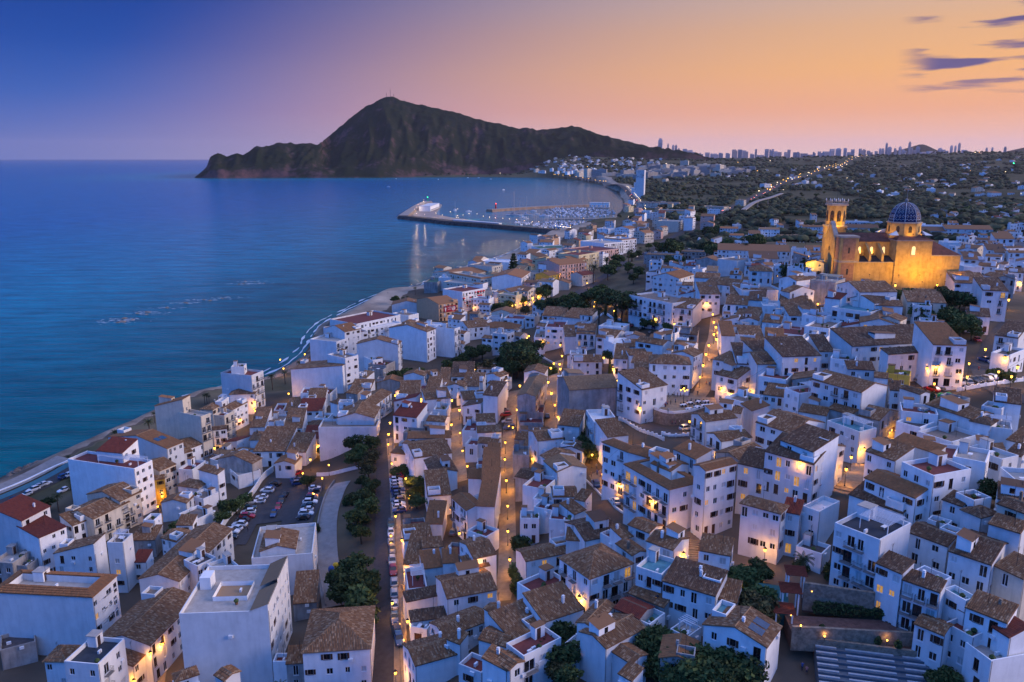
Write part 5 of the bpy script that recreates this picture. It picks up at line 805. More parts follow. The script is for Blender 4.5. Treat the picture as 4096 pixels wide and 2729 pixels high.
RESORT=[(63,5311),(260,9410),(322,4415),(358,4450),(-351,9424),(-151,5476),(505,4847),(759,5183),(1650,9414),(453,9413),(-29,7478),(-253,7564),(963,9424),(-318,9422),(385,5006),(145,9429),(272,4003),(131,4528),(398,9412),(453,5106),(825,9420),(-66,5559),(225,5127),(449,5213),(74,5302),(160,5162),(646,4715),(492,4723),(628,4376),(645,4319),(158,5275),(374,4450),(197,9427),(652,4517),(638,4550),(-374,9422),(1440,9412),(-10,5525),(-137,5526),(44,7616),(475,4988),(362,9421),(-206,7555),(294,4126),(-147,9406),(511,4090),(421,4169),(461,4777),(296,4661),(166,9424),(630,9417),(543,9416),(277,4083),(187,5253),(219,5151),(460,4894),(594,4571),(921,9424),(803,4559),(709,5079),(493,4436),(278,9412),(449,9422),(1125,9421),(272,8091),(-87,9423),(399,4990),(-122,5814),(687,4165),(388,4040),(671,4675),(108,9422),(469,4525),(-52,7983),(-195,7666),(134,9426),(302,9425),(203,8240),(1324,9419),(90,9431),(177,8044),(71,7589),(610,4345),(1096,9420),(309,4171),(266,5200),(1028,9418),(-52,7668),(120,9411),(-125,8227),(-24,9417),(-171,9407),(-309,8646),(202,5049),(590,4722),(454,9419),(-109,5496),(126,9425),(632,4196),(499,4524),(386,4100),(-101,7285),(-14,9407),(676,4188),(-140,7305),(273,4916),(-221,7185),(-335,9415),(392,5076),(335,9426),(-284,7806),(935,5200),(-294,9414),(-403,9421),(1649,9416),(636,4577),(462,5038),(690,5230),(147,4261),(361,4553),(287,4691),(-154,5643),(53,9414),(-355,9405),(242,5262),(-119,9418),(229,4119),(629,9421),(583,4070),(787,4657),(464,9430),(825,5178),(901,9426),(-15,5643),(205,4430),(299,5060),(85,9416),(673,9428),(350,4997),(203,5178),(910,9420),(95,8229),(115,5154),(417,9413),(193,9415),(44,5430),(74,5516),(-20,5334),(384,4638),(219,5323),(19,5668),(258,5070),(36,9419),(-32,7466),(384,4360),(153,5240),(309,5023),(87,5217),(326,4383),(760,4506),(564,4138),(228,5204),(262,4432),(161,9412),(325,9429),(123,5336),(470,9418),(681,5146),(-2,5342),(588,4437),(564,5241),(588,4770),(90,5431),(297,4830),(51,5311),(135,5135),(650,9421),(620,9427),(371,4950),(1307,9421),(-395,9411),(1252,9419),(-43,9424),(-250,7940),(-93,9428),(-131,9410),(849,9426),(-72,5503),(192,5357),(457,4729),(700,4540),(371,4643),(-64,9423),(278,4417),(114,5410),(419,9432),(610,4635),(745,5128),(51,9412),(1381,9416),(189,9431),(1771,9415),(670,4288),(1689,9414),(196,5271),(201,5251),(151,4253),(124,5130),(-318,9410),(386,5047),(583,9417),(437,9433),(295,4672),(-57,7555),(1374,7893),(292,4296),(-175,9408),(442,4764),(-293,7094),(172,5380),(720,4304),(302,4911),(520,4336),(83,5439),(434,4165),(846,9427),(348,4513),(650,4138),(-9,9409),(1108,9421),(613,4831),(13,5537),(797,9430),(-260,9412),(23,8084),(735,9422),(320,5257),(784,4386),(464,9415),(197,9413),(376,4139),(412,4264),(804,4526),(-180,7818),(742,9423),(319,4953),(446,9422),(350,4618),(132,5371),(394,9432),(341,4767),(330,4890),(167,9422),(696,4150),(104,9430),(1487,9412),(98,5492),(372,5239),(337,4652),(144,5034),(568,9433),(-71,7835),(-56,7380),(310,4851),(423,4584),(115,5372),(255,7990),(-197,5554),(68,9416),(664,4594),(616,9425),(97,5230),(668,4368),(404,9427),(50,9430),(367,4556),(32,5421),(53,9412),(751,4534),(306,9413),(1040,9421),(-207,5787),(264,4182),(737,5204),(345,9430),(355,4243),(-210,5772),(627,4268),(630,4448),(273,9425)]
TOWNBLOCKS=[(802,3988),(814,3926),(957,3535),(764,4049),(432,3629),(970,3698),(646,3440),(868,4221),(744,3341),(799,4005),(584,3838),(628,4072),(720,3726),(674,3769),(881,3901),(589,3496),(852,3998),(975,3925),(775,3628),(941,3774),(310,3762),(971,3707),(516,3303),(877,4106),(720,3494),(850,3862),(869,3935),(694,4134),(957,3672),(898,3615),(465,3380),(602,3511),(848,4022),(978,3970),(982,3583),(954,3916),(669,3935),(785,3734),(798,3570),(642,3321),(694,3343),(569,3288),(933,3533),(431,3610),(441,3413),(1032,3588),(955,3757),(794,3806),(1070,3679),(932,3551),(509,3292),(641,4121),(310,3879),(895,3901),(681,3486),(713,3475),(984,3789),(777,4215),(932,4079),(814,4225),(820,3542),(648,4177),(581,3658),(905,3635),(1017,3833),(775,3733),(581,3738),(866,4091),(715,3611),(858,4154),(663,3838),(555,3359),(488,3426),(629,3844),(942,3857),(859,4158),(947,3714),(464,3376),(634,3760),(786,4011),(463,3542),(446,3478),(782,4194),(736,4038),(703,4234),(1066,3763),(862,3919),(948,3883),(658,3834),(689,4128),(293,3839),(474,3462),(650,3274),(703,3818),(398,3606),(581,3337),(636,3259),(773,3900),(547,3280),(359,3690),(720,3855),(873,3958),(687,4280),(704,4124),(354,3793),(930,3661),(625,3934),(631,3796),(757,4158),(835,3431),(816,4210),(762,3770),(722,4239),(339,3667),(934,3946),(712,3702),(636,3221),(783,3509),(1021,3636),(536,3386)]
FARLIGHTS=[(1172,3306),(1221,3344),(1426,3596),(1361,3499),(1498,3704),(1696,4140),(1295,3448),(4073,9423),(1119,3594),(1077,3580),(899,3754),(1473,4661),(1261,4567),(2515,5239),(4463,9424),(2705,5126),(733,2190),(1183,2877),(842,3256),(568,9426),(718,9420),(654,3190),(-136,5480),(-57,4011),(94,5279),(555,4456),(531,3633),(407,4402),(835,4432),(2780,4921),(2802,4914),(2004,3261),(1585,2618),(1697,3017),(1433,2406),(1086,1730)]
PEOPLE=[(42.1,233.1),(42.5,232.4),(42.6,230.0),(43.9,234.4),(45.2,233.1),(45.0,231.2),(45.7,231.9),(46.1,231.2),(45.8,228.1),(46.3,229.4),(47.0,230.6),(45.7,223.1),(46.0,223.7),(48.2,231.8),(46.9,222.3),(49.9,233.0),(47.9,222.2),(49.0,239.3),(50.9,240.2),(51.8,239.4),(52.7,239.2),(55.5,240.0),(53.6,232.5),(54.9,234.0),(49.1,222.7),(60.1,247.6),(64.1,253.3),(65.0,252.3),(65.9,253.7),(69.7,275.9),(70.0,274.4),(70.8,274.4),(71.5,275.8),(32.2,249.6),(34.6,252.9),(39.6,224.7),(38.1,225.8),(34.2,264.8),(21.4,201.6),(22.9,201.9),(23.7,200.1),(23.0,204.1),(0.4,175.5),(21.4,201.5),(23.7,200.5),(23.0,201.6),(-30.6,178.4),(-25.2,165.3),(129.3,224.6),(129.8,224.4),(139.4,230.3),(47.9,116.2),(48.4,115.5),(-99.5,631.4),(72.9,1131.2),(-76.0,211.4)]
TERRACE_Z=41.8
TERRACE=[(41.0, 233.0), (41.4, 230.2), (42.0, 227.6), (43.0, 225.8), (44.1, 224.3), (45.5, 223.1), (47.5, 222.7), (49.9, 223.3), (52.2, 224.3), (53.7, 225.2), (56.2, 227.4), (59.3, 230.2), (62.1, 231.9), (63.5, 239.0), (57.7, 240.2), (57.5, 243.9), (52.5, 242.6), (46.4, 240.8)]
TABLES=[(51.6, 229.8), (54.0, 231.9), (56.8, 233.0), (59.3, 233.3), (52.4, 226.1), (55.2, 227.9), (57.9, 229.4), (59.9, 229.8)]
PLAZALAMP=(52.1,231.9)
PARAPETS={'bend': [(32.3, 229.0), (33.9, 227.2), (35.4, 222.5), (36.8, 218.6), (38.5, 215.8), (40.5, 213.5), (42.2, 209.6)], 'bendtwo': [(42.5, 214.0), (45.3, 211.6), (49.7, 212.2)], 'lanewall': [(19.6, 201.6), (21.9, 196.4), (23.0, 190.6), (23.9, 176.4), (25.3, 173.0), (27.6, 169.1)], 'ridge': [(122.9, 211.2), (126.4, 211.4), (130.1, 212.0), (136.8, 214.8), (146.8, 220.1)], 'ramp': [(-42.1, 162.3), (-44.9, 171.2), (-52.9, 197.1), (-55.0, 207.9), (-56.7, 220.8), (-57.4, 231.8), (-57.1, 239.7)], 'lotwall': [(-82.5, 200.1), (-84.2, 214.3), (-84.3, 227.3), (-83.9, 243.5), (-84.2, 251.8), (-82.1, 257.6)], 'arc': [(43.8, 460.7), (47.9, 440.8), (49.3, 396.2), (54.3, 387.5)], 'prom': [(-176.4, 250.8), (-171.4, 262.4), (-167.8, 271.8), (-163.3, 278.0)], 'garden': [(-65.6, 251.1), (-60.4, 248.2), (-55.9, 246.5), (-49.3, 245.3)], 'upbend': [(11.0, 384.1), (13.5, 374.5), (16.3, 363.0), (20.3, 349.5)]}
CHURCH=(145.3,352.5,-13.69,46.4)
AMPHI={'tl': (50.3, 117.7), 'tr': (66.9, 113.8), 'bl': (48.2, 112.3), 'br': (65.1, 110.0), 'p1': (50.1, 128.1), 'p2': (48.3, 125.3), 'p3': (46.2, 122.0), 'hedgeL': (52.0, 123.6), 'hedgeR': (64.5, 121.6), 'poolc': (45.4, 127.9), 'wallL': (50.7, 125.4), 'wallR': (61.5, 122.0), 'l3': (46.4, 118.1), 'r3': (65.8, 116.2), 'pl0': (52.0, 119.6), 'pl1': (54.7, 118.3), 'pl2': (57.5, 117.7), 'pl3': (60.0, 116.4), 'pl4': (62.7, 115.1)}
PORT={'pier': [(-211, 1542), (-160, 1481), (-108, 1403), (-54, 1362), (-20, 1328), (21, 1286), (59, 1251), (94, 1218)], 'head': [(-212, 1568), (-218, 1768), (-222, 1951), (-217, 2092)], 'quay': [(-197, 1595), (-210, 1768), (-214, 2058), (-193, 2058), (-172, 1982), (-163, 1768), (-154, 1636), (-120, 1555), (-63, 1469), (-21, 1377)], 'inner': [(-49, 1743), (-26, 1768), (29, 1828), (88, 1874), (176, 1931), (212, 1941)], 'hall': [(-175, 1727), (-167, 1855)], 'green': (-218, 2092), 'red': (-36, 1793), 'fieldA': [(62, 1726), (86, 1845), (162, 1878), (223, 1764), (209, 1605), (108, 1581), (74, 1574)], 'fieldB': [(7, 1432), (52, 1445), (85, 1472), (164, 1459), (136, 1293), (94, 1293), (55, 1325), (35, 1371), (10, 1395)], 'club': [(180, 1878), (224, 1867)], 'dock': [(72, 1521), (195, 1514)], 'shed': [(66, 1282), (94, 1247)], 'yachts': [(4, 1630), (30, 1638), (16, 1638), (22, 1566), (27, 1543), (52, 1664), (64, 1605), (47, 1755)], 'bay': [(-31, 2922), (-94, 1745), (-126, 1789), (-638, 4478), (-390, 4302), (-253, 4668), (-191, 4668), (-490, 3224), (-114, 4388)], 'piLamps': [(-180, 1526), (-162, 1501), (-147, 1539), (-129, 1488), (-119, 1579), (-114, 1667), (-89, 1488), (-80, 1526), (-67, 1513), (-53, 1458), (-40, 1435), (-28, 1418), (-16, 1407), (-3, 1391), (9, 1380), (20, 1349), (33, 1329), (45, 1324), (68, 1286), (80, 1272), (92, 1259), (103, 1237), (127, 1407), (-201, 1652), (-206, 1722), (-210, 1817), (-212, 1874), (-215, 1955), (-219, 2020)], 'rocks': [(-284, 557), (-280, 565), (-279, 571), (-277, 590), (-274, 596), (-273, 614), (-263, 635), (-254, 650), (-240, 660), (-250, 735), (-248, 749), (-238, 738)]}
BEACH=[(-133.2, 547.7), (-124.7, 596.5), (-114.2, 656.4), (-105.5, 678.2), (-84.3, 706.4), (-70.0, 764.3), (-45.1, 852.8), (7.2, 981.6), (22.5, 1072.2), (43.7, 1174.1), (89.1, 1228.9)]
TOWERS=[(1372,7600,286,43),(1490,7840,243,16),(1587,8080,235,23),(1531,7660,229,22),(1607,7900,202,17),(1716,8140,197,46),(1664,7720,179,33),(1744,7960,184,45),(1833,8200,166,42),(1795,7780,154,44),(1913,8020,161,46),(1878,7600,149,76),(1999,7840,157,45),(2129,8080,157,46),(2082,7660,186,49),(2198,7900,188,45),(2318,8140,182,58),(2298,7720,190,18),(2335,7960,149,45),(2488,8200,138,70),(2418,7780,191,39),(2530,8020,189,23),(2418,7600,190,19),(2523,7840,171,33),(2639,8080,166,40),(2562,7660,163,33),(2669,7900,187,29),(2821,8140,164,58),(2702,7720,165,26),(2838,7960,152,68),(2989,8200,142,58),(2870,7780,165,29),(3018,8020,171,51),(2914,7600,168,65),(3062,7840,193,47),(3217,8080,203,55),(3113,7660,200,30),(3248,7900,163,34),(3384,8140,192,37),(3288,7720,195,42),(3422,7960,193,28),(3580,8200,179,58),(3458,7780,172,27),(3601,8020,202,20),(3439,7600,195,24),(3578,7840,250,18),(3720,8080,217,39),(3583,7660,198,28),(3739,7900,217,27),(3895,8140,192,42),(3740,7720,259,20),(3882,7960,207,16),(4030,8200,187,28),(3850,7780,216,38),(4026,8020,167,57),(3890,7600,171,86),(4093,7840,203,38),(4271,8080,189,57),(4104,7660,224,22),(4270,7900,225,16),(4437,8140,255,21),(4268,7720,183,66),(4607,7960,207,16),(4803,8200,213,16),(4678,7780,214,22)]
RIDGE=[(-1892, 4850, -2), (-1842, 4924, 55), (-1818, 4931, 119), (-1777, 4946, 140), (-1732, 4963, 125), (-1672, 4985, 143), (-1638, 4998, 127), (-1607, 5009, 151), (-1562, 5024, 184), (-1526, 5037, 177), (-1452, 5063, 198), (-1404, 5081, 198), (-1292, 5120, 199), (-1205, 5150, 199), (-1277, 5800, 270), (-1149, 5800, 373), (-1024, 5800, 461), (-900, 5800, 519), (-848, 5800, 528), (-779, 5800, 505), (-658, 5800, 476), (-507, 5800, 446), (-355, 5800, 411), (-234, 5800, 373), (-81, 5800, 344), (57, 5800, 308), (103, 5818, 323), (228, 5866, 301), (354, 5914, 327), (483, 5962, 332), (581, 5998, 296), (715, 6046, 261), (884, 6106, 221), (1058, 6166, 187), (1235, 6226, 153), (1415, 6286, 124), (1562, 6334, 101)]
FOOT=[(-1826, 4668, 0), (-1654, 4571, 0), (-1439, 4668, 0), (-1140, 4668, 0), (-940, 4668, 0), (-765, 4668, 0), (-590, 4876, 0), (-471, 4987, 0), (-222, 5200, 21), (99, 5200, 73), (618, 5200, 162), (1119, 5200, 143), (1620, 5200, 128), (1864, 5200, 110), (1298, 5200, 101)]
# ================================================================ helpers
def mesh_of(name, V, F, mats=(), mi=None, smooth=False):
    me = bpy.data.meshes.new(name); me.from_pydata(V, [], F)
    for m in mats: me.materials.append(m)
    if mi is not None: me.polygons.foreach_set('material_index', mi)
    if smooth: me.polygons.foreach_set('use_smooth', [True]*len(me.polygons))
    me.update(); return me
def ob(name, me, parent=None, loc=None, rz=None, mat=None):
    o = bpy.data.objects.new(name, me); COL.objects.link(o)
    if parent is not None: o.parent = parent
    if mat is not None: o.matrix_local = mat
    else:
        if loc is not None: o.location = loc
        if rz is not None: o.rotation_euler = (0, 0, rz)
    return o
THINGS = []
def thing(name, label, cat, loc=(0, 0, 0), rz=0, group=None, me=None):
    o = bpy.data.objects.new(name, me); COL.objects.link(o)
    o.location = loc; o.rotation_euler = (0, 0, rz)
    o['label'] = label; o['category'] = cat
    if group: o['group'] = group
    THINGS.append(o); return o
def struct(name, me, kind='structure'):
    o = ob(name, me); o['kind'] = kind; return o
class MB:
    def __init__(s): s.V = []; s.F = []; s.M = []
    def add(s, V, F, m=0):
        b = len(s.V); s.V += [tuple(v) for v in V]; s.F += [tuple(i+b for i in f) for f in F]; s.M += [m]*len(F)
    def quad(s, a, b, c, d, m=0): s.add((a, b, c, d), ((0, 1, 2, 3),), m)
    def box(s, x0, y0, z0, x1, y1, z1, m=0):
        s.add([(x0, y0, z0), (x1, y0, z0), (x1, y1, z0), (x0, y1, z0), (x0, y0, z1), (x1, y0, z1), (x1, y1, z1), (x0, y1, z1)],
              [(0, 3, 2, 1), (4, 5, 6, 7), (0, 1, 5, 4), (1, 2, 6, 5), (2, 3, 7, 6), (3, 0, 4, 7)], m)
    def bar(s, a, b, r, m=0, n=4, r2=None):
        a = Vector(a); b = Vector(b); d = (b-a)
        if d.length < 1e-6: return
        d.normalize(); u = d.orthogonal().normalized(); v = d.cross(u); r2 = r if r2 is None else r2
        V = []
        for p, q in ((a, r), (b, r2)):
            for k in range(n):
                t = 2*math.pi*(k+.5)/n; V.append(p+(u*math.cos(t)+v*math.sin(t))*q)
        F = [(k, (k+1) % n, n+(k+1) % n, n+k) for k in range(n)]+[tuple(range(n))[::-1], tuple(range(n, 2*n))]
        s.add(V, F, m)
    def lathe(s, prof, n=16, c=(0, 0), m=0, ph=0.):
        V = [(c[0]+r*math.cos(2*math.pi*k/n+ph), c[1]+r*math.sin(2*math.pi*k/n+ph), z) for r, z in prof for k in range(n)]
        F = [(i*n+k, i*n+(k+1) % n, (i+1)*n+(k+1) % n, (i+1)*n+k) for i in range(len(prof)-1) for k in range(n)]
        s.add(V, F, m)
    def prism(s, P, z0, z1, m=0, mt=None):
        n = len(P); V = [(x, y, z0) for x, y in P]+[(x, y, z1) for x, y in P]
        s.add(V, [(k, (k+1) % n, n+(k+1) % n, n+k) for k in range(n)], m); b = len(s.V)-2*n
        s.F.append(tuple(range(b+n, b+2*n))); s.M.append(m if mt is None else mt)
    def mesh(s, name, mats, smooth=False): return mesh_of(name, s.V, s.F, mats, s.M, smooth)
# ---------------------------------------------------------------- materials
MATS = {}
def mat(name, col, rough=.85, var=.12, scale=1.5, bump=0., objvar=.0, island=0., streak=0., metal=0., emit=0., col2=None, coat=0., spec=.3, ramp_=None):
    if name in MATS: return MATS[name]
    m = bpy.data.materials.new(name); m.use_nodes = True; t = m.node_tree; N = t.nodes; L = t.links
    b = N['Principled BSDF']; b.inputs['Roughness'].default_value = rough; b.inputs['Metallic'].default_value = metal
    b.inputs['Specular IOR Level'].default_value = spec; b.inputs['Coat Weight'].default_value = coat
    tc = N.new('ShaderNodeTexCoord'); src = None
    nz = N.new('ShaderNodeTexNoise'); nz.inputs['Scale'].default_value = scale; nz.inputs['Detail'].default_value = 5; nz.inputs['Roughness'].default_value = .62
    L.new(tc.outputs['Object'], nz.inputs['Vector'])
    mp = N.new('ShaderNodeMapRange'); L.new(nz.outputs[0], mp.inputs[0]); mp.inputs[1].default_value = .3; mp.inputs[2].default_value = .7
    cr = N.new('ShaderNodeMix'); cr.data_type = 'RGBA'; L.new(mp.outputs[0], cr.inputs['Factor'])
    c2 = col2 or tuple(c*(1-2*var) for c in col)
    cr.inputs[6].default_value = (*c2, 1); cr.inputs[7].default_value = (*[min(1, c*(1+var*.4)) for c in col], 1)
    src = cr.outputs[2]
    if ramp_:
        g = N.new('ShaderNodeNewGeometry'); rp = N.new('ShaderNodeValToRGB'); ramp(rp, ramp_)
        rp.color_ramp.interpolation = 'CONSTANT' if island >= 1 else 'LINEAR'
        L.new(g.outputs['Random Per Island'], rp.inputs[0])
        q = N.new('ShaderNodeMix'); q.data_type = 'RGBA'; q.inputs['Factor'].default_value = .85; L.new(src, q.inputs[6]); L.new(rp.outputs[0], q.inputs[7]); src = q.outputs[2]
    if streak:
        mp2 = N.new('ShaderNodeMapping'); mp2.inputs['Scale'].default_value = (.8, .8, .13); L.new(tc.outputs['Object'], mp2.inputs[0])
        n2 = N.new('ShaderNodeTexNoise'); n2.inputs['Scale'].default_value = 1.4; n2.inputs['Detail'].default_value = 6; L.new(mp2.outputs[0], n2.inputs['Vector'])
        r2 = N.new('ShaderNodeMapRange'); L.new(n2.outputs[0], r2.inputs[0]); r2.inputs[1].default_value = .48; r2.inputs[2].default_value = .75; r2.inputs[3].default_value = 1; r2.inputs[4].default_value = 1-streak
        q = N.new('ShaderNodeMix'); q.data_type = 'RGBA'; q.blend_type = 'MULTIPLY'; q.inputs['Factor'].default_value = 1; L.new(src, q.inputs[6]); L.new(r2.outputs[0], q.inputs[7]); src = q.outputs[2]
    if objvar or (island and not ramp_):
        if objvar:
            oi = N.new('ShaderNodeObjectInfo'); ro = oi.outputs['Random']; k = objvar
        else:
            oi = N.new('ShaderNodeNewGeometry'); ro = oi.outputs['Random Per Island']; k = island
        r2 = N.new('ShaderNodeMapRange'); L.new(ro, r2.inputs[0]); r2.inputs[3].default_value = 1-k; r2.inputs[4].default_value = 1+k*.6
        q = N.new('ShaderNodeMix'); q.data_type = 'RGBA'; q.blend_type = 'MULTIPLY'; q.inputs['Factor'].default_value = 1; L.new(src, q.inputs[6]); L.new(r2.outputs[0], q.inputs[7]); src = q.outputs[2]
    L.new(src, b.inputs['Base Color'])
    if bump:
        bp = N.new('ShaderNodeBump'); bp.inputs['Strength'].default_value = bump; bp.inputs['Distance'].default_value = .1
        n3 = N.new('ShaderNodeTexNoise'); n3.inputs['Scale'].default_value = scale*5; n3.inputs['Detail'].default_value = 4; L.new(tc.outputs['Object'], n3.inputs['Vector'])
        L.new(n3.outputs[0], bp.inputs['Height']); L.new(bp.outputs[0], b.inputs['Normal'])
    if emit:
        L.new(src, b.inputs['Emission Color']); b.inputs['Emission Strength'].default_value = emit
    MATS[name] = m; return m
WALL = {'w': mat('plaster_white', (.80, .80, .79), var=.07, scale=.35, bump=.12, objvar=.2, streak=.12),
        'c': mat('plaster_cream', (.66, .58, .46), var=.07, scale=.5, bump=.15, objvar=.1, streak=.2),
        'g': mat('render_grey', (.42, .39, .36), var=.2, scale=.35, bump=.3, objvar=.12, streak=.35),
        'y': mat('plaster_yellow', (.58, .38, .06), var=.08, scale=.6, bump=.15, streak=.15),
        'k': mat('plaster_tan', (.58, .35, .20), var=.07, scale=.6, bump=.15, streak=.12),
        'p': mat('plaster_pink', (.62, .40, .33), var=.06, scale=.6, streak=.15),
        'u': mat('plaster_pale_yellow', (.66, .55, .33), var=.06, scale=.6, streak=.15)}
def tile_ramp(a, b, c, d, e): return [(0, a), (.22, b), (.45, c), (.7, d), (.94, e)]
TILE = {'b': mat('tile_brown', (.14, .08, .045), rough=.9, var=.35, scale=.6, bump=.35, ramp_=tile_ramp((.125, .06, .028), (.19, .088, .038), (.255, .125, .056), (.155, .08, .042), (.36, .23, .13))),
        'd': mat('tile_dark', (.09, .052, .034), rough=.9, var=.35, scale=.6, bump=.35, ramp_=tile_ramp((.075, .038, .022), (.11, .056, .03), (.16, .086, .046), (.09, .052, .034), (.24, .16, .10))),
        'o': mat('tile_orange', (0.260, 0.115, 0.045), rough=.88, var=.22, scale=.6, bump=.3, ramp_=tile_ramp((0.205, 0.087, 0.034), (0.279, 0.118, 0.046), (0.236, 0.105, 0.046), (0.310, 0.143, 0.059), (0.186, 0.093, 0.043))),
        'r': mat('tile_red', (0.155, 0.032, 0.019), rough=.88, var=.2, scale=.6, bump=.3, ramp_=tile_ramp((0.124, 0.026, 0.017), (0.174, 0.036, 0.020), (0.149, 0.037, 0.025), (0.186, 0.046, 0.028), (0.105, 0.028, 0.022))),
        't': mat('tile_tan', (0.236, 0.143, 0.077), rough=.9, var=.25, scale=.6, bump=.3, ramp_=tile_ramp((0.186, 0.108, 0.056), (0.248, 0.146, 0.074), (0.211, 0.130, 0.071), (0.285, 0.180, 0.099), (0.167, 0.102, 0.059)))}
FLOOR = {'r': mat('terrace_red_tile', (.17, .045, .038), var=.15, scale=1.2), 'n': mat('terrace_beige', (.40, .36, .32), var=.12, scale=.8),
         'k': mat('roof_bitumen', (.035, .045, .06), var=.2, scale=.6), 'w': mat('roof_white', (.62, .63, .64), var=.15, scale=.5), 'd': mat('terrace_dark', (.10, .085, .085), var=.2, scale=1),
         'q': mat('terrace_turquoise', (.10, .27, .32), var=.15, scale=1), 'e': mat('roof_green', (.06, .15, .11), var=.2, scale=.7), 'b': mat('terrace_brown', (.24, .18, .14), var=.15, scale=.8),
         't': mat('terrace_brown', (.24, .18, .14)), 'o': mat('terrace_beige', (.4, .36, .32))}
M_FRAME = mat('window_frame_white', (.7, .7, .7), rough=.5, var=.03)
M_WOOD = mat('wood_brown', (.10, .045, .025), rough=.6, var=.25, scale=3, objvar=.3)
M_SHUT = mat('roller_blind', (.55, .53, .50), rough=.6, var=.05, objvar=.2)
M_GLASS = mat('window_glass', (.012, .013, .018), rough=.12, var=.1, spec=.6, objvar=.4)
M_LIT = mat('window_lit', (1.0, .42, .08), var=.45, scale=.9, emit=.7)
M_IRON = mat('iron_black', (.02, .02, .022), rough=.5, var=.1)
M_WHITE = mat('paint_white', (.75, .75, .75), rough=.5, var=.05)
M_STONE = mat('stone_wall', (.30, .23, .165), rough=.95, var=.3, scale=1.3, bump=.5)
M_PAVE = mat('paving', (.30, .22, .145), rough=.9, var=.16, scale=.7, bump=.2)
M_ASPH = mat('asphalt', (.06, .056, .058), rough=.9, var=.15, scale=.8, bump=.15)
M_CONC = mat('concrete', (.27, .25, .235), rough=.9, var=.14, scale=.5, bump=.15)
M_EARTH = mat('earth', (.15, .115, .08), rough=1, var=.3, scale=.4, bump=.4)
M_SAND = mat('sand', (.36, .28, .21), rough=1, var=.1, scale=.2)
M_ROCK = mat('rock', (.25, .19, .15), rough=.95, var=.3, scale=1, bump=.5, objvar=.35)
M_DROCK = mat('rock_dark', (.085, .072, .066), rough=.95, var=.4, scale=.25, bump=.5)
M_LAMP = mat('lamp_glow', (1.0, .50, .06), var=.0, emit=7.0)
M_LAMPW = mat('lamp_glow_white', (1.0, .74, .42), var=.0, emit=6.0)
M_RED = mat('lamp_red', (1.0, .05, .03), var=.0, emit=9.0)
M_GREEN = mat('lamp_green', (.05, 1.0, .35), var=.0, emit=7.0)
M_AWN = mat('awning_red', (.55, .02, .025), rough=.8, var=.08)
M_AWNS = mat('awning_cream', (.62, .5, .34), rough=.8, var=.08)
M_CANVAS = mat('canvas_white', (.72, .72, .74), rough=.8, var=.05)
# ---------------------------------------------------------------- terrain
TA = np.array(TERRAIN, dtype=float)
def hz_np(x, y):
    x = np.asarray(x, float); y = np.asarray(y, float); sh = x.shape; x = x.ravel(); y = y.ravel()
    n = np.zeros_like(x); d = np.zeros_like(x)
    for a, b, z in TA:
        w = ((x-a)**2+(y-b)**2+90.)**-1.6
        n += w*z; d += w
    return (n/d).reshape(sh)
def hz(x, y): return float(hz_np(np.array([x]), np.array([y]))[0])
CO = [(-900, 60)]+list(PATH_COAST[1:])+[(-1500, 4690), (-1850, 4720), (-2100, 5400), (-2100, 30000)]
def coast_dist(x, y):
    """signed distance to the shore: positive on land"""
    best = np.full(x.shape, 1e12); side = np.zeros(x.shape)
    for (x0, y0), (x1, y1) in zip(CO, CO[1:]):
        dx, dy = x1-x0, y1-y0
        t = np.clip(((x-x0)*dx+(y-y0)*dy)/(dx*dx+dy*dy), 0, 1)
        ex, ey = x-x0-dx*t, y-y0-dy*t; d2 = ex*ex+ey*ey
        m = d2 < best-1e-6
        best = np.where(m, d2, best); side = np.where(m, -np.sign(dx*ey-dy*ex), side)
    return np.sqrt(best)*side
def axis(lo, hi, fine, a, b, growth):
    p = list(np.arange(a, b, fine)); s = fine; v = b
    while v < hi: p.append(v); s *= growth; v += s
    p.append(hi); s = fine; v = a-fine; q = []
    while v > lo: q.append(v); s *= growth; v -= s
    q.append(lo); return np.array(q[::-1]+p)
def grid_mesh(name, X, Y, Z, keep, mats, attr=None):
    ny, nx = X.shape
    V = np.stack([X, Y, Z], -1).reshape(-1, 3)
    i = np.arange(ny*nx).reshape(ny, nx)
    F = np.stack([i[:-1, :-1], i[:-1, 1:], i[1:, 1:], i[1:, :-1]], -1).reshape(-1, 4)
    if keep is not None: F = F[keep[F].any(1)]
    used = np.zeros(len(V), bool); used[F.ravel()] = True; new = np.cumsum(used)-1
    F = new[F]; V = V[used]
    me = bpy.data.meshes.new(name); me.vertices.add(len(V)); me.vertices.foreach_set('co', V.astype(np.float32).ravel())
    me.loops.add(F.size); me.loops.foreach_set('vertex_index', F.astype(np.int32).ravel())
    me.polygons.add(len(F)); me.polygons.foreach_set('loop_start', np.arange(0, F.size, 4, dtype=np.int32))
    me.polygons.foreach_set('use_smooth', np.ones(len(F), bool))
    for m in mats: me.materials.append(m)
    me.update(calc_edges=True)
    for k, a in (attr or {}).items():
        at = me.attributes.new(k, 'FLOAT', 'POINT'); at.data.foreach_set('value', a.ravel()[used].astype(np.float32))
    return me
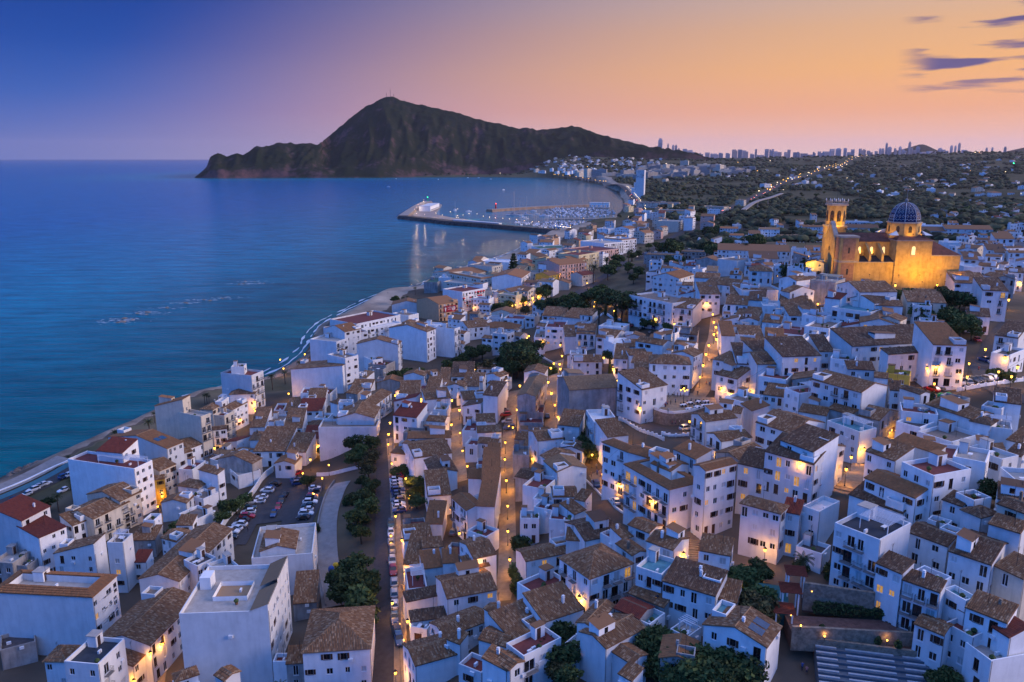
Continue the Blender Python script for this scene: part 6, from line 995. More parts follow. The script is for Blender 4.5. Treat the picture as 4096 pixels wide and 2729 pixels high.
def attr_mat(name, stops, key, detail=None, rough=.95, bump=.4):
    """colour from a land-cover attribute, broken up with noise"""
    m = bpy.data.materials.new(name); m.use_nodes = True; t = m.node_tree; N = t.nodes; L = t.links; b = N['Principled BSDF']
    b.inputs['Roughness'].default_value = rough; b.inputs['Specular IOR Level'].default_value = .1
    at = N.new('ShaderNodeAttribute'); at.attribute_name = key
    geo = N.new('ShaderNodeNewGeometry')
    nz = N.new('ShaderNodeTexNoise'); nz.inputs['Scale'].default_value = .06; nz.inputs['Detail'].default_value = 8; nz.inputs['Roughness'].default_value = .65; L.new(geo.outputs['Position'], nz.inputs['Vector'])
    n2 = N.new('ShaderNodeTexNoise'); n2.inputs['Scale'].default_value = .008; n2.inputs['Detail'].default_value = 5; L.new(geo.outputs['Position'], n2.inputs['Vector'])
    ad = N.new('ShaderNodeMath'); ad.operation = 'MULTIPLY_ADD'; L.new(nz.outputs[0], ad.inputs[0]); ad.inputs[1].default_value = .12; L.new(at.outputs['Fac'], ad.inputs[2])
    sb = N.new('ShaderNodeMath'); sb.operation = 'SUBTRACT'; L.new(ad.outputs[0], sb.inputs[0]); sb.inputs[1].default_value = .06
    rp = N.new('ShaderNodeValToRGB'); ramp(rp, stops); L.new(sb.outputs[0], rp.inputs[0])
    mul = N.new('ShaderNodeMath'); mul.operation = 'MULTIPLY'; L.new(nz.outputs[0], mul.inputs[0]); L.new(n2.outputs[0], mul.inputs[1])
    mm = N.new('ShaderNodeMapRange'); L.new(mul.outputs[0], mm.inputs[0]); mm.inputs[1].default_value = .1; mm.inputs[2].default_value = .42; mm.inputs[3].default_value = .55; mm.inputs[4].default_value = 1.4
    q = N.new('ShaderNodeMix'); q.data_type = 'RGBA'; q.blend_type = 'MULTIPLY'; q.inputs['Factor'].default_value = 1; L.new(rp.outputs[0], q.inputs[6]); L.new(mm.outputs[0], q.inputs[7])
    L.new(q.outputs[2], b.inputs['Base Color'])
    return m
gx = axis(-2600, 9000, 3.0, -250, 330, 1.045); gy = axis(40, 11000, 3.0, 85, 560, 1.03)
GX, GY = np.meshgrid(gx, gy)
CD = coast_dist(GX, GY)
GZ = hz_np(GX, GY)
tt = np.clip(CD/14., 0, 1); GZ = GZ*(tt*tt*(3-2*tt))+np.where(CD < 0, np.maximum(CD*.12, -4), .25)
urban = np.zeros(GX.shape)
for h in HOUSES:
    if h[1] > 1300: continue
    d2 = (GX-h[0])**2+(GY-h[1])**2
    np.maximum(urban, np.exp(-d2/(2*16.0**2)), out=urban)
cover = np.clip(.30+urban*.6, 0, .8)
bd = np.full(GX.shape, 1e9)
for (x0, y0), (x1, y1) in zip(BEACH, BEACH[1:]):
    dx, dy = x1-x0, y1-y0; t = np.clip(((GX-x0)*dx+(GY-y0)*dy)/(dx*dx+dy*dy), 0, 1)
    bd = np.minimum(bd, np.hypot(GX-x0-dx*t, GY-y0-dy*t))
cover = np.where((bd < 26+GY*.012) & (CD < 30+GY*.012), .98, cover)
cover = np.where((CD > 0) & (CD < 18) & (GY < 560) & (GX > -400), .93, cover)
cover = np.where((CD > 0) & (CD < 45) & (GY >= 560) & (GY < 1200), np.maximum(cover, .8), cover)
cover = np.where((CD > 0) & (CD < 45) & (GY > 1900) & (GY < 4300), .98, cover)
M_GROUND = attr_mat('ground_cover', [(0, (.05, .058, .03)), (.28, (.07, .07, .038)), (.45, (.13, .105, .065)), (.62, (.085, .07, .05)), (.8, (.10, .078, .058)), (.9, (.10, .078, .058)), (.96, (.33, .26, .20)), (1, (.36, .29, .22))], 'cover')
struct('ground', grid_mesh('ground', GX, GY, GZ, (CD > -14).ravel(), [M_GROUND], {'cover': cover}))
# ---------------------------------------------------------------- sea
sx = axis(-30000, 30000, 9.0, -420, 120, 1.09); sy = axis(-600, 42000, 9.0, 150, 800, 1.06)
SX, SY = np.meshgrid(sx, sy); SD = coast_dist(SX, SY)
m = bpy.data.materials.new('sea_water'); m.use_nodes = True; t = m.node_tree; N = t.nodes; L = t.links; b = N['Principled BSDF']
b.inputs['Roughness'].default_value = .16; b.inputs['IOR'].default_value = 1.333; b.inputs['Specular IOR Level'].default_value = .28
at = N.new('ShaderNodeAttribute'); at.attribute_name = 'depth'
cl_ = N.new('ShaderNodeAttribute'); cl_.attribute_name = 'calm'; cm_ = N.new('ShaderNodeMapRange'); L.new(cl_.outputs['Fac'], cm_.inputs[0]); cm_.inputs[3].default_value = .08; cm_.inputs[4].default_value = .55; L.new(cm_.outputs[0], b.inputs['Specular IOR Level'])
geo = N.new('ShaderNodeNewGeometry')
mp = N.new('ShaderNodeMapping'); L.new(geo.outputs['Position'], mp.inputs[0]); mp.inputs['Rotation'].default_value = (0, 0, R(-12)); mp.inputs['Scale'].default_value = (.26, 1.0, 1)
big = N.new('ShaderNodeTexNoise'); big.inputs['Scale'].default_value = .075; big.inputs['Detail'].default_value = 9; big.inputs['Roughness'].default_value = .68; L.new(mp.outputs[0], big.inputs['Vector'])
sw = N.new('ShaderNodeTexNoise'); sw.inputs['Scale'].default_value = .09; sw.inputs['Detail'].default_value = 3; sw.inputs['Distortion'].default_value = .4; L.new(mp.outputs[0], sw.inputs['Vector'])
rip = N.new('ShaderNodeTexNoise'); rip.inputs['Scale'].default_value = .55; rip.inputs['Detail'].default_value = 5; L.new(mp.outputs[0], rip.inputs['Vector'])
rp = N.new('ShaderNodeValToRGB'); ramp(rp, [(0, (.001, .125, .14)), (.07, (.0003, .10, .135)), (.3, (.0003, .185, .29)), (1, (.0003, .125, .30))]); L.new(at.outputs['Fac'], rp.inputs[0])
mv = N.new('ShaderNodeMapRange'); L.new(big.outputs[0], mv.inputs[0]); mv.inputs[1].default_value = .3; mv.inputs[2].default_value = .7; mv.inputs[3].default_value = .5; mv.inputs[4].default_value = 1.36
q = N.new('ShaderNodeMix'); q.data_type = 'RGBA'; q.blend_type = 'MULTIPLY'; q.inputs['Factor'].default_value = 1; L.new(rp.outputs[0], q.inputs[6]); L.new(mv.outputs[0], q.inputs[7]); L.new(q.outputs[2], b.inputs['Base Color'])
b1 = N.new('ShaderNodeBump'); b1.inputs['Strength'].default_value = .7; b1.inputs['Distance'].default_value = 2.2; L.new(sw.outputs[0], b1.inputs['Height'])
b2 = N.new('ShaderNodeBump'); b2.inputs['Strength'].default_value = .9; b2.inputs['Distance'].default_value = .9; L.new(rip.outputs[0], b2.inputs['Height']); L.new(b1.outputs[0], b2.inputs['Normal']); L.new(b2.outputs[0], b.inputs['Normal'])
depth = np.clip(-SD/900., 0, 1)
calm = np.clip(1.25-np.hypot((SX-150)/900., (SY-2000)/1500.), 0, 1); calm = calm*calm*(3-2*calm)   # the sheltered bay lies smoother
struct('sea', grid_mesh('sea', SX, SY, np.zeros_like(SX), (SD < 40).ravel(), [m], {'depth': depth, 'calm': calm}))
# ---------------------------------------------------------------- headland mountain
def interp_az(P):
    A = sorted((math.atan2(x, y), x, y, z) for x, y, z in P)
    a = np.array(A); return lambda q: [np.interp(q, a[:, 0], a[:, k]) for k in (1, 2, 3)]
rdg, ft = interp_az(RIDGE), interp_az(FOOT)
az0 = math.atan2(RIDGE[0][0], RIDGE[0][1]); az1 = math.atan2(RIDGE[-1][0], RIDGE[-1][1])
NU, NT = 340, 90
MX = np.zeros((NT, NU)); MY = MX.copy(); MZ = MX.copy()
for i in range(NU):
    a = az0+(az1-az0)*i/(NU-1); rx, ry, rz = rdg(a); fx, fy, fz = ft(a)
    cl = max(0., 1-i/(NU*.30))
    for j in range(NT):
        t = j/(NT-20.)
        if t <= 1:
            x, y = fx+(rx-fx)*t, fy+(ry-fy)*t
            k = min(1., t/.10); k = k*k*(3-2*k)
            f = (1-.55*cl)*(t**1.12)+.55*cl*(.75*k+.25*t)
            if cl < .9: f = f*.88+.12*k*t**.5
            z = fz+(rz-fz)*min(1, f)
            env = math.sin(math.pi*min(1, t))**.8
        else:
            x, y = rx+(rx-fx)*(t-1)*.8, ry+abs(ry-fy)*(t-1)*3.2
            z = rz*(1-(t-1)/.29*.9); env = (t-1)*.8
        p = Vector((x*.0042, y*.0042, 3.1)); g = noise.fractal(p, 1., 2.1, 6)
        gul = abs(noise.noise(Vector((x*.0075+y*.001, y*.0016, .7)))) + .5*abs(noise.noise(Vector((x*.019, y*.0042, 5.7))))
        zr_ = z; z += (env*.7*(g*40-gul*125+36)+min(1, t*4)*noise.fractal(Vector((x*.02, y*.02, 9.)), 1., 2.2, 4)*11)*min(1, (rz+40)/260.)
        MX[j, i], MY[j, i], MZ[j, i] = x, y, max(z, -3) if j else -4
mm_ = bpy.data.materials.new('mountain_scrub'); mm_.use_nodes = True; t = mm_.node_tree; N = t.nodes; L = t.links; b = N['Principled BSDF']; b.inputs['Roughness'].default_value = 1; b.inputs['Specular IOR Level'].default_value = 0
geo = N.new('ShaderNodeNewGeometry'); sp_ = N.new('ShaderNodeSeparateXYZ'); L.new(geo.outputs['Normal'], sp_.inputs[0]); pz = N.new('ShaderNodeSeparateXYZ'); L.new(geo.outputs['Position'], pz.inputs[0])
n1 = N.new('ShaderNodeTexNoise'); n1.inputs['Scale'].default_value = .0065; n1.inputs['Detail'].default_value = 9; n1.inputs['Roughness'].default_value = .62; L.new(geo.outputs['Position'], n1.inputs['Vector'])
n2 = N.new('ShaderNodeTexNoise'); n2.inputs['Scale'].default_value = .05; n2.inputs['Detail'].default_value = 6; L.new(geo.outputs['Position'], n2.inputs['Vector'])
a1 = N.new('ShaderNodeMath'); a1.operation = 'MULTIPLY_ADD'; L.new(sp_.outputs['Z'], a1.inputs[0]); a1.inputs[1].default_value = .35; L.new(n1.outputs[0], a1.inputs[2])
a2 = N.new('ShaderNodeMath'); a2.operation = 'MULTIPLY_ADD'; L.new(n2.outputs[0], a2.inputs[0]); a2.inputs[1].default_value = .35; L.new(a1.outputs[0], a2.inputs[2])
a3 = N.new('ShaderNodeMapRange'); L.new(pz.outputs['Z'], a3.inputs[0]); a3.inputs[1].default_value = 0; a3.inputs[2].default_value = 90; a3.inputs[3].default_value = -.10; a3.inputs[4].default_value = 0
a4 = N.new('ShaderNodeMath'); L.new(a2.outputs[0], a4.inputs[0]); L.new(a3.outputs[0], a4.inputs[1])
rp = N.new('ShaderNodeValToRGB'); ramp(rp, [(0, (.14, .075, .072)), (.70, (.12, .066, .062)), (.82, (.06, .042, .04)), (.89, (.024, .027, .018)), (1, (.016, .023, .013))]); L.new(a4.outputs[0], rp.inputs[0]); L.new(rp.outputs[0], b.inputs['Base Color'])
bp = N.new('ShaderNodeBump'); bp.inputs['Strength'].default_value = .35; bp.inputs['Distance'].default_value = 8; L.new(n2.outputs[0], bp.inputs['Height']); L.new(bp.outputs[0], b.inputs['Normal'])
struct('mountain', grid_mesh('mountain', MX, MY, MZ, None, [mm_]))
# distant hills beyond the towers
DX = np.linspace(4700, 11500, 120); V = []; F = []
for i, x in enumerate(DX):
    z = 118+160*math.exp(-((x-6720)/260.)**2)+60*math.exp(-((x-7000)/500.)**2)+520*max(0, min(1, (x-7900)/2600.))**.8+18*noise.noise(Vector((x*.004, 0, 0)))
    V += [(x, 13000, 60), (x, 13500, z), (x, 15500, 60)]
    if i: F += [(3*i-3, 3*i, 3*i+1, 3*i-2), (3*i-2, 3*i+1, 3*i+2, 3*i-1)]
struct('distant_hills', mesh_of('distant_hills', V, F, [mm_], None, True))

# ---------------------------------------------------------------- the evening haze: one box of thin air round everything
hb = MB(); hb.box(-36000, -900, -6, 36000, 50000, 1100); hm = bpy.data.materials.new('haze'); hm.use_nodes = True; hn = hm.node_tree.nodes; hn.remove(hn['Principled BSDF'])
pv = hn.new('ShaderNodeVolumePrincipled'); pv.inputs['Color'].default_value = (.92, .80, .84, 1); pv.inputs['Density'].default_value = HAZE; pv.inputs['Anisotropy'].default_value = .3
hm.node_tree.links.new(pv.outputs[0], hn['Material Output'].inputs['Volume']); struct('haze', hb.mesh('haze', [hm]), 'stuff')
# ================================================================ streets and squares (sheets laid over the ground)
def resample(P, step):
    out = []
    for (x0, y0), (x1, y1) in zip(P, P[1:]):
        n = max(1, int(math.hypot(x1-x0, y1-y0)/step))
        out += [(x0+(x1-x0)*i/n, y0+(y1-y0)*i/n) for i in range(n)]
    return out+[P[-1]]
def smooth_path(P, k=2):
    for _ in range(k):
        Q = [P[0]]
        for a, b in zip(P, P[1:]): Q += [(a[0]*.75+b[0]*.25, a[1]*.75+b[1]*.25), (a[0]*.25+b[0]*.75, a[1]*.25+b[1]*.75)]
        P = Q+[P[-1]]
    return P
def offset(P, d):
    out = []
    for i, p in enumerate(P):
        a, b = P[max(0, i-1)], P[min(len(P)-1, i+1)]; dx, dy = b[0]-a[0], b[1]-a[1]; l = math.hypot(dx, dy) or 1
        out.append((p[0]+dy/l*d, p[1]-dx/l*d))
    return out
def strip(name, P, w, m, dz=.14, across=4, step=2.2, kind='structure', z=None, shift=0.):
    P = resample(smooth_path(P), step); rows = [offset(P, shift+w*(j/across-.5)) for j in range(across+1)]
    A = np.array(rows); zz = hz_np(A[..., 0], A[..., 1])+.25+dz if z is None else np.full(A.shape[:2], z)
    n = len(P); V = [(A[j, i, 0], A[j, i, 1], zz[j, i]) for j in range(across+1) for i in range(n)]
    F = [(j*n+i, (j+1)*n+i, (j+1)*n+i+1, j*n+i+1) for j in range(across) for i in range(n-1)]
    o = ob(name, mesh_of(name, V, F, [m], None, True))
    if kind: o['kind'] = kind
    return o
def gz(x, y): return hz(x, y)+.25
strip('road', PATH_STRAIGHT, 5.4, M_ASPH, .16)
strip('pavement', PATH_WALK, 2.6, M_PAVE, .28)
strip('road', PATH_CALLE, 4.6, M_ASPH, .16)
strip('lane', PATH_ALLEY1, 4.2, M_PAVE, .16); strip('lane', PATH_ALLEY2, 4.2, M_PAVE, .16); strip('lane', PATH_ALLEY3, 4.4, M_PAVE, .16)
strip('road', PATH_CURVE, 5.4, M_ASPH, .16); strip('lane', PATH_LANE, 5.5, M_PAVE, .16); strip('lane', PATH_PLAZA, 5.0, M_PAVE, .17)
strip('lane', PATH_BOTTOMALLEY, 4, M_PAVE, .16); strip('road', PATH_UPPER, 6.5, M_ASPH, .16)
strip('road', PATH_PARKROAD, 9, M_ASPH, .3, step=6); strip('road', PATH_HIGHWAY, 22, M_ASPH, 1.2, step=15); strip('road', PATH_COASTROAD, 14, M_ASPH, 1.2, step=12)
strip('ramp', PATH_RAMP, 5.5, M_CONC, .3)
strip('promenade', PATH_SEASIDE, 7, M_CONC, .35, shift=-9); strip('road', PATH_SEASIDE, 6.5, M_ASPH, .16, shift=1)
strip('cycle_path', PATH_SEASIDE, 3.2, mat('lane_teal', (.05, .16, .2), var=.12), .22, shift=-3.2)
# zebra crossing at the near end of the straight street
for i in range(5):
    x0, y0 = PATH_STRAIGHT[1]; o = strip('crossing_stripe', [(x0-2+i*.95, y0-4.2), (x0-2+i*.95, y0-1.4)], .45, M_WHITE, .172, 1, 1.)
lot = MB(); lp = PATH_LOT; LC = (sum(p[0] for p in lp)/len(lp), sum(p[1] for p in lp)/len(lp))
def sheet(name, P, m, dz, step=2.5):
    xs = [p[0] for p in P]; ys = [p[1] for p in P]
    X, Y = np.meshgrid(np.arange(min(xs), max(xs)+step, step), np.arange(min(ys), max(ys)+step, step))
    ins = np.zeros(X.shape, bool)
    for (x0, y0), (x1, y1) in zip(P, P[1:]+P[:1]):
        c = ((y0 > Y) != (y1 > Y)) & (X < (x1-x0)*(Y-y0)/((y1-y0) or 1e-9)+x0); ins ^= c
    me = grid_mesh(name, X, Y, hz_np(X, Y)+.25+dz, ins.ravel(), [m]); return struct(name, me)
sheet('car_park', lp, M_ASPH, .2)
# stepped lanes: every tread a piece of its own
def steps(name, P, w, n, m=M_PAVE):
    root = bpy.data.objects.new(name, None); COL.objects.link(root); root['kind'] = 'structure'
    P = smooth_path(P); Q = resample(P, .2); T = [Q[int(i*(len(Q)-1)/n)] for i in range(n+1)]
    for a, b in zip(T, T[1:]):
        d = Vector((b[0]-a[0], b[1]-a[1], 0)); l = d.length; s = d.normalized(); p = Vector((s.y, -s.x, 0))*w/2
        z = max(gz(*a), gz(*b))+.1; z0 = min(gz(*a), gz(*b))-.5; A, B = Vector((*a, 0)), Vector((*b, 0)); k = MB()
        k.prism([(A+p)[:2], (B+p)[:2], (B-p)[:2], (A-p)[:2]], z0, z); ob('step', k.mesh('step', [m]), root)
    return root
steps('stone_stairs', PATH_STAIRA, 5, 34); steps('stepped_lane', PATH_STAIRB, 4.2, 22)
# ================================================================ windows and doors (meshes shared between alike ones)
WCACHE = {}
def win_mesh(w, h, kind):
    k = (round(w, 1), round(h, 1), kind)
    if k in WCACHE: return WCACHE[k]
    f = MB(); t = .07 if w < 1.3 else .08
    fm = M_WOOD if kind in 'nd' else M_FRAME
    f.box(0, -.14, 0, t, -.06, h); f.box(w-t, -.14, 0, w, -.06, h); f.box(t, -.14, 0, w-t, -.06, t); f.box(t, -.14, h-t, w-t, -.06, h)
    if w > .8 and kind != 'd': f.box(w/2-.035, -.135, t, w/2+.035, -.065, h-t)
    f.box(-.06, -.05, -.07, w+.06, .06, -.003)
    if kind == 'n' and h < 1.8: f.box(-.46, .004, .02, -.04, .05, h-.02); f.box(w+.04, .004, .02, w+.46, .05, h-.02)
    p = MB(); p.box(t*.5, -.175, t*.5, w-t*.5, -.142, h-t*.5)
    pm = {'g': M_GLASS, 'n': M_GLASS, 'l': M_LIT, 's': M_SHUT, 'd': M_WOOD}[kind]
    WCACHE[k] = (f.mesh('window', [fm]), p.mesh('pane', [pm])); return WCACHE[k]
BAL = {}
def balcony_mesh(w):
    k = round(w, 1)
    if k not in BAL:
        s = MB(); s.box(-.25, .012, -.16, w+.25, .85, -.03)
        r = MB(); y = .80
        for x in np.linspace(-.2, w+.2, max(6, int((w+.4)/.13))): r.bar((x, y, -.02), (x, y, .95), .012, n=3)
        for yy in np.linspace(.1, y, 6): r.bar((-.2, yy, -.02), (-.2, yy, .95), .012, n=3); r.bar((w+.2, yy, -.02), (w+.2, yy, .95), .012, n=3)
        r.bar((-.2, y, .97), (w+.2, y, .97), .025); r.bar((-.2, .05, .97), (-.2, y, .97), .025); r.bar((w+.2, .05, .97), (w+.2, y, .97), .025)
        BAL[k] = (s.mesh('balcony', [M_CONC]), r.mesh('railing', [M_IRON]))
    return BAL[k]
def awning_mesh(w, m):
    a = MB(); a.add([(0, .02, .0), (w, .02, 0), (w, 1.0, -.75), (0, 1.0, -.75), (0, .02, -.03), (w, .02, -.03), (w, 1.0, -.79), (0, 1.0, -.79)],
                    [(0, 1, 2, 3), (7, 6, 5, 4), (3, 2, 6, 7), (0, 3, 7, 4), (1, 5, 6, 2)])
    a.quad((0, 1.0, -.79), (w, 1.0, -.79), (w, 1.0, -1.0), (0, 1.0, -1.0)); return a.mesh('awning', [m])
# ================================================================ tiled roof planes
def tiles_np(poly, eave_dir, up_dir, out, tw=.30, tl=.50):
    """rows of barrel tiles over one roof plane (poly: coplanar points)"""
    P = np.array(poly, float); e = np.array(eave_dir, float); e /= np.linalg.norm(e); s = np.array(up_dir, float); s -= e*s.dot(e); s /= np.linalg.norm(s)
    n = np.cross(e, s); n = n if n[2] > 0 else -n
    o = P[0]; a = (P-o)@e; b = (P-o)@s
    na = int((a.max()-a.min())/tw); nb = int((b.max()-b.min())/tl)
    if na < 1 or nb < 1: return
    A, B = np.meshgrid(a.min()+(np.arange(na)+.5)*(a.max()-a.min())/na, b.min()+(np.arange(nb)+.5)*(b.max()-b.min())/nb)
    A = A.ravel(); B = B.ravel(); ins = np.ones(len(A), bool)
    area = 0
    for i in range(len(a)): j = (i+1) % len(a); area += a[i]*b[j]-a[j]*b[i]
    sg = 1 if area > 0 else -1
    for i in range(len(a)):
        j = (i+1) % len(a); ins &= sg*((a[j]-a[i])*(B-b[i])-(b[j]-b[i])*(A-a[i])) > -1e-3
    A, B = A[ins], B[ins]; k = len(A)
    if not k: return
    g = np.random.RandomState(k+int(abs(o[0]*10)) % 99); ja = g.normal(0, .014, k); jh = g.normal(0, .012, k); jr = g.normal(0, .025, k)
    prof = [(-.47, 0.), (-.24, .085), (.24, .085), (.47, 0.)]
    V = np.zeros((k, 8, 3))
    for r_, (bo, ho) in enumerate(((-.52*tl, .035), (.52*tl, .005))):
        for c_, (pa, ph) in enumerate(prof):
            aa = A+ja+pa*tw+(bo*jr); V[:, r_*4+c_] = o+np.outer(aa, e)+np.outer(B+bo, s)+np.outer(ph*np.ones(k)+ho+jh, n)
    out.append(V)
def tile_mesh(name, parts, m):
    V = np.concatenate(parts, 0); k = len(V)
    f = np.array([(0, 1, 5, 4), (1, 2, 6, 5), (2, 3, 7, 6)]); F = (np.arange(k)[:, None, None]*8+f[None]).reshape(-1, 4)
    me = bpy.data.meshes.new(name); V = V.reshape(-1, 3)
    me.vertices.add(len(V)); me.vertices.foreach_set('co', V.astype(np.float32).ravel()); me.loops.add(F.size); me.loops.foreach_set('vertex_index', F.astype(np.int32).ravel())
    me.polygons.add(len(F)); me.polygons.foreach_set('loop_start', np.arange(0, F.size, 4, dtype=np.int32)); me.materials.append(m); me.update(calc_edges=True); return me
# ================================================================ houses
STOREY = {1: 'one-storey', 2: 'two-storey', 3: 'three-storey', 4: 'four-storey', 5: 'five-storey', 6: 'six-storey', 7: 'seven-storey'}
CN = {'w': 'white', 'c': 'cream', 'g': 'grey', 'y': 'yellow', 'k': 'tan', 'p': 'pink', 'u': 'pale yellow'}
RN = {'b': 'brown', 'd': 'dark brown', 'o': 'orange', 'r': 'red', 't': 'tan', 'n': 'beige', 'k': 'black', 'w': 'white', 'q': 'turquoise', 'e': 'green'}
def wall_face(mb, O, ex, W, zb, zt, ops, dep=.2):
    ex = Vector(ex); n = Vector((ex.y, -ex.x, 0)); O = Vector(O)
    xs = sorted({0., W, *[v for o in ops for v in o[:2]]}); zs = sorted({zb, zt, *[v for o in ops for v in o[2:4]]})
    P = lambda x, z, d=0.: tuple(O+ex*x-n*d+Vector((0, 0, z)))
    for x0, x1 in zip(xs, xs[1:]):
        for z0, z1 in zip(zs, zs[1:]):
            if x1-x0 < 1e-4 or z1-z0 < 1e-4: continue
            cx, cz = (x0+x1)/2, (z0+z1)/2
            if any(o[0] < cx < o[1] and o[2] < cz < o[3] for o in ops): continue
            mb.quad(P(x0, z0), P(x1, z0), P(x1, z1), P(x0, z1))
    for a, b, c, d in [o[:4] for o in ops]:
        mb.quad(P(a, c), P(b, c), P(b, c, dep), P(a, c, dep)); mb.quad(P(a, d), P(b, d), P(b, d, dep), P(a, d, dep))
        mb.quad(P(a, c), P(a, d), P(a, d, dep), P(a, c, dep)); mb.quad(P(b, c), P(b, d), P(b, d, dep), P(b, c, dep))
def build_house(h, idx):
    x, y, ze, ang, W, Dp, H, roof, rc, wc, n1, n2, tags, note = h
    tags = tags.split(','); a = R(ang); ca, sa = math.cos(a), math.sin(a)
    rg = random.Random(idx*7+3); dist = math.hypot(x, y)
    corners = [(x+ca*i*W-sa*j*Dp, y+sa*i*W+ca*j*Dp) for i, j in ((0, 0), (1, 0), (1, 1), (0, 1))]
    gmin = min(gz(*c) for c in corners); z0 = ze-H; zb = min(gmin-1.0-z0, -.5)
    far = dist > 420
    lit = 'lit' in tags
    cat = 'apartment block' if H >= 10.5 and dist > 200 else 'house'
    nm = 'apartment_block' if cat == 'apartment block' else ('terraced_house' if roof in ('f',) else 'house')
    st = max(1, min(7, round(H/3)))
    rw = {'g1': 'gabled', 'g2': 'gabled', 'h': 'hipped', 's1': 'lean-to', 's2': 'lean-to', 'S1': 'lean-to', 'S2': 'lean-to'}.get(roof)
    desc = f"{CN[wc]} {STOREY[st]} {'block' if nm[0]=='a' else 'house'} with " + (f"{RN[rc]} {rw} roof" if rw else f"flat {RN.get(rc, 'beige')} roof")
    root = thing(nm, note or desc, cat, (x, y, z0), a, 'apartment blocks of the town' if nm[0] == 'a' else 'houses of the old town')
    root['auto'] = 0 if note else 1
    wm = WALL[wc]; mb = MB()
    ops = {1: [], 2: []}; place = []
    for face, n, FW in ((1, n1, W), (2, n2, Dp)):
        if not n: continue
        n = min(max(n, int(FW/2.9)), max(1, int(FW/1.7))); pitch = FW/n; fl = 0; bal = f'b{face}' in tags; aw = f'a{face}' in tags
        top = H-(.55 if roof not in ('f', 't') else 1.3)
        colkind = [rg.random() for _ in range(n)]
        while top-fl*3.0 > 1.6 and fl < 7:
            zt = top-fl*3.0
            ground_floor = zt-3.0 < 1.0
            for c in range(n):
                if rg.random() < (.10 if not bal else .05): continue
                tall = (bal and colkind[c] < .6) or (colkind[c] < .22) or (ground_floor and rg.random() < .4)
                w_ = rg.choice((.9, 1.0, 1.1, 1.2)) if not bal else rg.choice((1.1, 1.4, 1.6))
                if roof == 'f' and rg.random() < .12: w_ *= 1.6
                w_ = round(min(w_, pitch-.5), 1)
                if w_ < .4: continue
                hh = 2.1 if tall else rg.choice((1.1, 1.2, 1.3, 1.4))
                if not tall and zt < 2.2: hh = .8
                xo = pitch*(c+.5)-w_/2+rg.uniform(-.12, .12)*pitch; zo = max(.15, zt-hh-(0 if tall else .1)); z1 = zo+hh
                if z1 > zt+.3 or xo < .15 or xo+w_ > FW-.15: continue
                r_ = rg.random()
                kind = 'l' if r_ < (.2 if lit else .012) else ('s' if r_ > .86 else ('n' if r_ > .55 else 'g'))
                if tall and ground_floor and not bal: kind = 'd' if rg.random() < .6 else kind
                ops[face].append((xo, xo+w_, zo, z1)); place.append((face, xo, zo, w_, hh, kind, tall and bal and not ground_floor, aw and rg.random() < .45))
            fl += 1
    if 'slots' in tags:
        for k in range(7): ops[1].append((W*.08+W*.12*k, W*.08+W*.12*k+.7, H-2.6, H-2.0)); place.append((1, W*.08+W*.12*k, H-2.6, .7, .6, 'g', 0, 0))
    if 'slots2' in tags:
        for r_ in range(4):
            for k in range(3): xo = W*.18+W*.2*k+rg.random(); ops[1].append((xo, xo+2.6, H-2.6-r_*2.6, H-2.35-r_*2.6)); place.append((1, xo, H-2.6-r_*2.6, 2.6, .25, 'g', 0, 0))
    O1, E1, O2, E2 = (W, 0, 0), (-1, 0, 0), (0, 0, 0), (0, 1, 0)
    # the outward side of face 1 is -y, of face 2 is -x
    def face(O, ex, FW, zt, op):
        wall_face(mb, O, ex, FW, zb, zt, op)
    class _: pass
    zt = H
    face((0, 0, 0), (1, 0, 0), W, zt, ops[1])            # front, looks to -y
    face((0, Dp, 0), (0, -1, 0), Dp, zt, [(Dp-o[1], Dp-o[0], o[2], o[3]) for o in ops[2]])   # side, looks to -x
    face((W, 0, 0), (0, 1, 0), Dp, zt, []); face((W, Dp, 0), (-1, 0, 0), W, zt, [])
    ov = .28; th = .14; sl = .30
    planes = []; slab = MB(); tm = TILE.get(rc, TILE['b'])
    def plane(P, e, u): planes.append((P, e, u)); n_ = len(P); slab.add(list(P)+[(p[0], p[1], p[2]-th) for p in P], [tuple(range(n_)), tuple(range(n_, 2*n_))[::-1]]+[(i, (i+1) % n_, n_+(i+1) % n_, n_+i) for i in range(n_)])
    if roof in ('g1', 'g2'):
        if roof == 'g1':   # ridge along x
            r_ = min(Dp/2*sl, 2.6); yr = Dp/2; k = r_/yr; q = ov*k
            mb.add([(0, 0, H), (0, Dp, H), (0, yr, H+r_)], [(0, 1, 2)]); mb.add([(W, 0, H), (W, Dp, H), (W, yr, H+r_)], [(0, 1, 2)])
            plane([(-ov*.5, -ov, H-q+th), (W+ov*.5, -ov, H-q+th), (W+ov*.5, yr, H+r_+th), (-ov*.5, yr, H+r_+th)], (1, 0, 0), (0, 1, k))
            plane([(W+ov*.5, Dp+ov, H-q+th), (-ov*.5, Dp+ov, H-q+th), (-ov*.5, yr, H+r_+th), (W+ov*.5, yr, H+r_+th)], (1, 0, 0), (0, -1, k))
        else:
            r_ = min(W/2*sl, 2.6); xr = W/2; k = r_/xr; q = ov*k
            mb.add([(0, 0, H), (W, 0, H), (xr, 0, H+r_)], [(0, 1, 2)]); mb.add([(0, Dp, H), (W, Dp, H), (xr, Dp, H+r_)], [(0, 1, 2)])
            plane([(-ov, Dp+ov*.5, H-q+th), (-ov, -ov*.5, H-q+th), (xr, -ov*.5, H+r_+th), (xr, Dp+ov*.5, H+r_+th)], (0, 1, 0), (1, 0, k))
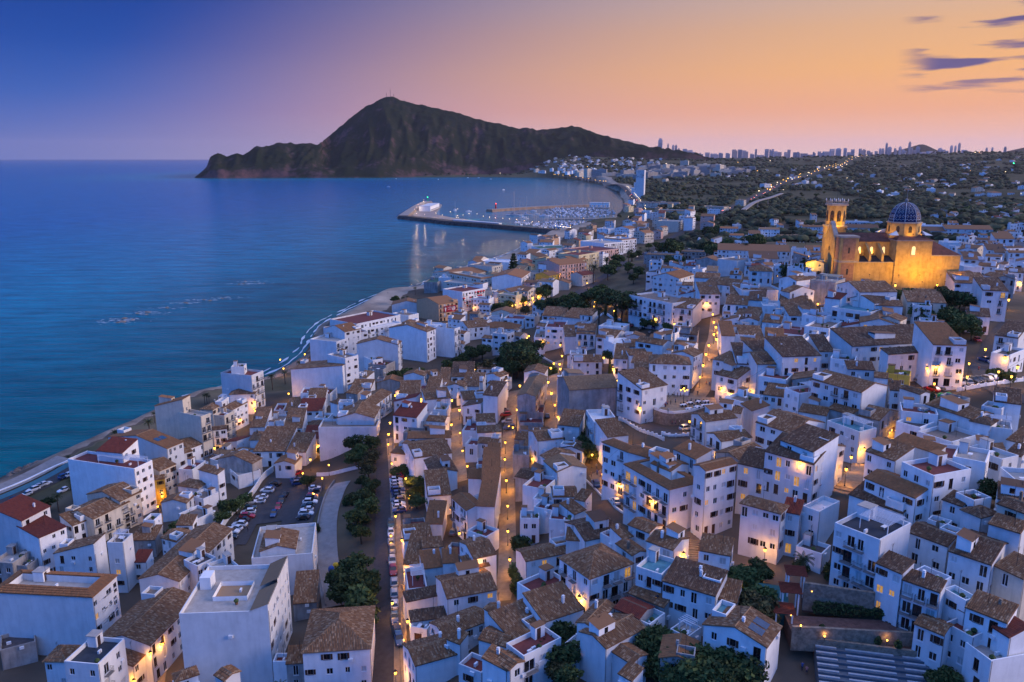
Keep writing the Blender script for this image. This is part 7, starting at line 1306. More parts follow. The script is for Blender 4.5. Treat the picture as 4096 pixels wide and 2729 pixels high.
            plane([(W+ov, -ov*.5, H-q+th), (W+ov, Dp+ov*.5, H-q+th), (xr, Dp+ov*.5, H+r_+th), (xr, -ov*.5, H+r_+th)], (0, 1, 0), (-1, 0, k))
    elif roof == 'h':
        m_ = min(W, Dp)/2; r_ = min(m_*.42, 3.2); k = r_/m_; q = ov*k; c = [(-ov, -ov, H-q+th), (W+ov, -ov, H-q+th), (W+ov, Dp+ov, H-q+th), (-ov, Dp+ov, H-q+th)]; zr = H+r_+th
        if W >= Dp: p1, p2 = (m_, Dp/2, zr), (W-m_, Dp/2, zr); s_ = [[c[0], c[1], p2, p1], [c[2], c[3], p1, p2], [c[3], c[0], p1], [c[1], c[2], p2]]; e_ = [((1, 0, 0), (0, 1, k)), ((1, 0, 0), (0, -1, k)), ((0, 1, 0), (1, 0, k)), ((0, 1, 0), (-1, 0, k))]
        else: p1, p2 = (W/2, m_, zr), (W/2, Dp-m_, zr); s_ = [[c[3], c[0], p1, p2], [c[1], c[2], p2, p1], [c[0], c[1], p1], [c[2], c[3], p2]]; e_ = [((0, 1, 0), (1, 0, k)), ((0, 1, 0), (-1, 0, k)), ((1, 0, 0), (0, 1, k)), ((1, 0, 0), (0, -1, k))]
        for P, (e, u) in zip(s_, e_):
            if W != Dp or len(P) == 3 or (Vector(P[2])-Vector(P[3])).length > .05: plane(P, e, u)
            else: plane(P[:3], e, u)
    elif roof[0] in 'sS':
        lo = roof[1]; D_ = Dp if lo == '1' else W; r_ = min(D_*.27, 3.0); k = r_/D_; q = ov*k
        za, zc_ = (0, r_) if roof[0] == 's' else (r_, 0)       # height added at the NL/NR edge and at the far edge
        if lo == '1':
            mb.add([(0, 0, H), (W, 0, H), (W, 0, H+za), (0, 0, H+za)], [(0, 1, 2, 3)]); mb.add([(0, Dp, H), (W, Dp, H), (W, Dp, H+zc_), (0, Dp, H+zc_)], [(0, 1, 2, 3)])
            for xx in (0, W): mb.add([(xx, 0, H), (xx, Dp, H), (xx, Dp, H+zc_), (xx, 0, H+za)], [(0, 1, 2, 3)])
            g = (zc_-za)/Dp; plane([(-ov*.5, -ov, H+za-ov*g+th), (W+ov*.5, -ov, H+za-ov*g+th), (W+ov*.5, Dp+ov*.4, H+zc_+ov*.4*g+th), (-ov*.5, Dp+ov*.4, H+zc_+ov*.4*g+th)], (1, 0, 0), (0, 1, g) if g > 0 else (0, -1, -g))
        else:
            mb.add([(0, 0, H), (0, Dp, H), (0, Dp, H+za), (0, 0, H+za)], [(0, 1, 2, 3)]); mb.add([(W, 0, H), (W, Dp, H), (W, Dp, H+zc_), (W, 0, H+zc_)], [(0, 1, 2, 3)])
            for yy in (0, Dp): mb.add([(0, yy, H), (W, yy, H), (W, yy, H+zc_), (0, yy, H+za)], [(0, 1, 2, 3)])
            g = (zc_-za)/W; plane([(-ov, Dp+ov*.5, H+za-ov*g+th), (-ov, -ov*.5, H+za-ov*g+th), (W+ov*.4, -ov*.5, H+zc_+ov*.4*g+th), (W+ov*.4, Dp+ov*.5, H+zc_+ov*.4*g+th)], (0, 1, 0), (1, 0, g) if g > 0 else (-1, 0, -g))
    else:
        pt = .22; fz = H-.85
        if rc in 'ot' and min(W, Dp) > 5:      # tiled skirt round a sunken roof terrace
            i_ = min(2.2, min(W, Dp)*.28); c = [(-ov, -ov), (W+ov, -ov), (W+ov, Dp+ov), (-ov, Dp+ov)]; d = [(i_, i_), (W-i_, i_), (W-i_, Dp-i_), (i_, Dp-i_)]; zi = H+.3*i_
            for j, (e, u) in enumerate((((1, 0, 0), (0, 1, .3)), ((0, 1, 0), (-1, 0, .3)), ((1, 0, 0), (0, -1, .3)), ((0, 1, 0), (1, 0, .3)))):
                A, B, C_, E_ = c[j], c[(j+1) % 4], d[(j+1) % 4], d[j]; plane([(*A, H+.05), (*B, H+.05), (*C_, zi+.05), (*E_, zi+.05)], e, u)
            for j in range(4): A, B = d[j], d[(j+1) % 4]; mb.quad((*A, H-1), (*B, H-1), (*B, zi), (*A, zi))
            fl = MB(); fl.box(i_, i_, H-1.1, W-i_, Dp-i_, H-.95); ob('terrace_floor', fl.mesh('terrace_floor', [FLOOR['n']]), root)
        else:
            for (x0, y0, x1, y1) in ((0, 0, W, pt), (0, Dp-pt, W, Dp), (0, pt, pt, Dp-pt), (W-pt, pt, W, Dp-pt)):
                mb.quad((x0, y0, H), (x1, y0, H), (x1, y1, H), (x0, y1, H))
            c = [(pt, pt), (W-pt, pt), (W-pt, Dp-pt), (pt, Dp-pt)]
            for j in range(4): A, B = c[j], c[(j+1) % 4]; mb.quad((*A, fz), (*B, fz), (*B, H), (*A, H))
            fl = MB(); fl.box(pt, pt, fz-.12, W-pt, Dp-pt, fz); ob('roof', fl.mesh('roof', [FLOOR.get(rc, FLOOR['n'])]), root)
        # stair head, parapet pieces and roof clutter
        if min(W, Dp) > 4.2 and 'slots' not in tags:
            s = MB(); cx, cy = rg.uniform(.62, .72)*W, rg.uniform(.62, .7)*Dp; w_, d_ = min(2.6, W*.26), min(2.4, Dp*.28)
            s.box(cx, cy, fz, cx+w_, cy+d_, fz+2.3); s.box(cx-.12, cy-.12, fz+2.3, cx+w_+.12, cy+d_+.12, fz+2.42, 1); sh = ob('stair_head', s.mesh('stair_head', [wm, TILE['b'] if rc in 'rb' else FLOOR['n']]), root)
            dd = MB(); dd.box(cx+.4, cy-.05, fz+.02, cx+1.2, cy-.003, fz+2.0); ob('door', dd.mesh('door', [M_WOOD]), sh)
        if not far:
            for k in range(rg.randint(1, 3)):
                s = MB(); cx, cy = rg.uniform(.1, .55)*W, rg.uniform(.1, .5)*Dp; q_ = rg.random()
                if q_ < .5: s.box(cx, cy, fz+.05, cx+.85, cy+.35, fz+.65); ob('air_conditioner', s.mesh('air_conditioner', [M_WHITE]), root)
                elif q_ < .8: s.lathe([(.0, fz), (.25, fz), (.32, fz+.45), (.0, fz+.42)], 8, (cx, cy)); s.lathe([(.45, fz+.6), (.5, fz+.9), (.2, fz+1.2), (0, fz+1.2)], 7, (cx, cy), 1); ob('potted_plant', s.mesh('potted_plant', [TILE['o'], M_LEAF]), root)
                else: s.box(cx, cy, fz+.68, cx+1.3, cy+.8, fz+.73); s.bar((cx+.65, cy+.4, fz), (cx+.65, cy+.4, fz+.7), .06); ob('table', s.mesh('table', [M_WHITE]), root)
    if 'slots' in tags:
        s = MB(); fz = H-.85
        s.box(W*.55, Dp*.82, fz, W*.72, Dp*.95, fz+2.6); ob('stair_head', s.mesh('stair_head', [wm]), root)
        s = MB(); s.add([(0, -.15, H+1.3), (W*.46, -.15, H+1.3), (W*.46, 3.6, H-.35), (0, 3.6, H-.35)], [(0, 1, 2, 3)]); s.add([(W*.48, -.15, H+1.9), (W, -.15, H+1.9), (W, 3.6, H+.2), (W*.48, 3.6, H+.2)], [(0, 1, 2, 3)]); ob('low_roof', s.mesh('low_roof', [TILE['t']]), root)
        mb.add([(0, 0, H), (W*.47, 0, H), (W*.47, 0, H+1.3), (0, 0, H+1.3)], [(0, 1, 2, 3)]); mb.add([(W*.47, 0, H), (W, 0, H), (W, 0, H+1.9), (W*.47, 0, H+1.9)], [(0, 1, 2, 3)]); mb.add([(0, 0, H), (0, 3.6, H), (0, 3.6, H-.35), (0, 0, H+1.3)], [(0, 1, 2, 3)])
        s = MB(); x0, x1, y0, y1 = W*.3, W*.62, Dp*.32, Dp*.72
        for q in ((x0, y0, x1, y0), (x1, y0, x1, y1), (x1, y1, x0, y1), (x0, y1, x0, y0)): s.quad((q[0], q[1], fz+.02), (q[2], q[3], fz+.02), (q[2], q[3], fz+1.0), (q[0], q[1], fz+1.0))
        s.box(x0+.1, y0+.1, fz+.02, x1-.1, y1-.1, fz+.06, 1); ob('courtyard', s.mesh('courtyard', [wm, TILE['b']]), root)
    if idx == 1 and rc == 'o': pass
    wallo = ob('wall', mb.mesh('wall', [wm]), root)
    if planes:
        near = dist < 480
        ro = ob('roof', slab.mesh('roof', [tm]), root)
        if near:
            parts = []
            q_ = 1.0 if dist < 235 else (1.4 if dist < 330 else 2.1)
            for P, e, u in planes: tiles_np(P, e, u, parts, .30*q_, .52*q_)
            if parts: to = ob('roof_tiles', tile_mesh('roof_tiles', parts, tm), ro); to['kind'] = 'stuff'
        if roof in ('g1', 'g2', 'h') and dist < 420:    # mortared ridge line
            s = MB()
            if roof == 'g1': s.bar((0, Dp/2, H+r_+th+.03), (W, Dp/2, H+r_+th+.03), .13)
            elif roof == 'g2': s.bar((W/2, 0, H+r_+th+.03), (W/2, Dp, H+r_+th+.03), .13)
            else:
                s.bar(p1, p2, .13)
                for cc in c: s.bar((cc[0], cc[1], cc[2]+.02), min((p1, p2), key=lambda p: (p[0]-cc[0])**2+(p[1]-cc[1])**2), .11)
            ob('ridge_cap', s.mesh('ridge_cap', [TILE['t']]), ro)
        nc = rg.choice((0, 0, 1, 1)) if dist < 460 else rg.choice((0, 0, 1))
        if 'chimney' in note: nc = 2
        for k in range(nc):
            s = MB(); cx, cy = rg.uniform(.15, .85)*W, rg.uniform(.25, .75)*Dp; top = H+1.5+rg.random()*.6
            s.box(cx-.22, cy-.22, H-.3, cx+.22, cy+.22, top); s.box(cx-.28, cy-.28, top, cx+.28, cy+.28, top+.08); s.box(cx-.15, cy-.15, top+.08, cx+.15, cy+.15, top+.3); s.box(cx-.24, cy-.24, top+.3, cx+.24, cy+.24, top+.36)
            ob('chimney', s.mesh('chimney', [wm if rg.random() < .8 else M_STONE]), root)
        if 'sky' in tags:
            P, e, u = planes[0]; A = Vector(P[0])*.5+Vector(P[2])*.5; e = Vector(e).normalized(); u = Vector(u).normalized(); n_ = e.cross(u); n_ = n_ if n_.z > 0 else -n_
            for k in (-1, 1):
                c = A+e*k*1.1+n_*.16; s = MB(); s.add([c-e*.9-u*1.2, c+e*.9-u*1.2, c+e*.9+u*1.2, c-e*.9+u*1.2]+[c-n_*.2-e*.9-u*1.2, c-n_*.2+e*.9-u*1.2, c-n_*.2+e*.9+u*1.2, c-n_*.2-e*.9+u*1.2], [(0, 1, 2, 3), (0, 4, 5, 1), (1, 5, 6, 2), (2, 6, 7, 3), (3, 7, 4, 0)])
                ob('roof_panel', s.mesh('roof_panel', [M_PANEL]), ro)
    # small roof terraces, attic boxes, aerials and air conditioners break the roof line
    if planes and W > 5 and Dp > 5 and roof != 'h' and dist < 700:
        if rg.random() < .55:
            w_, d_ = rg.uniform(2.4, min(4.2, W*.6)), rg.uniform(2.2, min(3.6, Dp*.6)); cx, cy = rg.choice((.15, W-w_-.15)), rg.choice((.15, Dp-d_-.15)); zt_ = H+rg.uniform(1.2, 1.9); s = MB()
            for (x0, y0, x1, y1) in ((cx, cy, cx+w_, cy+.2), (cx, cy+d_-.2, cx+w_, cy+d_), (cx, cy+.2, cx+.2, cy+d_-.2), (cx+w_-.2, cy+.2, cx+w_, cy+d_-.2)): s.box(x0, y0, H-.6, x1, y1, zt_)
            s.box(cx+.2, cy+.2, H-.6, cx+w_-.2, cy+d_-.2, zt_-.8, 1); ob('roof_terrace', s.mesh('roof_terrace', [wm, FLOOR[rg.choice('rrnbq')]]), root)
        elif rg.random() < .6:
            w_, d_ = rg.uniform(2, W*.45), rg.uniform(2, Dp*.45); cx, cy = rg.uniform(.3, W-w_-.3), rg.uniform(.3, Dp-d_-.3); zt_ = H+rg.uniform(2.0, 2.8); s = MB(); s.box(cx, cy, H-.4, cx+w_, cy+d_, zt_)
            s.add([(cx-.2, cy-.2, zt_+.05), (cx+w_+.2, cy-.2, zt_+.05), (cx+w_+.2, cy+d_+.2, zt_+.6), (cx-.2, cy+d_+.2, zt_+.6), (cx, cy+d_, zt_), (cx+w_, cy+d_, zt_), (cx+w_, cy+d_, zt_+.55), (cx, cy+d_, zt_+.55)], [(0, 1, 2, 3)], 1); s.add([(cx, cy, zt_), (cx, cy+d_, zt_), (cx, cy+d_, zt_+.55), (cx, cy, zt_+.06)], [(0, 1, 2, 3)]); s.add([(cx+w_, cy, zt_), (cx+w_, cy+d_, zt_), (cx+w_, cy+d_, zt_+.55), (cx+w_, cy, zt_+.06)], [(0, 1, 2, 3)])
            at_ = ob('attic_room', s.mesh('attic_room', [wm, tm]), root); s = MB(); s.box(cx+w_*.35, cy-.04, H+.9, cx+w_*.35+.8, cy-.003, H+1.9); ob('window', s.mesh('window', [M_GLASS]), at_)
    if dist < 420 and rg.random() < .7:
        s = MB(); cx, cy = rg.uniform(.2, .8)*W, rg.uniform(.2, .8)*Dp; zt_ = H+rg.uniform(2.6, 4.2); s.bar((cx, cy, H-.6), (cx, cy, zt_), .035, n=4)
        for k in range(4): s.bar((cx-.5+.08*k, cy, zt_-.15*k), (cx+.5-.08*k, cy, zt_-.15*k), .018, n=3)
        ob('aerial', s.mesh('aerial', [M_IRON]), root)
    if dist < 420:
        for k in range(rg.choice((0, 1, 1, 2))):
            FW, fc = (W, 1) if rg.random() < .5 else (Dp, 2); p = rg.uniform(.1, .85)*FW; z_ = rg.uniform(.5, .85)*H; s = MB()
            if any(o[0]-1 < p < o[1]+.2 and o[2]-.7 < z_ < o[3]+.1 for o in ops[fc]): continue
            if fc == 1: s.box(p, -.36, z_, p+.85, -.003, z_+.6)
            else: s.box(-.36, p, z_, -.003, p+.85, z_+.6)
            ob('air_conditioner', s.mesh('air_conditioner', [M_WHITE]), root)
        s = MB(); s.bar((.12, -.08, zb), (.12, -.08, H-.1), .05, n=5); ob('drainpipe', s.mesh('drainpipe', [M_CONC]), root)
    # windows, doors, balconies
    for fc, xo, zo, w_, hh, kind, bal, aw in place:
        if fc == 1: M = Matrix(((1, 0, 0, xo), (0, 1, 0, 0), (0, 0, 1, zo), (0, 0, 0, 1)))
        else: M = Matrix(((0, 1, 0, 0), (1, 0, 0, xo), (0, 0, 1, zo), (0, 0, 0, 1)))
        # local +y must look outwards: front looks to -y, side to -x
        M = M @ Matrix.Diagonal((1, -1, 1, 1))
        f, p = win_mesh(w_, hh, kind)
        nmw = 'door' if kind == 'd' else 'window'
        wo_ = ob(nmw, f, root, mat=M); ob('door_leaf' if kind == 'd' else 'pane', p, wo_)
        if bal and dist < 900:
            s_, r_2 = balcony_mesh(w_); bo = ob('balcony', s_, root, mat=M)
            if dist < 520: ob('railing', r_2, bo)
        if aw:
            M2 = M.copy(); M2.translation.z += hh+.1; ob('awning', awning_mesh(w_, M_AWN), root, mat=M2)
    if 'p' in tags:
        s = MB(); zf = H-.85 if roof == 'f' else H; pw, pd = W*.5, Dp*.6; px, py = W*.3, .4
        for i, j in ((0, 0), (1, 0), (1, 1), (0, 1)): s.box(px+pw*i-.06, py+pd*j-.06, zf, px+pw*i+.06, py+pd*j+.06, zf+2.4)
        pg = ob('pergola', s.mesh('pergola', [M_WHITE]), root)
        nsl = max(4, int(pw/.45))
        for k in range(nsl+1): q = MB(); q.box(px+pw*k/nsl-.05, py-.3, zf+2.4, px+pw*k/nsl+.05, py+pd+.3, zf+2.5); ob('slat', q.mesh('slat', [M_CANVAS if not lit else M_AWNS]), pg)
    if 'sign' in tags: build_sign(root, W, Dp, H)
    if 'castell' in tags:
        text(root, 'lettering', 'CASTELL', (W*.36, -.03, H-4.4), 1.0, M_BLUE); text(root, 'lettering', 'CASTELL', (W*.5, -.03, H-.7), .5, M_INK); text(root, 'lettering', 'PIZZERIA', (W*.42, -.03, H-5.4), .55, M_INK)
    if 'empordi' in tags: text(root, 'lettering', 'Empordi', (W*.72, -.03, H-1.3), .8, M_INK)
    return root
M_LEAF = mat('leaf_green', (.07, .105, .03), rough=.9, var=.25, scale=.7, objvar=.45)
M_PANEL = mat('panel_blue', (.03, .07, .13), rough=.2, var=.2, spec=.6)
M_BLUE = mat('paint_blue', (.02, .08, .32), var=.05); M_INK = mat('paint_ink', (.03, .03, .06), var=.05)
def text(parent, name, s, loc, size, m, rx=math.pi/2, rz=0, align='LEFT'):
    cu = bpy.data.curves.new(name, 'FONT'); cu.body = s; cu.size = size; cu.extrude = .01; cu.align_x = align; cu.materials.append(m)
    o = bpy.data.objects.new('tmp', cu); COL.objects.link(o); me = bpy.data.meshes.new_from_object(o.evaluated_get(bpy.context.evaluated_depsgraph_get())); bpy.data.objects.remove(o); me.name = name
    o = ob(name, me, parent, loc); o.rotation_euler = (rx, 0, rz); o['kind'] = 'stuff'; return o
def build_sign(root, W, Dp, H):
    # red advertising panel on the blank front wall, white arrow, two lines of text and a round badge
    s = MB(); w_, h_ = W*.66, W*.66*.42; x0, z0 = W*.24, H-5.2-h_*.2
    s.box(x0, -.08, z0, x0+w_, -.005, z0+h_); p = ob('advertising_panel', s.mesh('advertising_panel', [mat('sign_red', (.34, .012, .03), var=.04)]), root)
    a = MB(); cx = x0+w_*.16; zc = z0+h_*.5; q = h_
    a.add([(cx-q*.09, -.09, z0+q*.15), (cx+q*.09, -.09, z0+q*.15), (cx+q*.09, -.09, zc+q*.08), (cx+q*.2, -.09, zc+q*.08), (cx, -.09, z0+q*.88), (cx-q*.2, -.09, zc+q*.08), (cx-q*.09, -.09, zc+q*.08)], [(0, 1, 2, 6), (3, 4, 5), ]); ob('arrow', a.mesh('arrow', [M_WHITE]), p)
    text(p, 'lettering', '3 MIN', (x0+w_*.32, -.09, zc+q*.12), q*.3, M_WHITE); text(p, 'lettering', 'A PIE', (x0+w_*.34, -.09, zc-q*.16), q*.24, M_WHITE)
    c = MB(); C = Vector((x0+w_*.78, 0, zc))
    for r_, y_, m_ in ((.34, -.085, 0), (.30, -.09, 1), (.27, -.095, 0)):
        c.add([(C.x+q*r_*math.cos(t*math.pi/12), y_, C.z+q*r_*math.sin(t*math.pi/12)) for t in range(24)], [tuple(range(24))], m_)
    for dz in (.12, -.2): c.add([(C.x-q*.2, -.1, C.z+q*dz), (C.x+q*.2, -.1, C.z+q*dz), (C.x+q*.16, -.1, C.z+q*(dz+.08)), (C.x-q*.16, -.1, C.z+q*(dz+.08))], [(0, 1, 2, 3)], 2)
    ob('badge', c.mesh('badge', [M_WHITE, M_BLUE, mat('badge_orange', (.7, .3, .05))]), p)
    text(p, 'lettering', 'BURGER', (C.x, -.11, C.z+q*.02), q*.13, M_AWN, align='CENTER'); text(p, 'lettering', 'KING', (C.x, -.11, C.z-q*.1), q*.14, M_AWN, align='CENTER')
for i, h in enumerate(HOUSES): build_house(h, i)
# ================================================================ the church
def church():
    cx, cy, cz = 145.3, 353.5, 60.0
    root = thing('church', 'large ochre stone church with blue tiled dome and square bell tower, floodlit', 'church', (cx, cy, cz), R(-2))
    ST = mat('church_stone', (.46, .30, .115), rough=.95, var=.16, scale=.5, bump=.3, streak=.25); ST2 = mat('church_stone_grey', (.36, .31, .26), rough=.95, var=.16, scale=.6, bump=.3)
    BR = mat('church_brick', (.33, .18, .11), rough=.95, var=.2, scale=.8, bump=.25)
    RF = mat('church_roof', (.15, .062, .045), rough=.9, var=.25, scale=.5, bump=.4); DK = mat('church_dark_roof', (.05, .04, .04), var=.3)
    DB = mat('dome_blue', (.008, .010, .055), rough=.25, var=.2, spec=.5); DW = mat('dome_white', (.6, .62, .62), rough=.4, var=.08)
    WARM = mat('church_window_lit', (1.0, .72, .34), var=.2, emit=1.1)
    def part(n, b, m, p=root, sm=False): return ob(n, b.mesh(n, m if isinstance(m, list) else [m], sm), p)
    B = -6
    # corner block by the facade with framed brick panels
    b = MB(); b.box(0, 0, B, 8, 7, 21); part('corner_block', b, ST)
    for z0, z1 in ((1, 9), (10.6, 20)):
        b = MB(); b.box(1.2, -.06, z0, 6.8, -.004, z1); b.box(-.06, 1, z0, -.004, 6, z1); part('brick_panel', b, BR)
    for z in (9.4, 20.3):
        b = MB(); b.box(-.25, -.25, z, 8.25, 7.25, z+.8); part('cornice', b, ST2)
    for z0 in (4, 13.5):
        b = MB(); b.box(3.6, -.1, z0, 4.4, -.065, z0+2.6); part('window', b, DK)
    # aisle with buttresses and lean-to roof
    b = MB(); b.box(8, .6, B, 24.5, 7, 9.4); part('aisle', b, ST)
    b = MB(); b.box(8, .35, 9.4, 24.5, 7, 9.7); b.add([(8, .6, 9.72), (24.5, .6, 9.72), (24.5, 7, 11.8), (8, 7, 11.8)], [(0, 1, 2, 3)], 1); part('aisle_roof', b, [ST2, DK])
    for x in (8.2, 13.4, 18.9):
        b = MB(); b.add([(x, .9, 9.7), (x+1, .9, 9.7), (x+1, 7, 9.7), (x, 7, 9.7), (x, .9, 13.4), (x+1, .9, 13.4), (x+1, 7, 17.6), (x, 7, 17.6)], [(0, 1, 5, 4), (1, 2, 6, 5), (3, 0, 4, 7), (4, 5, 6, 7)]); part('buttress', b, ST)
    # nave
    b = MB(); b.box(0.02, 7, B, 27, 17, 18); b.add([(0.02, 7, 18), (0.02, 17, 18), (0.02, 12, 22)], [(0, 1, 2)]); part('nave', b, ST)
    b = MB(); b.add([(1.5, 6.5, 18.02), (29, 6.5, 18.02), (29, 12, 21.6), (1.5, 12, 21.6)], [(0, 1, 2, 3)]); b.add([(1.5, 17.5, 18.02), (29, 17.5, 18.02), (29, 12, 21.6), (1.5, 12, 21.6)], [(0, 1, 2, 3)]); part('nave_roof', b, RF)
    for x in (11.3, 16.6, 22):
        b = MB(); b.box(x-.6, 6.9, 12.6, x+.6, 6.99, 15.2); b.lathe([(.6, 0), (.6, .09)], 14); arch = [(x+.6*math.cos(t*math.pi/8), 6.92, 15.2+.6*math.sin(t*math.pi/8)) for t in range(9)]; b = MB(); b.box(x-.6, 6.92, 12.6, x+.6, 6.99, 15.2); b.add(arch, [tuple(range(9))]); part('window', b, WARM)
    # west front: shaped gable, round window, portal
    b = MB(); b.add([(-.4, 5.5, B), (-.4, 18.5, B), (-.4, 18.5, 20), (-.4, 12, 26.5), (-.4, 5.5, 20), (.9, 5.5, B), (.9, 18.5, B), (.9, 18.5, 20), (.9, 12, 26.5), (.9, 5.5, 20)], [(0, 1, 2, 3, 4), (9, 8, 7, 6, 5), (4, 3, 8, 9), (3, 2, 7, 8), (0, 4, 9, 5)]); part('west_front', b, ST)
    b = MB(); b.add([(-.75, 5.2, 19.6), (-.75, 12, 26.9), (-.75, 12, 26.1), (-.75, 5.2, 18.8), (1.2, 5.2, 19.6), (1.2, 12, 26.9), (1.2, 12, 26.1), (1.2, 5.2, 18.8)], [(0, 1, 2, 3), (0, 4, 5, 1), (3, 2, 6, 7)]); b.add([(-.75, 18.8, 19.6), (-.75, 12, 26.9), (-.75, 12, 26.1), (-.75, 18.8, 18.8), (1.2, 18.8, 19.6), (1.2, 12, 26.9), (1.2, 12, 26.1), (1.2, 18.8, 18.8)], [(0, 1, 2, 3), (0, 4, 5, 1), (3, 2, 6, 7)]); part('gable_coping', b, ST2)
    b = MB(); b.add([(-.47, 12+1.1*math.cos(t*math.pi/8), 14.5+1.1*math.sin(t*math.pi/8)) for t in range(16)], [tuple(range(16))]); part('round_window', b, DK)
    b = MB(); b.box(-.7, 10, B, -.41, 14, 4.8); b.add([(-.7, 9.6, 4.8), (-.7, 14.4, 4.8), (-.7, 12, 8)], [(0, 1, 2)]); b.box(-.75, 11, B, -.71, 13, 3.4, 1); part('portal', b, [ST2, M_WOOD])
    # transept and crossing
    b = MB(); b.box(24.5, -.3, B, 40, 20, 19); part('transept', b, ST)
    b = MB(); b.box(24.2, -.6, 19, 40.3, 20.3, 19.4); b.add([(24.2, -.6, 19.42), (40.3, -.6, 19.42), (35.6, 6.5, 21.9), (28.8, 6.5, 21.9)], [(0, 1, 2, 3)], 1); b.add([(24.2, -.6, 19.42), (24.2, 20, 19.42), (28.8, 14, 21.9), (28.8, 6.5, 21.9)], [(0, 1, 2, 3)], 1); b.add([(40.3, -.6, 19.42), (40.3, 20, 19.42), (35.6, 14, 21.9), (35.6, 6.5, 21.9)], [(0, 1, 2, 3)], 1); part('transept_roof', b, [ST2, RF])
    x = 32; b = MB(); b.box(x-.75, -.36, 13, x+.75, -.31, 16); b.add([(x+.75*math.cos(t*math.pi/8), -.34, 16+.75*math.sin(t*math.pi/8)) for t in range(9)], [tuple(range(9))]); part('window', b, WARM)
    b = MB(); b.box(x-1.1, -.42, 12.6, x-.8, -.3, 16); b.box(x+.8, -.42, 12.6, x+1.1, -.3, 16); b.box(x-1.1, -.42, 12.3, x+1.1, -.3, 12.58); part('window_surround', b, ST2)
    # apse with sloping roof
    b = MB(); b.box(40, .2, B, 53, 19, 12.4); part('apse', b, ST); b = MB(); b.box(39.9, -.1, 12.4, 53.3, 19.3, 12.8); part('cornice', b, ST2)
    b = MB(); b.add([(40.3, 0, 12.82), (53.2, 0, 12.82), (53.2, 19, 12.82), (40.3, 19, 12.82), (40.3, 4, 18.6), (42.5, 9, 19.2), (40.3, 14, 18.6)], [(0, 1, 5, 4), (1, 2, 5), (2, 3, 6, 5)]); part('apse_roof', b, RF)
    # octagonal drum, windows, dome with white ribs and lozenges
    dx, dy = 31.4, 10.2; ph = math.pi/8
    b = MB(); b.lathe([(7.5, 19), (7.5, 21.6), (7.0, 21.6), (7.0, 26.2)], 8, (dx, dy), 0, ph); part('drum', b, ST)
    b = MB(); b.lathe([(7.0, 26.2), (7.5, 26.3), (7.5, 26.8), (6.7, 26.9)], 8, (dx, dy), 0, ph); part('drum_cornice', b, ST2)
    for k in range(8):
        t = ph+math.pi/8+k*math.pi/4; n = Vector((math.cos(t), math.sin(t), 0)); s = Vector((-n.y, n.x, 0)); c = Vector((dx, dy, 0))+n*(7.0*math.cos(math.pi/8)+.06); b = MB()
        b.add([c-s*.75+Vector((0, 0, 22.3)), c+s*.75+Vector((0, 0, 22.3)), c+s*.75+Vector((0, 0, 24.4)), c+s*.5+Vector((0, 0, 25)), c+Vector((0, 0, 25.2)), c-s*.5+Vector((0, 0, 25)), c-s*.75+Vector((0, 0, 24.4))], [tuple(range(7))]); part('window', b, DK)
    prof = [(6.5*math.cos(q*math.pi/2/10)**.9 if q < 10 else .25, 26.9+8.4*math.sin(q*math.pi/2/10)) for q in range(11)]
    b = MB(); b.lathe(prof, 8, (dx, dy), 0, ph); dome = part('dome', b, DB)
    for k in range(8):
        t = ph+k*math.pi/4; b = MB()
        for (r0, z0), (r1, z1) in zip(prof, prof[1:]): b.bar((dx+r0*math.cos(t), dy+r0*math.sin(t), z0), (dx+r1*math.cos(t), dy+r1*math.sin(t), z1), .10, n=5)
        part('rib', b, DW, dome)
    b = MB()
    for k in range(8):
        t0 = ph+k*math.pi/4; t1 = t0+math.pi/4
        def pt(f, q):
            i = min(9, int(q)); g = q-i; r_ = prof[i][0]*(1-g)+prof[i+1][0]*g; z = prof[i][1]*(1-g)+prof[i+1][1]*g
            A = Vector((math.cos(t0), math.sin(t0), 0)); Bv = Vector((math.cos(t1), math.sin(t1), 0)); p = (A*(1-f)+Bv*f)*r_*1.008; return Vector((dx+p.x, dy+p.y, z+.05))
        for q, fs in ((1.9, (.2, .5, .8)), (3.5, (.33, .67)), (4.9, (.3, .7)), (6.3, (.5,))):
            for f in fs:
                w_ = .075+.012*q; C = [pt(f-w_, q), pt(f, q-.55), pt(f+w_, q), pt(f, q+.55)]
                for i in range(4): b.bar(C[i], C[(i+1) % 4], .045, n=3)
        for i in range(6): b.bar(pt(i/6, 1.0 if i % 2 else .55), pt((i+1)/6, .55 if i % 2 else 1.0), .055, n=3)
    part('lozenge_pattern', b, DW, dome)
    b = MB(); b.lathe([(.5, 35.2), (.7, 35.6), (.8, 36.1), (.7, 36.6), (.3, 36.9), (.1, 37.2), (.08, 42), (0, 42)], 10, (dx, dy)); b.box(dx-.7, dy-.05, 41.4, dx+.7, dy+.05, 41.6); part('finial', b, M_CONC)
    # four little white roofs at the corners of the crossing
    for i, j in ((-1, -1), (1, -1), (1, 1), (-1, 1)):
        b = MB(); c = (dx+i*7.4, dy+j*7.4); b.add([(c[0]-1.6, c[1]-1.6, 21.4), (c[0]+1.6, c[1]-1.6, 21.4), (c[0]+1.6, c[1]+1.6, 21.4), (c[0]-1.6, c[1]+1.6, 21.4), (dx+i*5.6, dy+j*5.6, 23.2)], [(0, 1, 4), (1, 2, 4), (2, 3, 4), (3, 0, 4)]); part('corner_roof', b, DW)
    # bell tower
    tx, ty = 1.0, 18.2; b = MB(); b.box(tx, ty, B, tx+8, ty+8, 23.6); tw = part('tower', b, ST)
    b = MB(); b.box(tx-.3, ty-.3, 23.6, tx+8.3, ty+8.3, 24.3); b.box(tx+.0, ty+.0, 33.2, tx+8.0, ty+8.0, 33.9); part('tower_cornice', b, ST2)
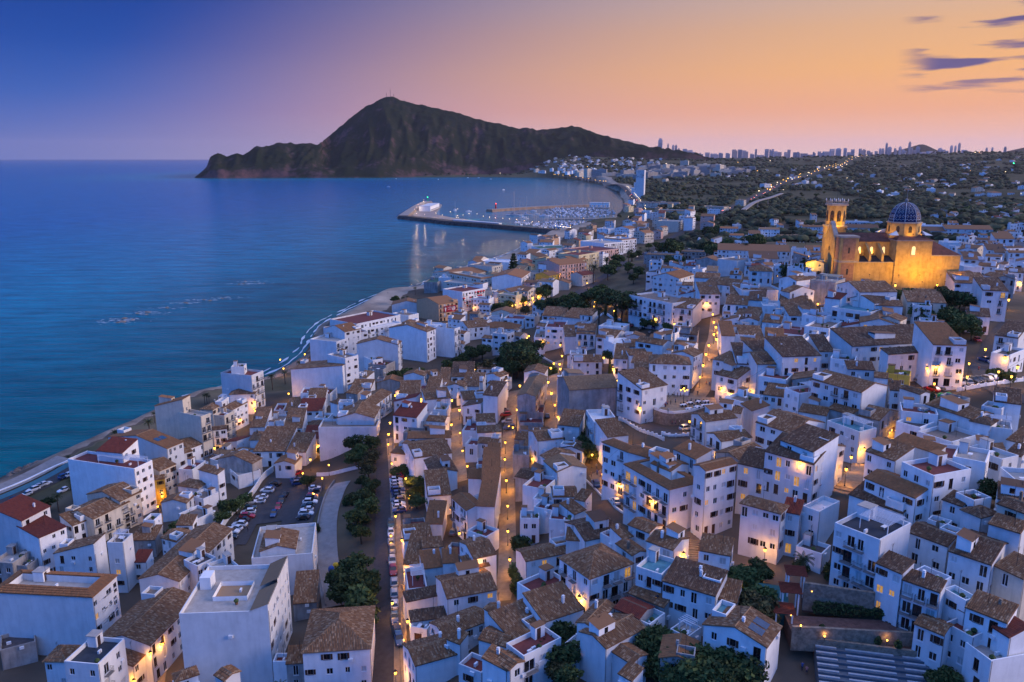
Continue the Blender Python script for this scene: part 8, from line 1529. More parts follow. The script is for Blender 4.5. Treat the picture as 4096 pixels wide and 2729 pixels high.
    c8 = (tx+4, ty+4); b = MB(); b.lathe([(4.2, 24.3), (4.2, 33.2)], 8, c8, 0, ph); bel = part('belfry', b, ST)
    for k in range(8):
        t = ph+math.pi/8+k*math.pi/4
        if k % 2 == 0: pass
        n = Vector((math.cos(t), math.sin(t), 0)); s = Vector((-n.y, n.x, 0)); c = Vector((*c8, 0))+n*(4.2*math.cos(math.pi/8)+.04); w_ = .85; b = MB()
        b.add([c-s*w_+Vector((0, 0, 26)), c+s*w_+Vector((0, 0, 26)), c+s*w_+Vector((0, 0, 30)), c+s*w_*.7+Vector((0, 0, 30.8)), c+Vector((0, 0, 31.1)), c-s*w_*.7+Vector((0, 0, 30.8)), c-s*w_+Vector((0, 0, 30))], [tuple(range(7))]); part('bell_opening', b, DK, bel)
        q = c+n*.15; b = MB(); b.lathe([(.08, 29.2), (.35, 28.9), (.45, 28.1), (.62, 27.7), (0, 27.7)], 9, (q.x, q.y)); part('bell', b, M_WOOD, bel)
    b = MB(); b.box(c8[0]-3.9, c8[1]-3.9, 33.9, c8[0]+3.9, c8[1]+3.9, 34.1)
    for k in range(9):
        for i in range(4):
            u = -3.6+7.2*k/8; px, py = [(u, -3.7), (u, 3.7), (-3.7, u), (3.7, u)][i]; b.bar((c8[0]+px, c8[1]+py, 34.1), (c8[0]+px, c8[1]+py, 35.0), .10)
    for j in (-1, 1): b.box(c8[0]-3.85, c8[1]+j*3.7-.13, 35.0, c8[0]+3.85, c8[1]+j*3.7+.13, 35.2); b.box(c8[0]+j*3.7-.13, c8[1]-3.55, 35.0, c8[0]+j*3.7+.13, c8[1]+3.55, 35.2)
    part('balustrade', b, ST2)
    for k in range(5):
        for px, py in ((-3.7+1.85*k, -3.7), (-3.7+1.85*k, 3.7)):
            b = MB(); b.lathe([(.08, 35.2), (.26, 35.5), (.28, 35.9), (.12, 36.2), (.04, 36.5), (0, 36.5)], 7, (c8[0]+px, c8[1]+py)); part('urn', b, DW)
    b = MB(); b.bar((*c8, 34), (*c8, 41), .06); b.box(c8[0]-.6, c8[1]-.04, 40, c8[0]+.6, c8[1]+.04, 40.12); part('weathervane', b, M_IRON)
    b = MB(); b.add([(tx+3-.0, ty-.05, 0), ], []) if 0 else None
    # floodlights round the church; the raised ones are added to even the wall light
    def flood(p, aim, W_, ang=80, col=(1, .50, .0)):
        t = thing('floodlight', 'floodlight set to light the church walls', 'floodlight', (cx+p[0], cy+p[1], cz+p[2]), 0, 'floodlights round the church')
        b = MB(); b.box(-.25, -.12, -.15, .25, .12, .15); b.bar((0, 0, -1.2), (0, 0, -.1), .05); ob('housing', b.mesh('housing', [M_IRON]), t)
        li = bpy.data.lights.new('flood', 'SPOT'); li.energy = W_*1.5; li.spot_size = R(ang); li.spot_blend = .9; li.color = col; li.shadow_soft_size = .3
        lo = bpy.data.objects.new('flood', li); COL.objects.link(lo); lo.parent = t; d = Vector(aim)-Vector(p); lo.rotation_euler = d.to_track_quat('-Z', 'Y').to_euler(); lo.location = d.normalized()*.35
    for px, w_ in ((20, 7000), (29, 8500), (38, 9000), (47, 6500)): flood((px, -15, 6), (px, 0, 8.5), w_, 95)
    flood((34, -8, 2), (34, 0, 3), 1500, 120); flood((44, -8, 2), (43, 0, 3), 1000, 120)
    flood((8, -14, 6), (8, 0, 9), 5500, 90)
    flood((-14, 6, 6), (0, 11, 12), 9500, 90); flood((-14, 18, 6), (1, 20, 17), 9500, 80); flood((4.5, 16.6, 22.5), (4.8, 18.6, 28), 500, 130); flood((-8, 20, 16), (2, 21, 28), 5500, 80); flood((5, 8, 24), (5, 18, 28), 3000, 100)
    flood((8, 14.5, 23), (5, 20, 29), 1800, 90)
    for a_ in (-150, -90, -30, 150): flood((dx+11*math.cos(R(a_)), dy+11*math.sin(R(a_)), 22), (dx, dy, 24.5), 750, 130)
    flood((12, 5.5, 12.5), (11.5, 7, 15), 160, 150); flood((17.5, 5.5, 12.5), (17, 7, 15), 160, 150)
church()
# ================================================================ round stone terrace with cafe tables
def on_ring(P): return P
tz = TERRACE_Z; b = MB(); b.prism(TERRACE, tz-9, tz, 0, 1); t = thing('stone_terrace', 'round stone walled terrace with cafe tables and a branched lamp', 'terrace', (0, 0, 0), 0, None, b.mesh('stone_terrace', [M_STONE, M_PAVE]))
rim = TERRACE[:12]; b = MB()
A_, B_ = offset(rim, .0), offset(rim, -.35)
for i in range(len(rim)-1):
    b.add([(*A_[i], tz+.003), (*A_[i+1], tz+.003), (*B_[i+1], tz+.003), (*B_[i], tz+.003), (*A_[i], tz+.75), (*A_[i+1], tz+.75), (*B_[i+1], tz+.75), (*B_[i], tz+.75)], [(0, 1, 5, 4), (3, 7, 6, 2), (4, 5, 6, 7)])
ob('parapet', b.mesh('parapet', [WALL['w']]), t)
CM = None
for i, (x, y) in enumerate(TABLES):
    t = thing('cafe_table', ('white cloth cafe table on the round terrace, %s' % ['nearest the lamp', 'second along the inner row', 'third along the inner row', 'last along the inner row', 'nearest the rim wall', 'second along the rim', 'third along the rim', 'last along the rim'][i]), 'table', (x, y, tz), rng.random(), 'cafe tables on the terrace')
    b = MB(); b.box(-.9, -.5, .7, .9, .5, .76); b.box(-.92, -.52, .45, -.9, .52, .76); b.box(.9, -.52, .45, .92, .52, .76); b.box(-.9, -.52, .45, .9, -.5, .76); ob('tablecloth', b.mesh('tablecloth', [M_CANVAS]), t)
    for s, q in ((-.75, -.4), (.75, -.4), (.75, .4), (-.75, .4)): b = MB(); b.bar((s, q, 0), (s, q, .7), .03); ob('leg', b.mesh('leg', [M_IRON]), t)
    for k, (s, q) in enumerate(((-.5, -.9), (.5, -.9), (-.5, .9), (.5, .9))):
        ch = thing('cafe_chair', 'dark cafe chair drawn up to a white table', 'chair', (x+s, y+q, tz), 0 if q < 0 else math.pi, 'cafe chairs on the terrace')
        b = MB(); b.box(-.22, -.22, .42, .22, .22, .47); ob('seat', b.mesh('seat', [M_IRON]), ch); b = MB(); b.box(-.22, -.25, .47, .22, -.21, .9); ob('backrest', b.mesh('backrest', [M_IRON]), ch)
        for s2, q2 in ((-.2, -.2), (.2, -.2), (.2, .2), (-.2, .2)): b = MB(); b.bar((s2, q2, 0), (s2, q2, .42), .02); ob('leg', b.mesh('leg', [M_IRON]), ch)
# ================================================================ lamps
def lantern_meshes():
    post = MB(); post.lathe([(.16, 0), (.16, .35), (.09, .5), (.06, 1.2), (.05, 3.6), (.09, 3.7), (.05, 3.8)], 8)
    br = MB(); br.bar((0, .02, 0), (0, .75, .25), .035); br.bar((0, .02, -.4), (0, .6, .2), .02); br.box(-.12, 0, -.5, .12, .03, .12)
    cage = MB(); cage.lathe([(.05, -.3), (.14, -.28), (.24, .18), (.30, .2), (.12, .38), (.03, .5), (0, .5)], 6)
    cage = MB(); cage.lathe([(.30, .2), (.12, .38), (.03, .5), (0, .5)], 6); cage.lathe([(.0, -.32), (.15, -.3), (.15, -.26)], 6)
    for k in range(6): t = k*math.pi/3; cage.bar((.15*math.cos(t), .15*math.sin(t), -.28), (.25*math.cos(t), .25*math.sin(t), .2), .015, n=3)
    gl = MB(); gl.lathe([(.0, -.25), (.13, -.25), (.22, .16), (0, .18)], 6)
    return post.mesh('post', [M_IRON]), br.mesh('bracket', [M_IRON]), cage.mesh('lantern', [M_IRON]), gl.mesh('glass', [M_LAMP])
LP, LB, LC_, LG = lantern_meshes()
def lamp(x, y, z, wall, power=85, col=(1.0, .43, .06)):
    g = gz(x, y); hgt = max(2.5, min(z-g, 9))
    if wall:
        t = thing('wall_lantern', 'lit wall lantern on an iron bracket', 'lamp', (x, y, z), 0, 'lit street lanterns'); t['auto'] = 1
        # bracket runs back to the nearest wall
        best = None
        for h in HOUSES:
            if abs(h[0]-x) > 45 or abs(h[1]-y) > 45: continue
            a = R(h[3]); dx, dy = x-h[0], y-h[1]; p = dx*math.cos(a)+dy*math.sin(a); q = -dx*math.sin(a)+dy*math.cos(a)
            if h[2] < z: continue
            for d, ang in ((-q, a-math.pi/2) if -.5 < p < h[4]+.5 else (9, 0), (-p, a+math.pi) if -.5 < q < h[5]+.5 else (9, 0), (q-h[5], a+math.pi/2) if -.5 < p < h[4]+.5 else (9, 0), (p-h[4], a) if -.5 < q < h[5]+.5 else (9, 0)):
                if 0 <= d < 2.2 and (best is None or d < best[0]): best = (d, ang)
        d, ang = best or (.75, -math.pi/2)
        t.rotation_euler[2] = ang-math.pi/2
        M = Matrix.Translation((0, -d, -.15)) @ Matrix.Diagonal((1, max(.3, d/.75), 1, 1))
        ob('bracket', LB, t, mat=M); top = (0, 0, 0)
    else:
        t = thing('street_lamp', 'lit street lamp on an iron post', 'lamp', (x, y, g), 0, 'lit street lamps'); t['auto'] = 1
        ob('post', LP, t, mat=Matrix.Diagonal((1, 1, (hgt-.3)/3.8, 1))); top = (0, 0, hgt)
    s = 1.35 if math.hypot(x, y) < 260 else 1.8
    c = ob('lantern', LC_, t, mat=Matrix.Translation(top) @ Matrix.Scale(s, 4)); ob('glass', LG, c)
    li = bpy.data.lights.new('lamp_light', 'POINT'); li.energy = power; li.color = col; li.shadow_soft_size = .3
    lo = bpy.data.objects.new('lamp_light', li); COL.objects.link(lo); lo.parent = t; lo.location = (top[0], top[1], top[2]-.35*s)
for x, y, z, w in LAMPS: lamp(x, y, z, w, 900 if math.hypot(x, y) < 260 else 1000)
# branched lamp on the terrace
t = thing('branched_lamp', 'tall branched lamp with five lit lanterns on the round terrace', 'lamp', (*PLAZALAMP, tz))
b = MB(); b.lathe([(.3, 0), (.25, .6), (.1, .9), (.07, 4.2), (.0, 5.0)], 8); ob('post', b.mesh('post', [M_IRON]), t)
for k in range(5):
    a = k*2*math.pi/4; r_ = 1.0 if k < 4 else 0; z = 4.6 if k < 4 else 5.2
    if k < 4: b = MB(); b.bar((0, 0, 4.0), (r_*math.cos(a), r_*math.sin(a), 4.3), .04); ob('arm', b.mesh('arm', [M_IRON]), t)
    c = ob('lantern', LC_, t, (r_*math.cos(a), r_*math.sin(a), z)); ob('glass', LG, c)
li = bpy.data.lights.new('lamp_light', 'POINT'); li.energy = 320; li.color = (1, .55, .16); li.shadow_soft_size = .6; lo = bpy.data.objects.new('lamp_light', li); COL.objects.link(lo); lo.parent = t; lo.location = (0, 0, 4.0)
# ================================================================ low walls, rails
for nm, lab, w_, h_ in (('bend', 'white parapet with posts along the outer side of the bend', .35, .8), ('bendtwo', 'short white parapet below the round stone terrace', .35, .8), ('lanewall', 'white kerb wall above the steep lane drop', .35, .5),
        ('ridge', 'long white parapet in front of the hilltop car row', .4, 1.0), ('ramp', 'curved grey parapet beside the beige ramp', .35, .9), ('lotwall', 'long white wall along the seaward side of the car park', .3, 2.2),
        ('arc', 'curved white wall round the park terrace', .4, 1.0), ('prom', 'low pale wall along the seaside road', .6, .7), ('garden', 'low white wall below the dark garden', .35, 1.2), ('upbend', 'white parapet on the upper bend below the pine', .35, .8)):
    P = resample(smooth_path(PARAPETS[nm]), 2.0); t = thing('parapet_wall', lab, 'wall', (0, 0, 0)); A_, B_ = offset(P, w_/2), offset(P, -w_/2); b = MB()
    big = nm in ('bend', 'ridge', 'arc', 'bendtwo')
    drop = {'ridge': 7, 'bend': 3.5, 'bendtwo': 3, 'lanewall': 6, 'arc': 4, 'upbend': 2}.get(nm, .8)
    zs = [gz(*p) for p in P]
    for i in range(len(P)-1):
        z0, z1 = zs[i]-.05, zs[i+1]-.05; k = h_
        b.add([(*A_[i], z0), (*A_[i+1], z1), (*B_[i+1], z1), (*B_[i], z0), (*A_[i], z0+k), (*A_[i+1], z1+k), (*B_[i+1], z1+k), (*B_[i], z0+k)], [(0, 1, 5, 4), (3, 7, 6, 2), (4, 5, 6, 7), (0, 4, 7, 3), (1, 2, 6, 5)])
        if i % 2 == 0 and big: b.box(P[i][0]-.27, P[i][1]-.27, z0, P[i][0]+.27, P[i][1]+.27, z0+k+.3)
    ob('wall', b.mesh('wall', [WALL['w'] if nm != 'ramp' else M_CONC]), t)
    if drop > 1:
        b = MB(); A2, B2 = offset(P, w_/2+.1), offset(P, w_/2-.9)
        for i in range(len(P)-1): b.add([(*A2[i], zs[i]-drop), (*A2[i+1], zs[i+1]-drop), (*A2[i+1], zs[i+1]-.06), (*A2[i], zs[i]-.06), (*B2[i], zs[i]-.06), (*B2[i+1], zs[i+1]-.06)], [(0, 1, 2, 3), (3, 2, 5, 4)])
        ob('retaining_wall', b.mesh('retaining_wall', [M_STONE]), t)
# rails between street and pavement
P = resample(offset(smooth_path(PATH_STRAIGHT), 2.75), 1.8); t = thing('street_railing', 'thin black railing between the straight street and its stone pavement', 'railing'); b = MB()
for i, p in enumerate(P):
    z = gz(*p)+.1; b.bar((*p, z), (*p, z+.95), .035)
    if i: q = P[i-1]; zq = gz(*q)+.1; b.bar((*q, zq+.9), (*p, z+.9), .025); b.bar((*q, zq+.45), (*p, z+.45), .018)
ob('rail', b.mesh('rail', [M_IRON]), t)
# ================================================================ cars
CPAINT = {'w': ('white', (.68, .68, .68)), 's': ('silver', (.34, .36, .38)), 'y': ('grey', (.12, .12, .125)), 'k': ('black', (.012, .012, .014)), 'b': ('blue', (.02, .055, .16)), 'r': ('red', (.36, .012, .016)), 'g': ('dark green', (.02, .045, .045))}
M_TYRE = mat('tyre', (.015, .015, .015), rough=.9); M_RIM = mat('rim', (.4, .4, .42), rough=.35, metal=.8); M_CGL = mat('car_glass', (.012, .014, .018), rough=.06, spec=.7); M_HL = mat('headlight', (.6, .6, .6), rough=.1); M_TL = mat('taillight', (.25, .01, .01), rough=.2)
def car_parts(kind):
    ln, hw, roofz = {'hatch': (4.0, .86, 1.48), 'suv': (4.5, .92, 1.68), 'van': (4.7, .92, 1.88)}[kind]; h = ln/2
    st = [(-h, .60, .45, .78), (-h+.12, .78, .30, .92), (-h+.7, .86, .2, .98), (-.3, .88, .19, 1.0), (h-1.3, .88, .19, .98), (h-.5, .84, .22, .82), (h-.1, .72, .3, .68), (h, .55, .4, .58)]
    if kind != 'hatch': st = [(x, w, z0, z1*1.1) for x, w, z0, z1 in st]
    b = MB(); V = []
    for x, w, z0, z1 in st: w = w*hw/.86; V += [(x, -w*.9, z0), (x, -w, (z0+z1)/2-.02), (x, -w*.93, z1-.03), (x, -w*.7, z1), (x, w*.7, z1), (x, w*.93, z1-.03), (x, w, (z0+z1)/2-.02), (x, w*.9, z0)]
    F = [(i*8+k, i*8+(k+1) % 8, i*8+8+(k+1) % 8, i*8+8+k) for i in range(len(st)-1) for k in range(8)]+[tuple(range(8)), tuple(range(len(V)-8, len(V)))]
    b.add(V, F)
    z1 = 1.0 if kind == 'hatch' else 1.09; back = -h+(.25 if kind != 'van' else .1); fr = h-1.25 if kind != 'van' else h-.9
    b.box(back+.55, -hw*.70, roofz-.05, fr-.75, hw*.70, roofz)
    for x0, x1 in ((back+.12, back+.55), (fr-.75, fr-.05)):
        for s in (-1, 1): b.bar((x0, s*hw*.82, z1-.02), (x1 if x0 < 0 else x0, s*hw*.68, roofz-.03), .05)
    g = MB(); a0, a1, c0, c1 = back+.05, fr, back+.52, fr-.72
    g.add([(a0, -hw*.87, z1-.04), (a1, -hw*.87, z1-.04), (a1, hw*.87, z1-.04), (a0, hw*.87, z1-.04), (c0, -hw*.71, roofz-.052), (c1, -hw*.71, roofz-.052), (c1, hw*.71, roofz-.052), (c0, hw*.71, roofz-.052)], [(4, 5, 6, 7), (0, 1, 5, 4), (1, 2, 6, 5), (2, 3, 7, 6), (3, 0, 4, 7)])
    wh = MB(); wh.bar((0, -.11, 0), (0, .11, 0), .32, n=12); rm = MB(); rm.bar((0, -.118, 0), (0, .118, 0), .19, n=10)
    hl = MB(); hl.box(-.1, -.18, -.07, .04, .18, .07)
    return b, g, wh, rm, hl, h, hw
CARP = {}
for k in ('hatch', 'suv', 'van'):
    b, g, wh, rm, hl, h, hw = car_parts(k)
    CARP[k] = ({c: b.mesh('car_body', [mat('car_paint_'+n.replace(' ', '_'), col, rough=.3, var=.03, coat=.5, spec=.5)], False) for c, (n, col) in CPAINT.items()}, g.mesh('car_windows', [M_CGL]), wh.mesh('tyre', [M_TYRE]), rm.mesh('rim', [M_RIM]), hl.mesh('headlight', [M_HL]), hl.mesh('taillight', [M_TL]), h, hw)
ROWN = {'street': 'in the row along the straight street', 'bay': 'in the angled bays of the straight street', 'lotright': 'in the car park row below the ramp', 'lotmid': 'in the middle row of the car park', 'lotwall': 'by the long white wall of the car park', 'lotfar': 'by the far wall end of the car park', 'drive': 'driving at the top of the car park', 'lane': 'on the steep paved lane', 'alley': 'parked in a stone alley', 'left': 'in the small row below the brown roofs', 'ridge': 'in the hilltop row behind the white parapet', 'up': 'on the hilltop street', 'square': 'in the small square below the pine', 'sea': 'by the seaside road', 'station': 'beside the railway line', 'curve': 'on the bend below the round terrace'}
ORD = ['first', 'second', 'third', 'fourth', 'fifth', 'sixth', 'seventh', 'eighth', 'ninth', 'tenth', 'eleventh', 'twelfth', 'thirteenth', 'fourteenth']
rowlen = {}
for c in CARS: rowlen[c[4]] = rowlen.get(c[4], 0)+1
seen_ = {}
for x, y, ang, col, row, i in CARS:
    k = rng.choice(('hatch', 'hatch', 'hatch', 'suv', 'suv'))
    if row == 'ridge' and i == 6: k = 'van'
    bd_, gl_, wh_, rm_, hd_, tl_, h, hw = CARP[k]; seen_[row] = seen_.get(row, 0)+1; i = seen_[row]
    lab = f"{CPAINT[col][0]} car, {ORD[i-1]} of {rowlen[row]} {ROWN[row]}" if rowlen[row] > 1 else f"{CPAINT[col][0]} car {ROWN[row]}"
    t = thing('car', lab, 'car', (x, y, gz(x, y)+.18), R(ang)+(math.pi if rng.random() < .4 and row not in ('drive',) else 0), 'parked cars'); ob('body', bd_[col], t); ob('windows', gl_, t)
    for sx_ in (-1, 1):
        for sy_ in (-1, 1): w_ = ob('wheel', wh_, t, (sx_*h*.62, sy_*(hw-.1), .32)); ob('rim', rm_, w_)
    for sy_ in (-1, 1): ob('headlight', hd_, t, (h-.1, sy_*hw*.6, .62 if k == 'hatch' else .7)); ob('taillight', tl_, t, (-h+.1, sy_*hw*.68, .78))
# moving cars with lights on, far roads
def far_cars(P, n, lab, group):
    Q = resample(smooth_path(P), 3.0); hwm = MB(); hwm.box(-.2, -.7, .5, .15, -.4, .85); hwm.box(-.2, .4, .5, .15, .7, .85)
    me = hwm.mesh('headlight', [M_LAMPW]); mr_ = hwm.mesh('taillight', [M_RED])
    for i in range(n):
        q = int((i+.5+rng.uniform(-.3, .3))/n*(len(Q)-2)); a, b = Q[q], Q[q+1]; d = math.atan2(b[1]-a[1], b[0]-a[0]); s = rng.choice((-1, 1)); o_ = 4.0*s
        x, y = a[0]+math.sin(d)*o_, a[1]-math.cos(d)*o_; g = gz(x, y)+1.25
        k = 'hatch'; col = rng.choice('wskyb'); t = thing('car', lab, 'car', (x, y, g), d if s > 0 else d+math.pi, group); ob('body', CARP[k][0][col], t); ob('windows', CARP[k][1], t)
        h = CARP[k][6]; ob('headlight', me, t, mat=Matrix.Translation((h, 0, 0)) @ Matrix.Scale(1.5, 4)); ob('taillight', mr_, t, mat=Matrix.Translation((-h-.05, 0, .1)) @ Matrix.Scale(1.3, 4))
far_cars(PATH_HIGHWAY[:5], 22, 'car with lights on driving along the inland highway', 'cars on the inland highway'); far_cars(PATH_COASTROAD[:5], 14, 'car with lights on driving along the coast road by the bay', 'cars on the coast road')
# road lamps far away
RL = MB(); RL.bar((0, 0, 0), (0, 0, 8), .12, n=5); RL.bar((0, 0, 8), (1.5, 0, 8.4), .08, n=4); RLm = RL.mesh('post', [M_CONC])
def glow_mesh(m, r_): b = MB(); b.lathe([(0, -r_*.6), (r_*.8, -r_*.4), (r_, 0), (r_*.7, r_*.5), (0, r_*.6)], 8); return b.mesh('luminaire', [m])
GW, GO, GR, GG = glow_mesh(M_LAMPW, .55), glow_mesh(M_LAMP, .55), glow_mesh(M_RED, .9), glow_mesh(M_GREEN, .9)
def road_lamp(x, y, me, lab, group, s=1.0, z=None, power=0):
    t = thing('road_lamp', lab, 'lamp', (x, y, gz(x, y) if z is None else z), rng.random()*6, group); ob('post', RLm, t); ob('luminaire', me, t, mat=Matrix.Translation((1.5, 0, 8.3)) @ Matrix.Scale(s, 4))
    if power: li = bpy.data.lights.new('lamp_light', 'POINT'); li.energy = power; li.color = (1, .68, .36); li.shadow_soft_size = .5; lo = bpy.data.objects.new('lamp_light', li); COL.objects.link(lo); lo.parent = t; lo.location = (1.5, 0, 7.4)
Q = resample(smooth_path(PATH_COASTROAD[1:5]), 34)
for p in offset(Q, 8): road_lamp(*p, GW, 'lit lamp in the row along the coast road by the bay', 'lamps along the coast road', 1.3)
Q = resample(smooth_path(PATH_COASTROAD[5:]), 60)
for p in Q: road_lamp(p[0]-15, p[1], GO, 'orange lamp in the row behind the far beach', 'lamps behind the far beach', 2.2)
Q = resample(smooth_path(PATH_HIGHWAY[3:]), 60)
for k, p in enumerate(Q): road_lamp(offset(Q, 12 if k % 2 else -12)[k][0]+rng.uniform(-9, 9), offset(Q, 12 if k % 2 else -12)[k][1]+rng.uniform(-26, 26), GO if k % 3 else GW, 'orange lamp along the far stretch of the inland highway', 'lamps along the far highway', rng.uniform(1.6, 3.2))
for k, (x, y) in enumerate(FARLIGHTS):
    me = GR if k in (24,) else (GG if k in (31,) else (GW if k % 3 else GO)); road_lamp(x, y, me, 'single lit lamp on the far wooded plain', 'lamps on the far plain', max(1.5, math.hypot(x, y)/1500))
# recycling bins
for nm, pts in (('hill', [(111.5, 207, 'y'), (113.6, 206.6, 'b'), (115.6, 206.2, 'g'), (117.4, 205.8, 'g')]), ('park', [(-44.5, 183.5, 'y'), (-45.2, 181.5, 'b')])):
    for i, (x, y, c) in enumerate(pts):
        cm_ = {'y': ('yellow', (.55, .38, .02)), 'b': ('blue', (.02, .08, .3)), 'g': ('green', (.02, .3, .08))}[c]; t = thing('recycling_bin', f"{cm_[0]} domed recycling bin {'at the end of the hilltop car row' if nm=='hill' else 'at the near end of the car park'}" + (', outermost' if i == 3 else ''), 'recycling bin', (x, y, gz(x, y)+.1), .2, 'recycling bins')
        b = MB(); b.lathe([(.55, 0), (.75, .3), (.8, 1.1), (.6, 1.55), (.25, 1.75), (0, 1.78)], 10); ob('body', b.mesh('body', [mat('bin_'+cm_[0], cm_[1], rough=.5, var=.05)]), t); b = MB(); b.box(-.2, -.82, 1.0, .2, -.7, 1.2); ob('slot', b.mesh('slot', [M_IRON]), t)
# ================================================================ trees
def crown_mesh(name, n, lobes, size, seed, cm=None):
    g = np.random.RandomState(seed); P = []
    for _ in range(n):
        c, r_ = lobes[g.randint(len(lobes))]; d = g.normal(size=3); d /= np.linalg.norm(d); P.append(np.array(c)+d*np.array(r_)*(g.uniform(.55, 1.05)))
    P = np.array(P); k = len(P); a = g.normal(size=(k, 3)); a /= np.linalg.norm(a, axis=1)[:, None]; bb = np.cross(a, g.normal(size=(k, 3))); bb /= np.linalg.norm(bb, axis=1)[:, None]; s = size*g.uniform(.6, 1.35, k)[:, None]
    V = np.stack([P-a*s-bb*s*.5, P+a*s-bb*s*.5, P+a*s*.9+bb*s*.5, P-a*s*.9+bb*s*.5], 1).reshape(-1, 3); F = np.arange(k*4).reshape(k, 4)
    me = bpy.data.meshes.new(name); me.from_pydata(V.tolist(), [], F.tolist()); me.materials.append(cm or M_LEAF); me.update(); return me
def lobes_round(g, n, R_=.42, z=.62): return [((g.uniform(-.26, .26), g.uniform(-.26, .26), z+g.uniform(-.2, .2)), (g.uniform(.16, .3),)*2+(g.uniform(.12, .22),)) for _ in range(n)]
M_LEAFO = mat('leaf_olive', (.09, .085, .03), rough=.9, var=.25, scale=.7, island=.7)
M_LEAFP = mat('leaf_pine', (.06, .095, .03), rough=.9, var=.3, scale=.5, island=.75)
CROWN = {}
for s in range(4):
    g = np.random.RandomState(50+s); CROWN['r', s] = crown_mesh('crown', 1250, lobes_round(g, 8), .045, s); CROWN['o', s] = crown_mesh('crown', 1300, lobes_round(g, 9), .045, s+9, M_LEAFO)
    CROWN['p', s] = crown_mesh('crown', 1700, [((g.uniform(-.32, .32), g.uniform(-.32, .32), g.uniform(.62, .92)), (.2, .2, .09)) for _ in range(10)], .03, s+20, M_LEAFP)
    CROWN['s', s] = crown_mesh('foliage', 700, [((g.uniform(-.35, .35), g.uniform(-.35, .35), g.uniform(.3, .6)), (.35, .35, .35)) for _ in range(5)], .09, s+30)
    CROWN['c', s] = crown_mesh('crown', 1000, [((0, 0, z), (.14*(1.15-z), .14*(1.15-z), .14)) for z in np.linspace(.12, .95, 9)], .03, s+40)
    CROWN['f', s] = crown_mesh('crown', 330, lobes_round(g, 7), .085, s+60)
g = np.random.RandomState(3); CROWN['c2', 0] = crown_mesh('crown', 3000, [((.22*(1-z*.85)*math.cos(q), .22*(1-z*.85)*math.sin(q), z), (.11*(1.1-z), .11*(1.1-z), .03)) for z in np.linspace(.15, .95, 10) for q in np.linspace(0, 6.28, 7)[:-1]], .022, 77, M_LEAFP)
def trunk_mesh(kind):
    b = MB()
    if kind in ('p',): b.bar((0, 0, -.03), (.03, .02, .4), .03, n=7, r2=.02); [b.bar((.03, .02, .4), (.25*math.cos(q), .25*math.sin(q), .72), .014, n=5, r2=.006) for q in (0, 1.6, 3.1, 4.6)]
    elif kind in ('c', 'c2'): b.bar((0, 0, -.02), (0, 0, .9), .02, n=6, r2=.005)
    else: b.bar((0, 0, -.05), (.02, 0, .4), .035, n=7, r2=.024); [b.bar((.02, 0, .38), (.2*math.cos(q), .2*math.sin(q), .68), .016, n=5, r2=.006) for q in (.4, 1.9, 3.4, 5)]
    return b.mesh('trunk', [mat('bark', (.07, .05, .035), var=.3, scale=6)])
TRUNK = {k: trunk_mesh(k) for k in ('r', 'p', 'c', 'c2')}
def palm_meshes():
    b = MB(); pts = [(0, 0, 0), (.01, 0, .25), (.0, .01, .5), (-.01, 0, .75)]
    for p, q in zip(pts, pts[1:]): b.bar(p, q, .028, n=7, r2=.026)
    fr = []
    for s in range(3):
        f = MB(); g = random.Random(s)
        lift = (.9, .45, -.05)[s]; pr = Vector((0, 0, 0)); dir_ = Vector((math.cos(lift), 0, math.sin(lift)))
        for k in range(7):
            q = pr+dir_*.06; dir_ = (dir_+Vector((0, 0, -.2))).normalized(); w0 = .055*(1-(k/7)**2)+.01
            for sd in (-1, 1):
                for m_ in (0, .5): c = pr.lerp(q, m_); f.add([c, c+dir_*.022, c+dir_*.03+Vector((0, sd*w0, -.025)), c+dir_*.012+Vector((0, sd*w0, -.03))], [(0, 1, 2, 3)])
            f.bar(pr, q, .004, n=3); pr = q
        fr.append(f.mesh('frond', [mat('palm_leaf', (.05, .065, .025), var=.25, scale=3)]))
    return b.mesh('trunk', [mat('palm_bark', (.13, .09, .06), var=.35, scale=12, bump=.5)]), fr
PT, PF = palm_meshes()
TN = {'r': ('tree', 'dark green round crowned tree', 'tree'), 'o': ('tree', 'lamp lit olive green tree', 'tree'), 'p': ('pine_tree', 'tall dark umbrella pine', 'tree'), 'c': ('cypress_tree', 'narrow dark cypress', 'tree'), 'c2': ('conifer_tree', 'tall layered conifer rising by the beach houses', 'tree'), 'm': ('palm_tree', 'palm tree with drooping fronds', 'palm'), 's': ('bush', 'low dark green bush', 'bush')}
def tree(x, y, h, k, lab=None, group=None):
    nm, la, ca = TN[k]; h *= rng.uniform(.92, 1.1); t = thing(nm, lab or la, ca, (x, y, gz(x, y)-.1), rng.random()*6.28, group or 'trees and bushes of the town')
    if lab is None and k != 'c2': t['auto'] = 1
    s = rng.randrange(4)
    if k == 'm':
        ob('trunk', PT, t, mat=Matrix.Diagonal((h, h, h, 1)))
        for i in range(22):
            j = i % 3; M = Matrix.Translation((-.01*h, 0, .75*h)) @ Matrix.Rotation(i*2.4, 4, 'Z') @ Matrix.Scale(h*(.62 if h > 4 else .9), 4); ob('frond', PF[j], t, mat=M)
        return t
    w_ = h*rng.uniform(1.0, 1.35) if k in 'ros' else h
    if k == 'p': w_ = h*1.0
    ob('crown' if k != 's' else 'foliage', CROWN[k, s if k != 'c2' else 0], t, mat=Matrix.Diagonal((w_, w_, h, 1)))
    if k != 's': ob('trunk', TRUNK.get(k, TRUNK['r']), t, mat=Matrix.Diagonal((w_, w_, h, 1)))
    return t
for x, y, h, k in TREES: tree(x, y, h, k)
